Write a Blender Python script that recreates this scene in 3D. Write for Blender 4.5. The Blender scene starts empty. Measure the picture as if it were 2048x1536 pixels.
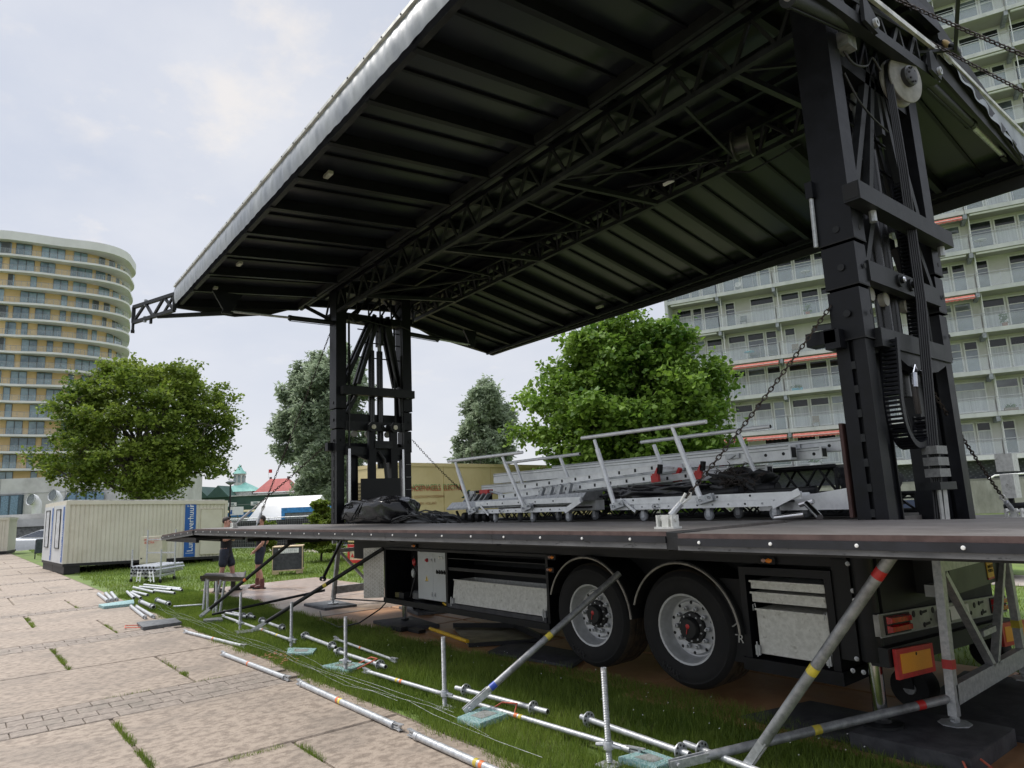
import bpy, bmesh, math, random
import numpy as np
from mathutils import Vector, Matrix
random.seed(7); rng = np.random.default_rng(7)
scene = bpy.context.scene
COL = scene.collection
R = math.radians

# ------------------------------------------------------------------ camera
CAM_Z = 1.85
cam_d = bpy.data.cameras.new('camera'); cam = bpy.data.objects.new('camera', cam_d); COL.objects.link(cam)
cam_d.sensor_width = 36; cam_d.lens = 36 * 1365 / 2048; cam_d.clip_start = .05; cam_d.clip_end = 3000
right = Vector((0.62914349, 0.776052, -0.04383801))
down = Vector((-0.15994777, 0.07406522, -0.98434296))
fwd = Vector((-0.76065444, 0.62630475, 0.17072543))
cam.matrix_world = Matrix(((right.x, -down.x, -fwd.x, 0), (right.y, -down.y, -fwd.y, 0), (right.z, -down.z, -fwd.z, CAM_Z), (0, 0, 0, 1)))
scene.camera = cam

# ------------------------------------------------------------------ daylight, cloudy
SUN_EL, SUN_AZ = R(52), R(205)          # direction towards the sun, azimuth from +X counter-clockwise
world = bpy.data.worlds.new('World'); scene.world = world; world.use_nodes = True
nt = world.node_tree; nt.nodes.clear()
def wn(t, **kw):
    n = nt.nodes.new(t)
    for k, v in kw.items(): setattr(n, k, v)
    return n
L = nt.links.new
out = wn('ShaderNodeOutputWorld')
sky = wn('ShaderNodeTexSky', sky_type='NISHITA', sun_disc=False)
sky.sun_elevation = SUN_EL; sky.sun_rotation = R(90) - SUN_AZ
bg_sky = wn('ShaderNodeBackground'); bg_sky.inputs[1].default_value = .1
L(sky.outputs[0], bg_sky.inputs[0])
tc = wn('ShaderNodeTexCoord'); sep = wn('ShaderNodeSeparateXYZ'); L(tc.outputs['Generated'], sep.inputs[0])
# cloud deck: project the direction on a plane overhead, layered noise
zc = wn('ShaderNodeMath', operation='MAXIMUM'); zc.inputs[1].default_value = 0; L(sep.outputs['Z'], zc.inputs[0])
za = wn('ShaderNodeMath', operation='ADD'); za.inputs[1].default_value = .22; L(zc.outputs[0], za.inputs[0])
dv = wn('ShaderNodeVectorMath', operation='DIVIDE'); cmb = wn('ShaderNodeCombineXYZ')
for i in range(3): L(za.outputs[0], cmb.inputs[i])
L(tc.outputs['Generated'], dv.inputs[0]); L(cmb.outputs[0], dv.inputs[1])
mp = wn('ShaderNodeMapping'); mp.inputs['Location'].default_value = (.35, 1.9, 0); L(dv.outputs[0], mp.inputs[0])
n1 = wn('ShaderNodeTexNoise'); n1.inputs['Scale'].default_value = 1.15; n1.inputs['Detail'].default_value = 9; n1.inputs['Roughness'].default_value = .55
n2 = wn('ShaderNodeTexNoise'); n2.inputs['Scale'].default_value = 3.2; n2.inputs['Detail'].default_value = 8; n2.inputs['Roughness'].default_value = .6
L(mp.outputs[0], n1.inputs[0]); L(mp.outputs[0], n2.inputs[0])
def ramp(src, stops):
    r = wn('ShaderNodeValToRGB'); L(src, r.inputs[0]); e = r.color_ramp.elements
    while len(e) > 1: e.remove(e[-1])
    e[0].position = stops[0][0]; e[0].color = (*stops[0][1], 1)
    for p, c in stops[1:]: x = e.new(p); x.color = (*c, 1)
    return r
base = ramp(n1.outputs[0], [(.3, (.255, .28, .335)), (.48, (.295, .312, .355)), (.60, (.335, .345, .375)), (.72, (.375, .378, .395))])
puff = ramp(n2.outputs[0], [(.55, (0, 0, 0)), (.66, (1, 1, 1))])
pm0 = ramp(n1.outputs[0], [(.47, (0, 0, 0)), (.56, (1, 1, 1))])
pmul = wn('ShaderNodeMath', operation='MULTIPLY'); L(puff.outputs[0], pmul.inputs[0]); L(pm0.outputs[0], pmul.inputs[1])
pml2 = wn('ShaderNodeMath', operation='MULTIPLY'); pml2.inputs[1].default_value = .55; L(pmul.outputs[0], pml2.inputs[0])
mixp = wn('ShaderNodeMixRGB'); L(pml2.outputs[0], mixp.inputs[0]); L(base.outputs[0], mixp.inputs[1]); mixp.inputs[2].default_value = (.46, .425, .385, 1)
# horizon milk
hz = ramp(sep.outputs['Z'], [(0, (1, 1, 1)), (.10, (.75, .75, .75)), (.40, (0, 0, 0))])
mixh = wn('ShaderNodeMixRGB'); L(hz.outputs[0], mixh.inputs[0]); L(mixp.outputs[0], mixh.inputs[1]); mixh.inputs[2].default_value = (.362, .364, .388, 1)
# overcast decks brighten towards the zenith (CIE overcast sky)
zen = wn('ShaderNodeMapRange'); zen.inputs['From Min'].default_value = .64; zen.inputs['From Max'].default_value = 1; zen.inputs['To Min'].default_value = 1; zen.inputs['To Max'].default_value = 4.2
L(sep.outputs['Z'], zen.inputs['Value'])
bg_cl = wn('ShaderNodeBackground'); L(mixh.outputs[0], bg_cl.inputs[0]); L(zen.outputs[0], bg_cl.inputs[1])
mixs = wn('ShaderNodeMixShader'); mixs.inputs[0].default_value = .93
L(bg_sky.outputs[0], mixs.inputs[1]); L(bg_cl.outputs[0], mixs.inputs[2]); L(mixs.outputs[0], out.inputs[0])

sd = bpy.data.lights.new('sun', 'SUN'); sun = bpy.data.objects.new('sun', sd); COL.objects.link(sun)
sd.energy = 1.5; sd.angle = R(14); sd.color = (1, .96, .9)
sv = Vector((math.cos(SUN_EL) * math.cos(SUN_AZ), math.cos(SUN_EL) * math.sin(SUN_AZ), math.sin(SUN_EL)))
sun.rotation_euler = sv.to_track_quat('Z', 'Y').to_euler(); sun.location = (0, -5, 60)
vs = scene.view_settings
scene.display_settings.display_device = 'sRGB'
vs.view_transform = 'Standard'; vs.look = 'None'; vs.exposure = 1.1; vs.gamma = 1; vs.use_curve_mapping = False

# ------------------------------------------------------------------ materials
MATS = {}
def M(name, c, rough=.55, metal=0, c2=None, var=.25, scale=6, detail=5, bump=0, bscale=40, stretch=(1, 1, 1), w=True, lo=.38, hi=.62, trans=0, alpha=1, spec=.5, dirt=None, dscale=1.5, dlo=.5, dhi=.75):
    if name in MATS: return MATS[name]
    m = bpy.data.materials.new(name); m.use_nodes = True; t = m.node_tree; b = t.nodes['Principled BSDF']; ln = t.links.new
    b.inputs['Roughness'].default_value = rough; b.inputs['Metallic'].default_value = metal
    b.inputs['Specular IOR Level'].default_value = spec
    if trans: b.inputs['Transmission Weight'].default_value = trans
    if alpha < 1: b.inputs['Alpha'].default_value = alpha
    if w: src = t.nodes.new('ShaderNodeNewGeometry').outputs['Position']
    else: src = t.nodes.new('ShaderNodeTexCoord').outputs['Object']
    mp = t.nodes.new('ShaderNodeMapping'); mp.inputs['Scale'].default_value = stretch; ln(src, mp.inputs[0])
    n = t.nodes.new('ShaderNodeTexNoise'); n.inputs['Scale'].default_value = scale; n.inputs['Detail'].default_value = detail; n.inputs['Roughness'].default_value = .62; ln(mp.outputs[0], n.inputs[0])
    r = t.nodes.new('ShaderNodeValToRGB'); e = r.color_ramp.elements; e[0].position = lo; e[1].position = hi
    if c2 is None: a = [x * (1 - var) for x in c]; d = [min(1, x * (1 + var)) for x in c]
    else: a, d = c, c2
    e[0].color = (*a, 1); e[1].color = (*d, 1); ln(n.outputs[0], r.inputs[0]); col = r.outputs[0]
    if dirt:
        n3 = t.nodes.new('ShaderNodeTexNoise'); n3.inputs['Scale'].default_value = dscale; n3.inputs['Detail'].default_value = 8; n3.inputs['Roughness'].default_value = .7; ln(mp.outputs[0], n3.inputs[0])
        r3 = t.nodes.new('ShaderNodeValToRGB'); r3.color_ramp.elements[0].position = dlo; r3.color_ramp.elements[1].position = dhi; ln(n3.outputs[0], r3.inputs[0])
        mx = t.nodes.new('ShaderNodeMixRGB'); ln(r3.outputs[0], mx.inputs[0]); ln(col, mx.inputs[1]); mx.inputs[2].default_value = (*dirt, 1); col = mx.outputs[0]
    ln(col, b.inputs['Base Color'])
    rr = t.nodes.new('ShaderNodeMapRange'); rr.inputs['To Min'].default_value = max(.02, rough - .1); rr.inputs['To Max'].default_value = min(1, rough + .1); ln(n.outputs[0], rr.inputs['Value']); ln(rr.outputs[0], b.inputs['Roughness'])
    if bump:
        nb = t.nodes.new('ShaderNodeTexNoise'); nb.inputs['Scale'].default_value = bscale; nb.inputs['Detail'].default_value = 6; ln(mp.outputs[0], nb.inputs[0])
        bp = t.nodes.new('ShaderNodeBump'); bp.inputs['Strength'].default_value = bump; bp.inputs['Distance'].default_value = .01; ln(nb.outputs[0], bp.inputs['Height']); ln(bp.outputs[0], b.inputs['Normal'])
    MATS[name] = m; return m
def leafmat(name, a, d, scale=.35, tl=.35):
    m = bpy.data.materials.new(name); m.use_nodes = True; t = m.node_tree; b = t.nodes['Principled BSDF']; ln = t.links.new
    g = t.nodes.new('ShaderNodeNewGeometry'); n = t.nodes.new('ShaderNodeTexNoise'); n.inputs['Scale'].default_value = scale; n.inputs['Detail'].default_value = 6; ln(g.outputs['Position'], n.inputs[0])
    ad = t.nodes.new('ShaderNodeMath'); ad.operation = 'MULTIPLY_ADD'; ad.inputs[1].default_value = .45; ln(g.outputs['Random Per Island'], ad.inputs[0]); ln(n.outputs[0], ad.inputs[2])
    r = t.nodes.new('ShaderNodeValToRGB'); e = r.color_ramp.elements; e[0].position = .4; e[1].position = 1.0; e[0].color = (*a, 1); e[1].color = (*d, 1); ln(ad.outputs[0], r.inputs[0])
    ln(r.outputs[0], b.inputs['Base Color']); b.inputs['Roughness'].default_value = .55; b.inputs['Specular IOR Level'].default_value = .35
    tr = t.nodes.new('ShaderNodeBsdfTranslucent'); ln(r.outputs[0], tr.inputs[0]); mx = t.nodes.new('ShaderNodeMixShader'); mx.inputs[0].default_value = tl
    o = t.nodes['Material Output']; ln(b.outputs[0], mx.inputs[1]); ln(tr.outputs[0], mx.inputs[2]); ln(mx.outputs[0], o.inputs[0])
    MATS[name] = m; return m
def glassmat(name, c=(.75, .85, .85), alpha=.25, rough=.03):
    m = bpy.data.materials.new(name); m.use_nodes = True; b = m.node_tree.nodes['Principled BSDF']
    b.inputs['Base Color'].default_value = (*c, 1); b.inputs['Roughness'].default_value = rough; b.inputs['Alpha'].default_value = alpha; b.inputs['Specular IOR Level'].default_value = .8
    MATS[name] = m; return m

BLK = M('black steel paint', (.0042, .0046, .0068), .45, spec=.28, var=.35, scale=9, bump=.08, bscale=60, dirt=(.016, .017, .019), dscale=2.5, dlo=.58, dhi=.85)
BLK2 = M('black steel worn grey', (.011, .012, .0135), .5, spec=.35, var=.3, scale=7, bump=.1, bscale=70, dirt=(.045, .045, .045), dscale=3, dlo=.55, dhi=.8)
BLKM = M('matt black lattice', (.0065, .007, .008), .6, var=.3)
ROOFP = M('dark roof board', (.0085, .0105, .0145), .34, var=.22, scale=1.2, bump=.03, bscale=12, dirt=(.011, .012, .011), dscale=.8)
GALV = M('galvanised steel', (.36, .38, .40), .45, .45, c2=(.56, .57, .58), scale=26, bump=.1, bscale=80, lo=.35, hi=.65, dirt=(.27, .27, .27), dscale=7, dlo=.55, dhi=.8)
GALVD = M('weathered galvanised steel', (.23, .24, .25), .5, .45, c2=(.36, .37, .38), scale=16, bump=.1, bscale=80, dirt=(.13, .13, .13), dscale=5)
ALU = M('mill aluminium', (.66, .67, .68), .4, .25, c2=(.80, .81, .82), scale=10, dirt=(.45, .45, .45), dscale=5, dlo=.55, dhi=.85)
CHROME = M('bright steel rod', (.55, .55, .56), .15, 1, var=.1)
RUB = M('tyre rubber', (.006, .006, .007), .8, var=.3, scale=20, dirt=(.014, .013, .012), dscale=4)
RUBM = M('muddy tread rubber', (.022, .017, .012), .85, c2=(.07, .048, .028), scale=9)
RIM = M('silver wheel paint', (.46, .47, .48), .4, .25, var=.12, scale=12, dirt=(.2, .18, .16), dscale=6, dlo=.55, dhi=.8)
WHT = M('white paint', (.78, .78, .76), .4, var=.05)
DARK = M('dark recess', (.006, .006, .007), .7, var=.2)
CABW = M('grey cabinet paint', (.50, .53, .54), .4, var=.05, scale=3)
LOCK = M('scuffed white locker aluminium', (.68, .68, .64), .5, c2=(.54, .54, .50), scale=24, detail=9, dirt=(.25, .24, .20), dscale=18, dlo=.58, dhi=.72)
TREAD = M('aluminium tread plate', (.40, .39, .37), .38, .75, c2=(.55, .54, .52), scale=12)
DECK = M('worn brown deck board', (.105, .094, .087), .55, c2=(.17, .155, .144), scale=2.2, detail=9, stretch=(1, 3, 1), bump=.12, bscale=90, dirt=(.09, .075, .068), dscale=2.5, dlo=.55, dhi=.75)
DECKE = M('red brown deck edge', (.055, .03, .027), .6, c2=(.10, .062, .055), scale=8)
FASC = M('worn grey fascia', (.07, .072, .076), .5, c2=(.125, .127, .13), scale=4, detail=9, stretch=(1, 1, 3), dirt=(.018, .018, .02), dscale=14, dlo=.58, dhi=.66)
FASCB = M('black fascia band', (.010, .011, .016), .45, var=.3)
TARP = M('silver grey tarpaulin', (.22, .24, .275), .42, c2=(.33, .35, .38), scale=3, stretch=(1, 1, .5), bump=.5, bscale=7)
RED = M('red paint', (.52, .03, .03), .4, var=.15)
REDL = M('red lamp lens', (.42, .008, .014), .12, var=.3, scale=30)
ORA = M('orange reflector', (.85, .33, .02), .35, c2=(.9, .42, .04), scale=60, detail=2, stretch=(1, 1, 3))
ORL = M('amber lamp', (.75, .22, .02), .2, var=.2)
YEL = M('yellow tape', (.62, .50, .06), .45, var=.25)
YELB = M('yellow bar paint', (.72, .44, .02), .45, var=.12)
ORT = M('orange tape', (.65, .17, .05), .45, var=.1)
BLU = M('blue tape', (.03, .08, .45), .4, var=.2)
CREAM = M('cream cabin steel', (.58, .545, .455), .42, c2=(.64, .605, .51), scale=1.5, dirt=(.50, .45, .34), dscale=1.2, dlo=.55, dhi=.9)
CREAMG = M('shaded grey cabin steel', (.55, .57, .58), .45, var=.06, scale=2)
CBLUE = M('cabin label blue', (.015, .10, .36), .45, var=.08)
SILL = M('black cabin sill', (.012, .012, .013), .6)
YTR = M('yellow trailer paint', (.55, .445, .235), .45, c2=(.62, .51, .28), scale=.8, dirt=(.48, .36, .15), dscale=.9, dlo=.55, dhi=.9)
PINE = M('plywood crate edge', (.55, .42, .27), .6, var=.15)
TEAL = M('teal speckled pad', (.10, .24, .24), .7, c2=(.34, .45, .44), scale=60, detail=3, bump=.2, bscale=80)
PADG = M('grey rubber pad', (.075, .08, .085), .7, c2=(.13, .135, .14), scale=14, bump=.15, bscale=60)
PADB = M('black rubber mat', (.03, .03, .036), .7, c2=(.065, .065, .072), scale=8, detail=8, bump=.2, bscale=40, dirt=(.09, .07, .05), dscale=3, dlo=.6, dhi=.85)
ROPE = M('red rope', (.55, .13, .08), .7, var=.3)
PATHM = M('mottled washed concrete', (.21, .166, .128), .75, c2=(.345, .28, .22), scale=11, detail=7, stretch=(1.25, .9, 1), bump=.5, bscale=45, lo=.40, hi=.56, dirt=(.16, .135, .11), dscale=.7, dlo=.48, dhi=.8)
SETT = M('grey paving sett', (.20, .165, .135), .8, c2=(.31, .26, .215), scale=14, detail=8, bump=.5, bscale=50, dirt=(.17, .15, .12), dscale=2)
ORAP = M('orange clay wet slab', (.36, .17, .075), .5, c2=(.50, .275, .135), scale=2.2, detail=8, bump=.2, bscale=30, dirt=(.34, .24, .17), dscale=.5, dlo=.54, dhi=.75)
PINKP = M('wet pinkish grey slab', (.30, .235, .20), .32, c2=(.42, .34, .29), scale=5, detail=8, bump=.25, bscale=40, dirt=(.36, .22, .13), dscale=.7)
CONC = M('pale concrete', (.46, .45, .43), .8, c2=(.56, .55, .53), scale=.5, dirt=(.36, .35, .33), dscale=.3)
CONCS = M('stained concrete wall', (.26, .25, .22), .85, c2=(.37, .36, .33), scale=.8, stretch=(1, 1, .4), dirt=(.12, .12, .10), dscale=.7, dlo=.48, dhi=.75)
STONE = M('dark stone wall', (.10, .10, .095), .85, c2=(.22, .22, .21), scale=3, dirt=(.3, .3, .29), dscale=6, dlo=.6, dhi=.75)
SKIN = M('skin', (.48, .26, .19), .5, var=.1, w=False)
CLOTH = M('black work cloth', (.012, .013, .016), .85, var=.3, scale=14, w=False)
NAVY = M('navy shorts cloth', (.02, .025, .04), .85, var=.3, scale=12, w=False)
BOOT = M('dark work boot', (.03, .026, .024), .6, var=.3, w=False)
BOOTR = M('brown red boot', (.14, .05, .045), .6, var=.3, w=False)
HAIR = M('dark brown hair', (.02, .013, .010), .7, var=.3, w=False)
BAGB = M('shiny black sheet', (.012, .012, .014), .22, var=.3, bump=.25, bscale=9)
CABLE = M('black cable sheath', (.014, .014, .015), .45, var=.2)
CABLEG = M('grey cable sheath', (.10, .105, .11), .45, var=.2)

# ------------------------------------------------------------------ mesh helpers
class MB:
    def __init__(s): s.v = []; s.f = []; s.sm = []
    def add(s, vs, fs, smooth=False):
        o = len(s.v); s.v += [tuple(x) for x in vs]; s.f += [tuple(i + o for i in f) for f in fs]; s.sm += [smooth] * len(fs); return s
    def box(s, x0, x1, y0, y1, z0, z1):
        v = [(x0, y0, z0), (x1, y0, z0), (x1, y1, z0), (x0, y1, z0), (x0, y0, z1), (x1, y0, z1), (x1, y1, z1), (x0, y1, z1)]
        return s.add(v, [(3, 2, 1, 0), (4, 5, 6, 7), (0, 1, 5, 4), (1, 2, 6, 5), (2, 3, 7, 6), (3, 0, 4, 7)])
    def hexa(s, v): return s.add(v, [(3, 2, 1, 0), (4, 5, 6, 7), (0, 1, 5, 4), (1, 2, 6, 5), (2, 3, 7, 6), (3, 0, 4, 7)])
    def bar(s, a, b, w, h, up=(0, 0, 1)):        # rectangular section between two points; w sideways, h along up
        a = Vector(a); b = Vector(b); d = (b - a).normalized(); u = Vector(up)
        if abs(d.dot(u)) > .98: u = Vector((0, 1, 0))
        sd = d.cross(u).normalized() * (w / 2); uu = sd.cross(d).normalized() * (h / 2)
        v = [a - sd - uu, a + sd - uu, a + sd + uu, a - sd + uu, b - sd - uu, b + sd - uu, b + sd + uu, b - sd + uu]
        return s.add(v, [(0, 1, 2, 3), (7, 6, 5, 4), (4, 5, 1, 0), (5, 6, 2, 1), (6, 7, 3, 2), (7, 4, 0, 3)])
    def tube(s, pts, r, n=10, cap=True, smooth=True):
        pts = [Vector(p) for p in pts]; rs = r if isinstance(r, (list, tuple)) else [r] * len(pts); rings = []
        prev = None
        for i, p in enumerate(pts):
            d = (pts[min(i + 1, len(pts) - 1)] - pts[max(i - 1, 0)]).normalized()
            u = prev if prev is not None else (Vector((0, 0, 1)) if abs(d.z) < .95 else Vector((1, 0, 0)))
            u = (u - d * u.dot(d)); u = u.normalized() if u.length > 1e-6 else d.orthogonal().normalized(); prev = u; w = d.cross(u)
            rings.append([p + (u * math.cos(2 * math.pi * k / n) + w * math.sin(2 * math.pi * k / n)) * rs[i] for k in range(n)])
        o = len(s.v)
        for rg in rings: s.v += [tuple(x) for x in rg]
        for i in range(len(pts) - 1):
            for k in range(n):
                s.f.append((o + i * n + k, o + i * n + (k + 1) % n, o + (i + 1) * n + (k + 1) % n, o + (i + 1) * n + k)); s.sm.append(smooth)
        if cap:
            s.f.append(tuple(o + k for k in reversed(range(n)))); s.sm.append(False)
            s.f.append(tuple(o + (len(pts) - 1) * n + k for k in range(n))); s.sm.append(False)
        return s
    def lathe(s, prof, c, axis, n=24, smooth=True, close=False):    # prof: (radius, distance along axis)
        c = Vector(c); ax = Vector(axis).normalized(); u = ax.orthogonal().normalized(); w = ax.cross(u); o = len(s.v)
        for r, h in prof:
            for k in range(n):
                t = 2 * math.pi * k / n; s.v.append(tuple(c + ax * h + (u * math.cos(t) + w * math.sin(t)) * r))
        m = len(prof)
        for i in range(m - 1 + (1 if close else 0)):
            j = (i + 1) % m
            for k in range(n):
                s.f.append((o + i * n + k, o + i * n + (k + 1) % n, o + j * n + (k + 1) % n, o + j * n + k)); s.sm.append(smooth)
        return s
    def prism(s, poly, d):       # polygon (3d points) extruded by vector d
        n = len(poly); d = Vector(d); p = [Vector(x) for x in poly]; v = p + [x + d for x in p]
        return s.add(v, [tuple(range(n))[::-1], tuple(range(n, 2 * n))] + [(i, (i + 1) % n, n + (i + 1) % n, n + i) for i in range(n)])
    def ico(s, c, r, sub=1, sc=(1, 1, 1)):
        bm = bmesh.new(); bmesh.ops.create_icosphere(bm, subdivisions=sub, radius=1)
        v = [(c[0] + x.co.x * r * sc[0], c[1] + x.co.y * r * sc[1], c[2] + x.co.z * r * sc[2]) for x in bm.verts]
        s.add(v, [tuple(q.index for q in f.verts) for f in bm.faces], True); bm.free(); return s
    def mesh(s, name, mat, off=(0, 0, 0), fix=True):
        me = bpy.data.meshes.new(name); ox, oy, oz = off
        me.from_pydata([(x - ox, y - oy, z - oz) for x, y, z in s.v], [], s.f)
        me.polygons.foreach_set('use_smooth', s.sm)
        if fix:
            bm = bmesh.new(); bm.from_mesh(me); bmesh.ops.recalc_face_normals(bm, faces=bm.faces); bm.to_mesh(me); bm.free()
        me.materials.append(mat); me.set_sharp_from_angle(angle=R(42)); me.update(); return me
    def build(s, name, mat, parent=None, label=None, kind=None, fix=True, origin=None):
        off = origin or (0, 0, 0)
        if parent is not None: off = wloc(parent)
        o = bpy.data.objects.new(name, s.mesh(name, mat, off, fix)); COL.objects.link(o)
        if parent is not None: o.parent = parent
        elif origin: o.location = origin
        if label: o['label'] = label
        if kind: o['kind'] = kind
        return o
def wloc(o):
    v = Vector((0, 0, 0))
    while o is not None: v = v + o.location; o = o.parent
    return tuple(v)
def tag(o, label, cat, group=None):
    o['label'] = label; o['category'] = cat
    if group: o['group'] = group
    return o
def thing(name, label, cat, loc, group=None, rz=0):
    o = bpy.data.objects.new(name, None); o.empty_display_size = .2; COL.objects.link(o); o.location = loc; o.rotation_euler = (0, 0, rz)
    return tag(o, label, cat, group)
def dup(root, loc=None, rz=None, label=None, group=None):
    r = root.copy(); COL.objects.link(r)
    if loc is not None: r.location = loc
    if rz is not None: r.rotation_euler = (0, 0, rz)
    if label: r['label'] = label
    if group: r['group'] = group
    def rec(a, b):
        for ch in list(a.children):
            c = ch.copy(); COL.objects.link(c); c.parent = b; rec(ch, c)
    rec(root, r); return r
def share(src, parent, loc, rz=0, name=None):      # another piece with the same mesh
    o = bpy.data.objects.new(name or src.name.split('.')[0], src.data); COL.objects.link(o); o.parent = parent; o.location = loc; o.rotation_euler = (0, 0, rz); return o
def npmesh(name, v, quads, mat, mats=None, mi=None, smooth=False):
    v = np.asarray(v, np.float32); q = np.asarray(quads, np.int32); k = q.shape[1]
    me = bpy.data.meshes.new(name); me.vertices.add(len(v)); me.vertices.foreach_set('co', v.ravel())
    me.loops.add(q.size); me.loops.foreach_set('vertex_index', q.ravel()); me.polygons.add(len(q))
    me.polygons.foreach_set('loop_start', np.arange(0, q.size, k, dtype=np.int32))
    me.polygons.foreach_set('use_smooth', np.full(len(q), smooth)); me.materials.append(mat); me.update(calc_edges=True); return me
def npobj(name, v, q, mat, parent=None, kind=None):
    v = np.asarray(v, np.float32)
    if parent is not None: v = v - np.array(wloc(parent), np.float32)
    o = bpy.data.objects.new(name, npmesh(name, v, q, mat)); COL.objects.link(o)
    if parent is not None: o.parent = parent
    if kind: o['kind'] = kind
    return o
FONT = None
def text(name, s, mat, origin, xdir, ydir, size, parent=None, depth=.004, sx=1.0, align='LEFT', off=0):
    cu = bpy.data.curves.new(name, 'FONT'); cu.body = s; cu.size = size; cu.extrude = depth; cu.align_x = align; cu.offset = off
    to = bpy.data.objects.new('tmp', cu); COL.objects.link(to); dg = bpy.context.evaluated_depsgraph_get(); dg.update()
    me = bpy.data.meshes.new_from_object(to.evaluated_get(dg)); bpy.data.objects.remove(to); bpy.data.curves.remove(cu)
    x = Vector(xdir).normalized(); y = Vector(ydir).normalized(); z = x.cross(y); p = wloc(parent) if parent else (0, 0, 0)
    mt = Matrix(((x.x * sx, y.x, z.x, origin[0] - p[0]), (x.y * sx, y.y, z.y, origin[1] - p[1]), (x.z * sx, y.z, z.z, origin[2] - p[2]), (0, 0, 0, 1)))
    me.transform(mt); me.materials.clear(); me.materials.append(mat); me.name = name
    o = bpy.data.objects.new(name, me); COL.objects.link(o)
    if parent is not None: o.parent = parent
    return o
def smooth(pts, n=5):
    P = [Vector(p) for p in pts]; out = []
    for i in range(len(P) - 1):
        p0, p1, p2, p3 = P[max(i - 1, 0)], P[i], P[i + 1], P[min(i + 2, len(P) - 1)]
        for k in range(n): t = k / n; out.append(.5 * ((2 * p1) + (-p0 + p2) * t + (2 * p0 - 5 * p1 + 4 * p2 - p3) * t * t + (-p0 + 3 * p1 - 3 * p2 + p3) * t ** 3))
    return out + [P[-1]]
def lerp(a, b, t): return tuple(a[i] + (b[i] - a[i]) * t for i in range(len(a)))
# ------------------------------------------------------------------ ground, water, far bank
GR_UNDER = M('soil under grass', (.075, .12, .022), .9, c2=(.14, .20, .04), scale=1.4, detail=8, dirt=(.10, .105, .04), dscale=.6)
m = MB(); m.add([(-62, -700, -.03), (900, -700, -.03), (900, 900, -.03), (-62, 900, -.03)], [(0, 1, 2, 3)])
m.add([(-400, 15, -.03), (-62, 15, -.03), (-62, 900, -.03), (-400, 900, -.03)], [(0, 1, 2, 3)])
m.build('ground', GR_UNDER, kind='structure', fix=False)
m = MB(); m.box(-62.2, -62, -200, 15, -1.6, -.03); m.build('quay_edge', CONCS, kind='structure')
WATER = M('harbour water', (.03, .04, .04), .08, var=.2, bump=.3, bscale=1.5)
m = MB(); m.add([(-400, -700, -1.1), (-62, -700, -1.1), (-62, 15, -1.1), (-400, 15, -1.1)], [(0, 1, 2, 3)]); m.build('water', WATER, kind='structure', fix=False)
m = MB(); m.box(-430, -96, -120, 14.8, -1.3, 1.5); m.build('far_bank', GR_UNDER, kind='structure')

# ------------------------------------------------------------------ concrete path: slabs, setts and grassy joints
JOINT = M('joint sand', (.12, .10, .07), .95, c2=(.20, .16, .12), scale=20)
m = MB(); m.add([(-60, -9.5, -.022), (9, -9.5, -.022), (9, 3.36, -.022), (-60, 3.36, -.022)], [(0, 1, 2, 3)])
path = m.build('path', JOINT, kind='structure', fix=False, origin=(0, 0, 0))
def slab_mesh(name, lx, ly, mat, t=.03, bv=.012):
    m = MB(); x, y = lx / 2, ly / 2
    v = [(-x, -y, -t), (x, -y, -t), (x, y, -t), (-x, y, -t), (-x, -y, -bv), (x, -y, -bv), (x, y, -bv), (-x, y, -bv), (-x + bv, -y + bv, 0), (x - bv, -y + bv, 0), (x - bv, y - bv, 0), (-x + bv, y - bv, 0)]
    m.add(v, [(8, 9, 10, 11)] + [(a, (a + 1) % 4, 4 + (a + 1) % 4, 4 + a) for a in range(4)] + [(4 + a, 4 + (a + 1) % 4, 8 + (a + 1) % 4, 8 + a) for a in range(4)])
    return m.mesh(name, mat)
def place(name, me, parent, loc, rz=0):
    o = bpy.data.objects.new(name, me); COL.objects.link(o); o.parent = parent; o.location = loc; o.rotation_euler = (0, 0, rz); return o
bands = [(-3.46, .84), (-8.27, .86), (-13.1, .64), (-17.85, .5), (-22.6, .5)] + [(-22.6 - 4.8 * k, .5) for k in range(1, 8)]
SL = {}
for bi, (bc, bw) in enumerate(bands):
    nx = bands[bi + 1] if bi + 1 < len(bands) else (bc - 4.8, .5)
    x1 = bc - bw / 2; x0 = nx[0] + nx[1] / 2; xm = (x0 + x1) / 2
    for c, (a, b) in enumerate(((xm, x1), (x0, xm))):
        for k in range(-2, 3):
            y0 = (2.33 if c == 0 else 1.34) + 2 * (k - 1)
            ya, yb = y0, min(y0 + 2, 3.32)
            if yb - ya < .2: continue
            key = (round(b - a, 2), round(yb - ya, 2))
            if key not in SL: SL[key] = slab_mesh('concrete_slab', key[0] - .02, key[1] - .03, PATHM)
            place('concrete_slab', SL[key], path, ((a + b) / 2, (ya + yb) / 2, rng.uniform(-.004, .003)))
for k in range(-2, 3):       # slabs right of the first band
    for c, (a, b) in enumerate(((-3.04, -.9), (-.9, 1.2), (1.2, 3.3))):
        y0 = (1.34 if c % 2 else 2.33) + 2 * (k - 1); yb = min(y0 + 2, 3.32)
        if yb - y0 < .2: continue
        key = (round(b - a, 2), round(yb - y0, 2))
        if key not in SL: SL[key] = slab_mesh('concrete_slab', key[0] - .02, key[1] - .03, PATHM)
        place('concrete_slab', SL[key], path, ((a + b) / 2, (y0 + yb) / 2, 0))
sm = slab_mesh('sett', .204, .278, SETT, bv=.007); far = MB()
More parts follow.
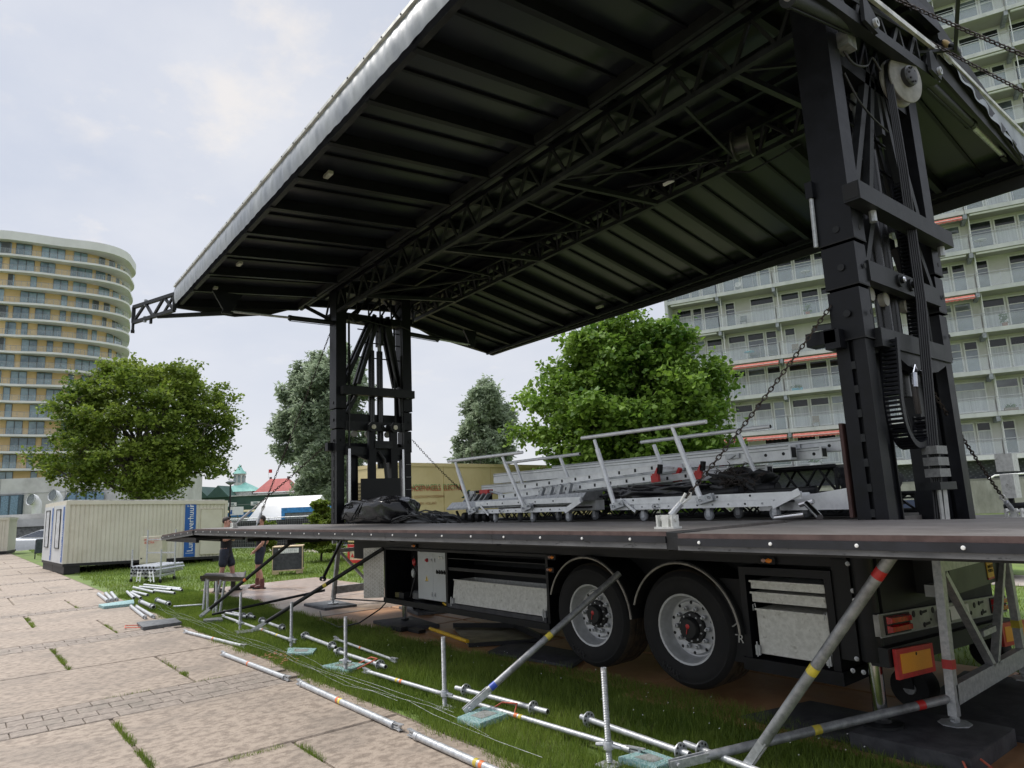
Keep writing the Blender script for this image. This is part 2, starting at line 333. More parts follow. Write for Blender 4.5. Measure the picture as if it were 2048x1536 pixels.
for bi, (bc, bw) in enumerate(bands):
    rows = max(2, round(bw / .21)); rw = bw / rows
    for r_ in range(rows):
        x = bc - bw / 2 + rw * (r_ + .5); off = .14 * (r_ % 2)
        for k in range(-4, 13):
            y = off + k * .285
            if y > 3.2: continue
            if bi <= 3 and y > (-.6 if bi < 3 else .6): place('sett', sm, path, (x, y, rng.uniform(-.003, .002)), rng.uniform(-.012, .012))
            else: far.box(x - rw / 2 + .01, x + rw / 2 - .01, y - .13, y + .13, -.03, rng.uniform(-.006, .002))
    y = -.75
    while y > -4.6:
        y -= .285
        for r_ in range(rows): x = bc - bw / 2 + rw * (r_ + .5); far.box(x - rw / 2 + .01, x + rw / 2 - .01, y - .13, y + .13, -.03, 0)
far.build('sett_field', SETT, path, kind='stuff')

# ------------------------------------------------------------------ clay covered service path under the trailer
m = MB(); m.add([(-19.3, 5.15, -.022), (12, 5.15, -.022), (12, 8.3, -.022), (-19.3, 8.3, -.022)], [(0, 1, 2, 3)])
clay = m.build('clay_path', M('wet clay joint', (.10, .055, .03), .6, var=.3), kind='structure', fix=False)
for i in range(13):
    xa = -19.2 + i * 2.4
    for (ya, yb) in ((5.2 + .12 * math.sin(i * 1.7), 6.62), (6.66, 8.25)):
        me = slab_mesh('clay_slab', 2.37, yb - ya, PINKP if i < 3 else ORAP)
        place('clay_slab', me, clay, (xa + 1.2, (ya + yb) / 2, rng.uniform(-.004, .004)), rng.uniform(-.004, .004))
# far service track and trodden strip behind
m = MB()
for k in range(24):
    t0, t1 = k / 24, (k + 1) / 24
    def c(t): return (-37 + 40 * t, 13.2 + 2.6 * t + .5 * math.sin(t * 9))
    a, b = c(t0), c(t1); m.add([(a[0], a[1] - .8, -.018), (b[0], b[1] - .8, -.018), (b[0], b[1] + .9, -.018), (a[0], a[1] + .9, -.018)], [(0, 1, 2, 3)])
m.build('track', M('gravel track', (.25, .22, .19), .9, c2=(.38, .33, .28), scale=6), kind='structure', fix=False)

# ------------------------------------------------------------------ grass blades
GRASS = leafmat('grass blade', (.07, .13, .014), (.25, .33, .055), scale=.9, tl=.35)
GRASSD = leafmat('straw blade', (.13, .15, .05), (.28, .27, .12), scale=.9, tl=.2)
def vnoise(x, y, s, ph):
    return (np.sin(x * s + ph) * np.cos(y * s * 1.31 + ph * 2) + .6 * np.sin(x * s * 2.3 - y * s * 1.7 + ph * 3) + .4 * np.sin(y * s * 4.1 + x * s * 3.7 + ph)) / 2
def blades(n, x0, x1, y0, y1, h, w, keep, lean=.75):
    x = rng.uniform(x0, x1, n); y = rng.uniform(y0, y1, n); k = keep(x, y); x = x[k]; y = y[k]; n = len(x)
    hh = h * rng.uniform(.45, 1.15, n) * (1 + .38 * vnoise(x, y, 2.2, .6) + .25 * vnoise(x, y, 9.0, 1.6)); a = rng.uniform(0, 2 * np.pi, n); ww = w * rng.uniform(.6, 1.3, n)
    la = rng.uniform(0, 2 * np.pi, n); l = hh * lean * rng.uniform(.2, 1.4, n)
    b = np.stack([x, y, np.full(n, -.03)], 1); d = np.stack([np.cos(a) * ww / 2, np.sin(a) * ww / 2, np.zeros(n)], 1)
    t = b + np.stack([np.cos(la) * l, np.sin(la) * l, hh + .03], 1)
    return np.concatenate([b - d, b + d, t], 1).reshape(-1, 3)
def front(x): return 3.30 + .07 * np.sin(x * 1.9) + .05 * np.sin(x * 5.3 + 1) + np.where(x < -16, (-16 - x) * .03, 0)
def clayfront(x): return 5.22 + .13 * np.sin(x * 1.1 + .4) + .06 * np.sin(x * 4.3) + np.where(x > -8.5, .18, 0) - np.where(x < -15.5, .15, 0)
def jit(a): return rng.normal(0, .05, a.shape)
v = np.concatenate([
    blades(190000, -13.5, 0, 3.1, 5.7, .066, .0072, lambda x, y: (y > front(x) + jit(x)) & (y < clayfront(x) + jit(x)) & (vnoise(x, y, 2.9, .3) + rng.normal(0, .35, x.shape) > -.75)),
    blades(60000, -20, -13.5, 3.1, 5.4, .055, .009, lambda x, y: (y > front(x) + jit(x)) & (y < clayfront(x) + jit(x))),
    blades(34000, -30, -19.2, 3.2, 14, .06, .016, lambda x, y: y > front(x)),
    blades(26000, -19.3, -6, 8.2, 15, .06, .016, lambda x, y: y > 8.3 + .1 * np.sin(x * 3)),
    blades(22000, -6, 6, 8.2, 15, .055, .012, lambda x, y: y > 8.3 + .1 * np.sin(x * 3)),
    blades(26000, -62, -30, 3.2, 18, .07, .035, lambda x, y: y > front(x))])
npobj('grass', v, np.arange(len(v)).reshape(-1, 3), GRASS, kind='stuff')
v = blades(16000, -13, 0, 3.15, 4.6, .05, .006, lambda x, y: (y > front(x) + jit(x)) & (vnoise(x, y, 1.7, 2.) > .15))
npobj('dry_grass', v, np.arange(len(v)).reshape(-1, 3), GRASSD, kind='stuff')
# weeds in the slab joints
jl = [(-12.6, -10.75, 1.34, 1), (-7.8, -5.9, 1.34, 1), (-10.4, -8.75, 2.33, .25), (-15.3, -13.5, 2.33, .5), (-17.3, -15.6, 1.36, .8), (-19.6, -17.9, 2.33, .4), (-5.75, -3.9, 2.33, .9), (-9.5, -9.2, 2.33, 3)]
vv = []
for a, b, y, d in jl:
    vv.append(blades(int(700 * (b - a) * d), a, b, y - .035, y + .035, .03, .007, lambda x, yy: vnoise(x, yy, 3.1, 1.2) > (-.25 if d >= .8 else .1)))
vv.append(blades(500, -5.82, -5.76, 1.6, 2.3, .03, .007, lambda x, y: vnoise(x, y, 5, 1) > 0)); vv.append(blades(350, -8.73, -8.69, 1.2, 2.6, .025, .007, lambda x, y: vnoise(x, y, 5, 1) > 0))
v = np.concatenate(vv); npobj('joint_weeds', v, np.arange(len(v)).reshape(-1, 3), GRASS, kind='stuff')
# daisies
n = 46; x = rng.uniform(-9, -1.5, n); y = rng.uniform(4.6, 5.5, n); v = []; q = []
for i in range(n):
    z = rng.uniform(.035, .06); o = len(v)
    for k in range(6): v.append((x[i] + .006 * math.cos(k), y[i] + .006 * math.sin(k), z + .003 * math.sin(k)))
    q.append(tuple(range(o, o + 6)))
npobj('daisies', np.array(v), np.array(q), WHT, kind='stuff')
# dead leaves blown against the edge
n = 70; x = rng.normal(-9.15, .22, n); y = rng.normal(3.46, .09, n); v = []
for i in range(n):
    a = rng.uniform(0, 6.28); s = rng.uniform(.012, .026); z = rng.uniform(.005, .04)
    for k in range(4): v.append((x[i] + s * math.cos(a + k * 1.57) * (1.5 if k % 2 else .8), y[i] + s * math.sin(a + k * 1.57) * (1.5 if k % 2 else .8), z + rng.uniform(-.006, .006)))
npobj('dead_leaves', np.array(v), np.arange(len(v)).reshape(-1, 4), M('dead leaf', (.22, .075, .03), .8, c2=(.34, .15, .07), scale=30), kind='stuff')
# ------------------------------------------------------------------ the mobile stage trailer
ST = thing('stage_trailer', 'black mobile stage trailer with its roof raised on two lattice towers', 'stage trailer', (-7, 6.4, 0))
YN, YF = 5.4, 7.4           # near and far tower faces
# --- running gear
def wheel(x, z, y, s=-1):
    m = MB(); Rr = .535
    prof = [(.30, .0), (.335, -.02), (.40, -.035), (.455, -.028), (.465, -.024), (.475, -.027), (.50, -.010), (.522, .02), (Rr, .045), (Rr, .10), (Rr - .012, .105), (Rr - .012, .12), (Rr, .125), (Rr, .185), (Rr - .012, .19), (Rr - .012, .205), (Rr, .21), (Rr, .27), (Rr - .012, .275), (Rr - .012, .29), (Rr, .295), (Rr, .36), (.50, .40), (.40, .41), (.30, .38)]
    m.lathe(prof, (x, y, z), (0, 1, 0), 48)
    w = m.build('wheel', RUB, ST); w.data.materials.append(RUBM)
    for p in w.data.polygons:
        rr = math.hypot(p.center.x + ST.location.x - x, p.center.z + ST.location.z - z)
        if rr > .518: p.material_index = 1
    rim = MB(); rim.lathe([(.305, .0), (.318, -.012), (.30, -.008), (.285, .03), (.27, .11), (.262, .125), (.25, .128), (.235, .10), (.215, .10), (.205, .105), (.125, .11)], (x, y, z), (0, 1, 0), 40); rim.build('rim', RIM, w)
    hub = MB(); hub.lathe([(.145, .108), (.14, .075), (.10, .07), (.095, .03), (.085, .02), (.0, .018)], (x, y, z), (0, 1, 0), 28); hub.build('hub', BLKM, w)
    for k in range(10):
        t = 2 * math.pi * k / 10; st = MB(); st.lathe([(.022, .10), (.022, .07), (.014, .068), (.012, .045), (0, .044)], (x + .175 * math.cos(t), y, z + .175 * math.sin(t)), (0, 1, 0), 8); st.build('wheel_nut', GALV, w)
        sl = MB(); t += .31; sl.lathe([(.0, .0995), (.016, .0995), (.016, .11)], (x + .226 * math.cos(t), y, z + .226 * math.sin(t)), (0, 1, 0), 8); sl.build('rim_slot', DARK, w)
        bt = MB(); bt.lathe([(.009, .075), (.009, .062), (0, .06)], (x + .118 * math.cos(t), y, z + .118 * math.sin(t)), (0, 1, 0), 6); bt.build('hub_bolt', GALV, w)
    lg = MB(); lg.lathe([(.022, .0175), (.014, .014), (0, .013)], (x + .0, y, z + .02), (0, 1, 0), 12); lg.bar((x - .003, y + .014, z), (x - .016, y + .014, z - .05), .006, .004, (0, 1, 0)); lg.build('hub_emblem', RED, w)
    t = R(243); px, pz = x + .43 * math.cos(t), z + .43 * math.sin(t)
    text('tyre_lettering', 'KMAX', M('worn tyre lettering', (.03, .03, .031), .8), (px - .10, y - .037, pz + .03), (math.cos(t + 1.57), 0, math.sin(t + 1.57)), (-math.cos(t), 0, -math.sin(t)), .075, w, .003)
    return w
for wx, wz in ((-4.17, .62), (-5.4, .63)):
    wheel(wx, wz, 5.40)
    gd = MB(); pts = [(wx + .60 * math.cos(t), wz + .60 * math.sin(t)) for t in np.linspace(R(2), R(163), 24)]
    for (ax, az), (bx, bz) in zip(pts, pts[1:]): gd.hexa([(ax, 5.36, az), (bx, 5.36, bz), (bx, 5.80, bz), (ax, 5.80, az), (ax + (ax - wx) * .03, 5.36, az + (az - wz) * .03), (bx + (bx - wx) * .03, 5.36, bz + (bz - wz) * .03), (bx + (bx - wx) * .03, 5.80, bz + (bz - wz) * .03), (ax + (ax - wx) * .03, 5.80, az + (az - wz) * .03)])
    gd.build('mudguard', BLKM, ST)
    gd = MB(); gd.tube([(ax, 5.35, az) for ax, az in pts], .010, 6); gd.build('mudguard_trim', M('pale rubber trim', (.30, .28, .25), .6), ST)
    fw = MB(); fw.lathe([(.30, 0), (.45, .0), (.53, .05), (.53, .33), (.45, .37), (.3, .37)], (wx, 7.5, wz), (0, 1, 0), 28); fw.build('wheel', RUB, ST)
    ax = MB(); ax.tube([(wx, 5.75, wz), (wx, 7.5, wz)], .075, 12); ax.build('axle', BLKM, ST)
    sb = MB(); sb.bar((wx, 6.1, wz + .05), (wx + .6, 6.1, wz + .2), .12, .14); sb.tube([(wx - .25, 6.1, wz), (wx - .25, 6.1, wz + .35)], .12, 14); sb.build('air_spring', BLKM, ST)
# --- chassis
m = MB(); m.box(-12.1, -2.5, 5.95, 6.15, .95, 1.32); m.box(-12.1, -2.5, 6.95, 7.15, .95, 1.32); m.build('chassis_beam', BLKM, ST)
m = MB(); m.box(-12.3, -2.45, 5.42, 7.85, 1.32, 1.54); m.build('trailer_bed', BLKM, ST)
m = MB(); m.box(-9.93, -2.62, 5.44, 5.9, 1.24, 1.318); m.build('side_rail', BLK, ST)
m = MB(); m.box(-6.05, -3.55, 5.78, 5.84, .55, 1.24); m.build('wheel_well', DARK, ST)
# --- long locker ahead of the wheels
F1 = MB()
F1.box(-9.93, -6.06, 5.40, 5.46, 1.205, 1.238); F1.box(-9.93, -6.06, 5.38, 5.86, .40, .475); F1.box(-9.93, -9.88, 5.40, 5.86, .475, 1.205); F1.box(-6.10, -6.06, 5.40, 5.86, .475, 1.205); F1.box(-8.20, -8.15, 5.405, 5.86, .475, 1.205)
lk = F1.build('equipment_locker', BLK, ST)
m = MB(); m.box(-9.88, -6.1, 5.86, 5.9, .45, 1.23); m.build('locker_back', DARK, lk)
m = MB(); m.box(-8.15, -6.1, 5.42, 5.86, .965, 1.005); m.build('shelf', BLK2, lk)
m = MB(); m.box(-8.15, -6.1, 5.42, 5.80, 1.12, 1.13); m.build('shelf', BLK2, lk)
tr = MB(); tr.add([(-8.08, 5.43, .535), (-6.16, 5.43, .535), (-6.16, 5.47, .835), (-8.08, 5.47, .835), (-8.08, 5.82, .535), (-6.16, 5.82, .535), (-6.16, 5.82, .835), (-8.08, 5.82, .835)], [(0, 1, 2, 3), (4, 7, 6, 5), (0, 4, 5, 1), (1, 5, 6, 2), (0, 3, 7, 4)]); tr.bar((-8.09, 5.468, .837), (-6.15, 5.468, .837), .02, .014); tr.build('drawer_tray', LOCK, lk)
for x in (-8.06, -6.17):
    m = MB(); m.box(x - .03, x + .03, 5.40, 5.43, .50, .60); m.tube([(x, 5.395, .5), (x, 5.395, .62)], .008, 6); m.build('toggle_latch', GALV, lk)
m = MB(); m.box(-8.14, -6.12, 5.392, 5.42, .478, .53); m.build('drop_flap', PADB, lk)
cb = MB(); cb.box(-9.03, -8.62, 5.47, 5.80, .52, 1.19); cb.box(-8.617, -8.215, 5.47, 5.80, .52, 1.19); cbx = cb.build('control_box', CABW, ST)
m = MB(); m.lathe([(.03, 0), (.03, -.012), (.018, -.014), (.018, -.035), (0, -.036)], (-8.77, 5.47, 1.075), (0, 1, 0), 14); m.build('main_switch', REDL, cbx)
m = MB(); m.add([(-8.83, 5.468, .78), (-8.75, 5.468, .78), (-8.79, 5.468, .86)], [(0, 1, 2)]); m.build('warning_sticker', M('warning yellow', (.75, .55, .12), .5), cbx)
m = MB(); m.bar((-8.79, 5.466, .795), (-8.79, 5.466, .835), .008, .002, (0, 1, 0)); m.add([(-8.835, 5.467, .775), (-8.745, 5.467, .775), (-8.745, 5.467, .781), (-8.835, 5.467, .781)], [(0, 1, 2, 3)]); m.build('warning_mark', DARK, cbx)
for x, z in ((-8.655, 1.08), (-8.575, 1.08), (-8.655, .60), (-8.575, .60)):
    m = MB(); m.box(x - .018, x + .018, 5.462, 5.47, z - .03, z + .03); m.lathe([(.012, 0), (.012, -.008), (0, -.009)], (x, 5.462, z), (0, 1, 0), 10); m.build('door_lock', GALV, cbx)
for x in (-8.44, -8.375):
    m = MB(); m.lathe([(.02, 0), (.02, -.012), (0, -.02)], (x, 5.47, 1.12), (0, 1, 0), 12); m.build('indicator_lamp', WHT, cbx)
for k in range(4):
    m = MB(); x = -8.50 + .065 * k; m.lathe([(.022, 0), (.022, -.015), (0, -.016)], (x, 5.47, .915), (0, 1, 0), 10); m.bar((x, 5.45, .915), (x + .012, 5.45, .95), .014, .012, (0, 1, 0)); m.build('rotary_switch', DARK, cbx)
# control compartment, cables and the opened tread plate door at its left
m = MB(); m.add([(-9.945, 5.40, .47), (-9.945, 5.40, 1.235), (-10.145, 5.15, 1.235), (-10.145, 5.15, .47), (-9.965, 5.415, .47), (-9.965, 5.415, 1.235), (-10.165, 5.165, 1.235), (-10.165, 5.165, .47)], [(0, 1, 2, 3), (7, 6, 5, 4), (0, 3, 7, 4), (1, 5, 6, 2), (0, 4, 5, 1), (3, 2, 6, 7)])
td = m.build('tread_plate_door', TREAD, ST); m = MB()
for i in range(9):
    for j in range(26):
        t, z = (i + .5) / 9, .50 + .72 * (j + .5) / 26; s = .012 if (i + j) % 2 else -.012
        p = Vector((-9.943 - .2 * t, 5.398 - .25 * t, z)); d = Vector((-.2, -.25, 0)).normalized()
        a = p + d * s + Vector((0, 0, -.011)); b = p - d * s + Vector((0, 0, .011)); m.bar(a, b, .005, .005, (.78, -.62, 0))
m.build('tread_ribs', ALU, td, kind='stuff')
m = MB(); m.tube([(-9.35, 5.6, 1.1), (-9.28, 5.58, .95), (-9.25, 5.55, .8), (-9.4, 5.55, .5)], .012, 8); m.tube([(-9.2, 5.6, 1.1), (-9.22, 5.56, .9), (-9.3, 5.5, .55)], .01, 8); m.build('hanging_cable', CABLE, lk)
m = MB(); m.ico((-9.27, 5.55, 1.02), .045, 1, (1, .7, 1.4)); m.build('red_plug', RED, lk)
m = MB(); m.ico((-9.27, 5.53, .86), .04, 1, (1, .8, 1.8)); m.build('grey_plug', CABW, lk)
m = MB(); m.box(-9.78, -9.62, 5.5, 5.6, .478, .55); m.build('small_box', M('olive box', (.10, .09, .03), .6), lk)
m = MB(); m.box(-9.62, -9.48, 5.48, 5.6, .478, .56); m.build('small_box', BLK2, lk)
m = MB(); m.lathe([(.10, 0), (.13, .02), (.13, .1), (.1, .13), (.07, .1), (.07, .02)], (-9.2, 5.62, .478), (0, 0, 1), 16); m.build('coiled_hose', CABLEG, lk)
m = MB(); m.tube([(-8.42, 5.5, .495), (-8.22, 5.42, .495)], .014, 8); m.build('yellow_rod', YELB, lk)
# --- rear locker with white drawers
F2 = MB(); F2.box(-3.56, -3.50, 5.40, 5.9, .42, 1.21); F2.box(-2.80, -2.74, 5.40, 5.9, .42, 1.21); F2.box(-3.50, -2.80, 5.40, 5.46, 1.145, 1.21); F2.box(-3.58, -2.72, 5.38, 5.9, .36, .46); rl = F2.build('rear_locker', BLK, ST)
m = MB(); m.box(-3.5, -2.8, 5.84, 5.88, .46, 1.15); m.build('locker_back', DARK, rl)
for z0, z1 in ((1.03, 1.095), (.92, 1.0), (.50, .865)):
    m = MB(); m.box(-3.465 + (.03 if z0 < .6 else 0), -2.815, 5.425, 5.8, z0, z1); m.box(-3.475 + (.03 if z0 < .6 else 0), -2.81, 5.41, 5.425, z1 - .012, z1 + .004); m.build('drawer_tray', LOCK, rl)
for x in (-3.44, -2.83):
    m = MB(); m.box(x - .02, x + .02, 5.39, 5.41, .49, .57); m.tube([(x, 5.388, .48), (x, 5.388, .60)], .006, 6); m.build('toggle_latch', GALV, rl)
for x, z in ((-3.45, .90), (-2.83, .88)):
    m = MB(); m.tube([(x, 5.4, z - .05), (x, 5.4, z), (x + .02, 5.4, z + .01), (x + .025, 5.4, z - .02)], .004, 6); m.build('hook', GALV, rl)
def amber(x, z, y=5.41):
    m = MB(); m.box(x - .07, x + .07, y, y + .03, z - .028, z + .028); a = m.build('marker_lamp', DARK, ST)
    m = MB(); m.ico((x + .015, y, z), .03, 1, (1.2, .5, .7)); m.build('lens', ORL, a)
    m = MB(); m.ico((x - .035, y, z), .02, 1, (1.2, .5, .9)); m.build('reflector', M('grey pink lens', (.4, .25, .22), .3), a)
amber(-3.28, 1.268); amber(-5.98, 1.21, 5.39); amber(-9.05, 1.275); amber(-6.02, 1.07, 5.39)
m = MB(); m.tube([(-3.74, 5.40, .56), (-3.76, 5.40, .64), (-3.73, 5.40, .68), (-3.66, 5.40, .70), (-3.62, 5.40, .73)], .006, 6); m.build('flap_logo_line', M('pale print', (.4, .4, .38), .6), ST)
m = MB(); m.box(-3.82, -3.57, 5.42, 5.44, .40, 1.1); m.build('mud_flap', RUB, ST)
text('flap_lettering', 'TR', M('pale print', (.4, .4, .38), .6), (-3.70, 5.41, .565), (1, 0, 0), (.1, 0, 1), .1, ST, .002)
# --- rear end
m = MB(); m.box(-2.74, -2.60, 5.42, 5.75, .55, 1.3); m.build('rear_side_plate', DARK, ST)
for x, z in ((-2.62, .57), (-2.58, .48), (-2.66, .48), (-2.60, 1.27), (-2.585, 1.07), (-2.58, 1.0)):
    m = MB(); m.lathe([(.018, 0), (.018, -.012), (.01, -.014), (.01, -.024), (0, -.025)], (x, 5.42, z), (0, 1, 0), 8); m.build('bolt', GALV, ST)
m = MB(); m.box(-2.56, -2.42, 5.5, 7.6, .90, 1.32); m.build('rear_cross_box', BLKM, ST)
XB = -2.40
ZL = lambda y: .835 - .062 * (y - 5.37)          # the bar hangs slightly lower at the far side
def rbox(m, x0, x1, y0, y1, d0, d1): return m.hexa([(x0, y0, ZL(y0) + d0), (x1, y0, ZL(y0) + d0), (x1, y1, ZL(y1) + d0), (x0, y1, ZL(y1) + d0), (x0, y0, ZL(y0) + d1), (x1, y0, ZL(y0) + d1), (x1, y1, ZL(y1) + d1), (x0, y1, ZL(y1) + d1)])
lb = MB(); rbox(lb, XB - .04, XB, 5.37, 8.15, -.077, .077); lbar = lb.build('lamp_bar', M('grey lamp bar plate', (.24, .24, .23), .42, .4, c2=(.36, .36, .35), dirt=(.12, .12, .12), dscale=4), ST)
m = MB(); rbox(m, XB - .005, XB + .004, 5.37, 8.15, .077, .084); rbox(m, XB - .005, XB + .004, 5.37, 8.15, -.084, -.077); m.build('bar_lip', GALVD, lbar)
for y in (5.47, 7.72):
    y1 = y + .40
    for k in range(2):
        d0 = -.062 + .064 * k; m = MB(); c = [(XB, y, d0), (XB, y1, d0), (XB, y1, d0 + .06), (XB, y, d0 + .06), (XB + .04, y + .025, d0 + .012), (XB + .04, y1 - .025, d0 + .012), (XB + .04, y1 - .025, d0 + .048), (XB + .04, y + .025, d0 + .048)]
        m.hexa([(a_, b_, ZL(b_) + d_) for a_, b_, d_ in c]); m.build('tail_lamp', REDL, lbar)
    m = MB(); rbox(m, XB, XB + .008, y - .02, y1 + .02, -.07, .07); m.build('lamp_base', DARK, lbar)
for y, d, r_ in ((5.98, .045, .026), (6.36, .05, .026), (7.30, .03, .026), (7.5, -.03, .015), (7.2, -.03, .018), (6.3, -.02, .010), (6.55, -.05, .012)):
    m = MB(); m.lathe([(r_, 0), (r_, .004), (0, .004)], (XB, y, ZL(y) + d), (1, 0, 0), 14); m.build('plate_hole', DARK, lbar)
for y, d in ((6.12, .045), (6.16, -.05), (7.42, .04), (7.46, -.05)):
    m = MB(); m.bar((XB, y, ZL(y) + d), (XB, y + .12, ZL(y) + d), .006, .02); m.lathe([(.02, .0), (.02, .006), (0, .007)], (XB, y, ZL(y) + d), (1, 0, 0), 10); m.build('slot', DARK, lbar)
np_ = MB(); rbox(np_, XB, XB + .015, 6.62, 7.12, -.055, .055); npl = np_.build('number_plate', WHT, lbar)
text('plate_number', '96', M('plate red', (.45, .04, .05), .5), (XB + .017, 6.94, ZL(6.98) - .04), (0, 1, -.062), (0, 0, 1), .115, lbar, .002)
m = MB(); rbox(m, XB, XB + .04, 6.44, 6.62, -.06, .04); m.build('plate_lamp', DARK, lbar)
m = MB(); m.box(-2.47, -2.44, 5.42, 7.95, .55, .98); m.build('rear_plate', DARK, ST)
m = MB(); m.hexa([(-2.5, 5.38, .545), (-2.37, 5.38, .545), (-2.37, 8.1, .40), (-2.5, 8.1, .40), (-2.5, 5.38, .68), (-2.37, 5.38, .68), (-2.37, 8.1, .53), (-2.5, 8.1, .53)]); m.build('rear_bumper', BLK2, ST)
for y, zc in ((5.43, .565), (7.72, .43)):
    y1 = y + .66; zd = -.055
    def bb(m, x0, x1, ya, yb, da, db): return m.hexa([(x0, ya, zc + zd * (ya - y) / .66 + da), (x1, ya, zc + zd * (ya - y) / .66 + da), (x1, yb, zc + zd * (yb - y) / .66 + da), (x0, yb, zc + zd * (yb - y) / .66 + da), (x0, ya, zc + zd * (ya - y) / .66 + db), (x1, ya, zc + zd * (ya - y) / .66 + db), (x1, yb, zc + zd * (yb - y) / .66 + db), (x0, yb, zc + zd * (yb - y) / .66 + db)])
    mb = MB(); bb(mb, -2.36, -2.335, y, y1, -.105, .105); b_ = mb.build('marker_board', RED, ST)
    m = MB(); bb(m, -2.335, -2.331, y + .06, y1 - .06, -.068, .068); m.build('reflector_field', ORA, b_)
    m = MB(); m.lathe([(.013, 0), (.013, .002), (0, .002)], (-2.331, y + .33, zc + .025), (1, 0, 0), 6); m.build('crown_mark', DARK, b_)
for x, y in ((-2.52, 6.12), (-2.5, 7.85)):
    m = MB(); m.lathe([(.03, -.1), (.14, -.1), (.155, -.08), (.155, .08), (.14, .1), (.03, .1)], (x, y, .26), (0, 1, 0), 24); rw = m.build('rear_roller', RUB, ST)
    m = MB(); m.lathe([(.05, -.103), (.045, -.112), (0, -.113)], (x, y, .26), (0, 1, 0), 12); m.build('roller_hub', GALVD, rw)
    for s_ in (-.12, .12): m = MB(); m.box(x - .04, x + .04, y + s_ - .01, y + s_ + .01, .26, .5); m.build('roller_bracket', BLK, ST)
bx = MB(); bx.box(-2.42, -2.16, 6.15, 7.35, .98, 1.34); sbx = bx.build('rear_cabinet', M('dark grey metal cabinet', (.014, .015, .015), .45), ST)
m = MB(); m.box(-2.158, -2.152, 6.98, 7.13, 1.03, 1.32); st_ = m.build('yellow_sticker', M('sticker yellow', (.78, .48, .03), .5), sbx)
text('sticker_lettering', 'ANGLES\nMORTS', DARK, (-2.150, 6.99, 1.11), (0, 1, 0), (0, 0, 1), .036, sbx, .001)
m = MB(); m.box(-2.158, -2.151, 6.98, 7.13, 1.015, 1.03); m.build('sticker_red_edge', RED, sbx)
m = MB(); m.add([(-2.1505, 6.99, 1.20), (-2.1505, 7.05, 1.31), (-2.1505, 6.99, 1.31)], [(0, 1, 2)]); m.build('sticker_picture', DARK, sbx)
m = MB(); m.box(-2.16, -2.14, 6.70, 6.78, 1.22, 1.30); m.build('cabinet_latch', DARK, sbx)
m = MB(); m.box(-2.3, -2.2, 6.0, 6.14, .98, 1.07); m.lathe([(.035, 0), (.035, -.02), (.0, -.021)], (-2.2, 6.07, 1.02), (-1, 0, 0), 12); m.build('socket_outlet', CABW, sbx)
# support jacks under the bed
for x, y, z1, r_ in ((-2.50, 5.43, 1.2, .05), (-10.13, 5.87, .62, .042)):
    m = MB(); m.tube([(x, y, .02), (x, y, .62 if z1 > 1 else .45)], r_, 18); jk = m.build('support_jack', CHROME, ST)
    m = MB(); m.tube([(x, y, .57 if z1 > 1 else .43), (x, y, 1.32)], r_ + .03, 16); m.build('jack_sleeve', BLK, jk)
    m = MB(); m.lathe([(.0, .0), (.14, .0), (.14, .02), (.07, .03), (.06, .05), (0, .05)], (x, y, .122 if z1 > 1 else .03), (0, 0, 1), 20); m.build('jack_foot', BLK2, jk)
# --- decks
def deck(x0, x1, y0, y1, z, sub, t=.115, zl=None):
    zl = z if zl is None else zl      # height at x0
    d = MB(); d.hexa([(x0, y0, zl - .03), (x1, y0, z - .03), (x1, y1, z - .03), (x0, y1, zl - .03), (x0, y0, zl), (x1, y0, z), (x1, y1, z), (x0, y1, zl)]); o = d.build('deck_panel', DECK, ST)
    e = MB(); e.hexa([(x0, y0 - .006, zl - .03), (x1, y0 - .006, z - .03), (x1, y0, z - .03), (x0, y0, zl - .03), (x0, y0 - .006, zl + .001), (x1, y0 - .006, z + .001), (x1, y0, z + .001), (x0, y0, zl + .001)]); e.build('board_edge', DECKE, o)
    f = MB(); f.hexa([(x0, y0 - .02, zl - .075), (x1, y0 - .02, z - .075), (x1, y0 + .05, z - .075), (x0, y0 + .05, zl - .075), (x0, y0 - .02, zl - .031), (x1, y0 - .02, z - .031), (x1, y0 + .05, z - .031), (x0, y0 + .05, zl - .031)]); f.build('fascia_band', FASCB, o)
    f = MB(); f.hexa([(x0, y0 - .012, zl - t), (x1, y0 - .012, z - t), (x1, y0 + .05, z - t), (x0, y0 + .05, zl - t), (x0, y0 - .012, zl - .076), (x1, y0 - .012, z - .076), (x1, y0 + .05, z - .076), (x0, y0 + .05, zl - .076)]); f.build('fascia_rail', FASC, o)
    n = max(2, round((x1 - x0) / .55))
    for k in range(n):
        x = x0 + (x1 - x0) * (k + .35) / n; zz = zl + (z - zl) * (x - x0) / (x1 - x0)
        s_ = MB(); s_.lathe([(.011, 0), (.009, -.006), (0, -.007)], (x, y0 - .02, zz - .053), (0, 1, 0), 8); s_.build('screw', WHT, o)
    u = MB(); u.box(x0 + .02, x1 - .02, y0 + .06, y1 - .02, min(z, zl) - t + .03, min(z, zl) - .035)
    for k in range(4): y = y0 + .1 + (y1 - y0 - .2) * k / 3; u.box(x0 + .05, x1 - .05, y - .03, y + .03, min(z, zl) - t - .02, min(z, zl) - t + .03)
    u.build('deck_frame', BLKM, o); return o
YD = 3.84
xs = [-14.83, -12.88, -10.92, -8.96, -7.0, -5.02, -3.06]
for i in range(6):
    deck(xs[i], xs[i + 1] - .004, YD, 5.385, 1.605, ST)
deck(-17.45, -14.86, YD - .02, 5.385, 1.60, ST, zl=1.46)
m = MB(); m.box(-3.06, -2.93, YD - .012, YD + .2, 1.485, 1.60); m.box(-2.97, -2.87, YD - .05, YD + .3, 1.50, 1.57); m.build('deck_hinge_block', BLK2, ST)
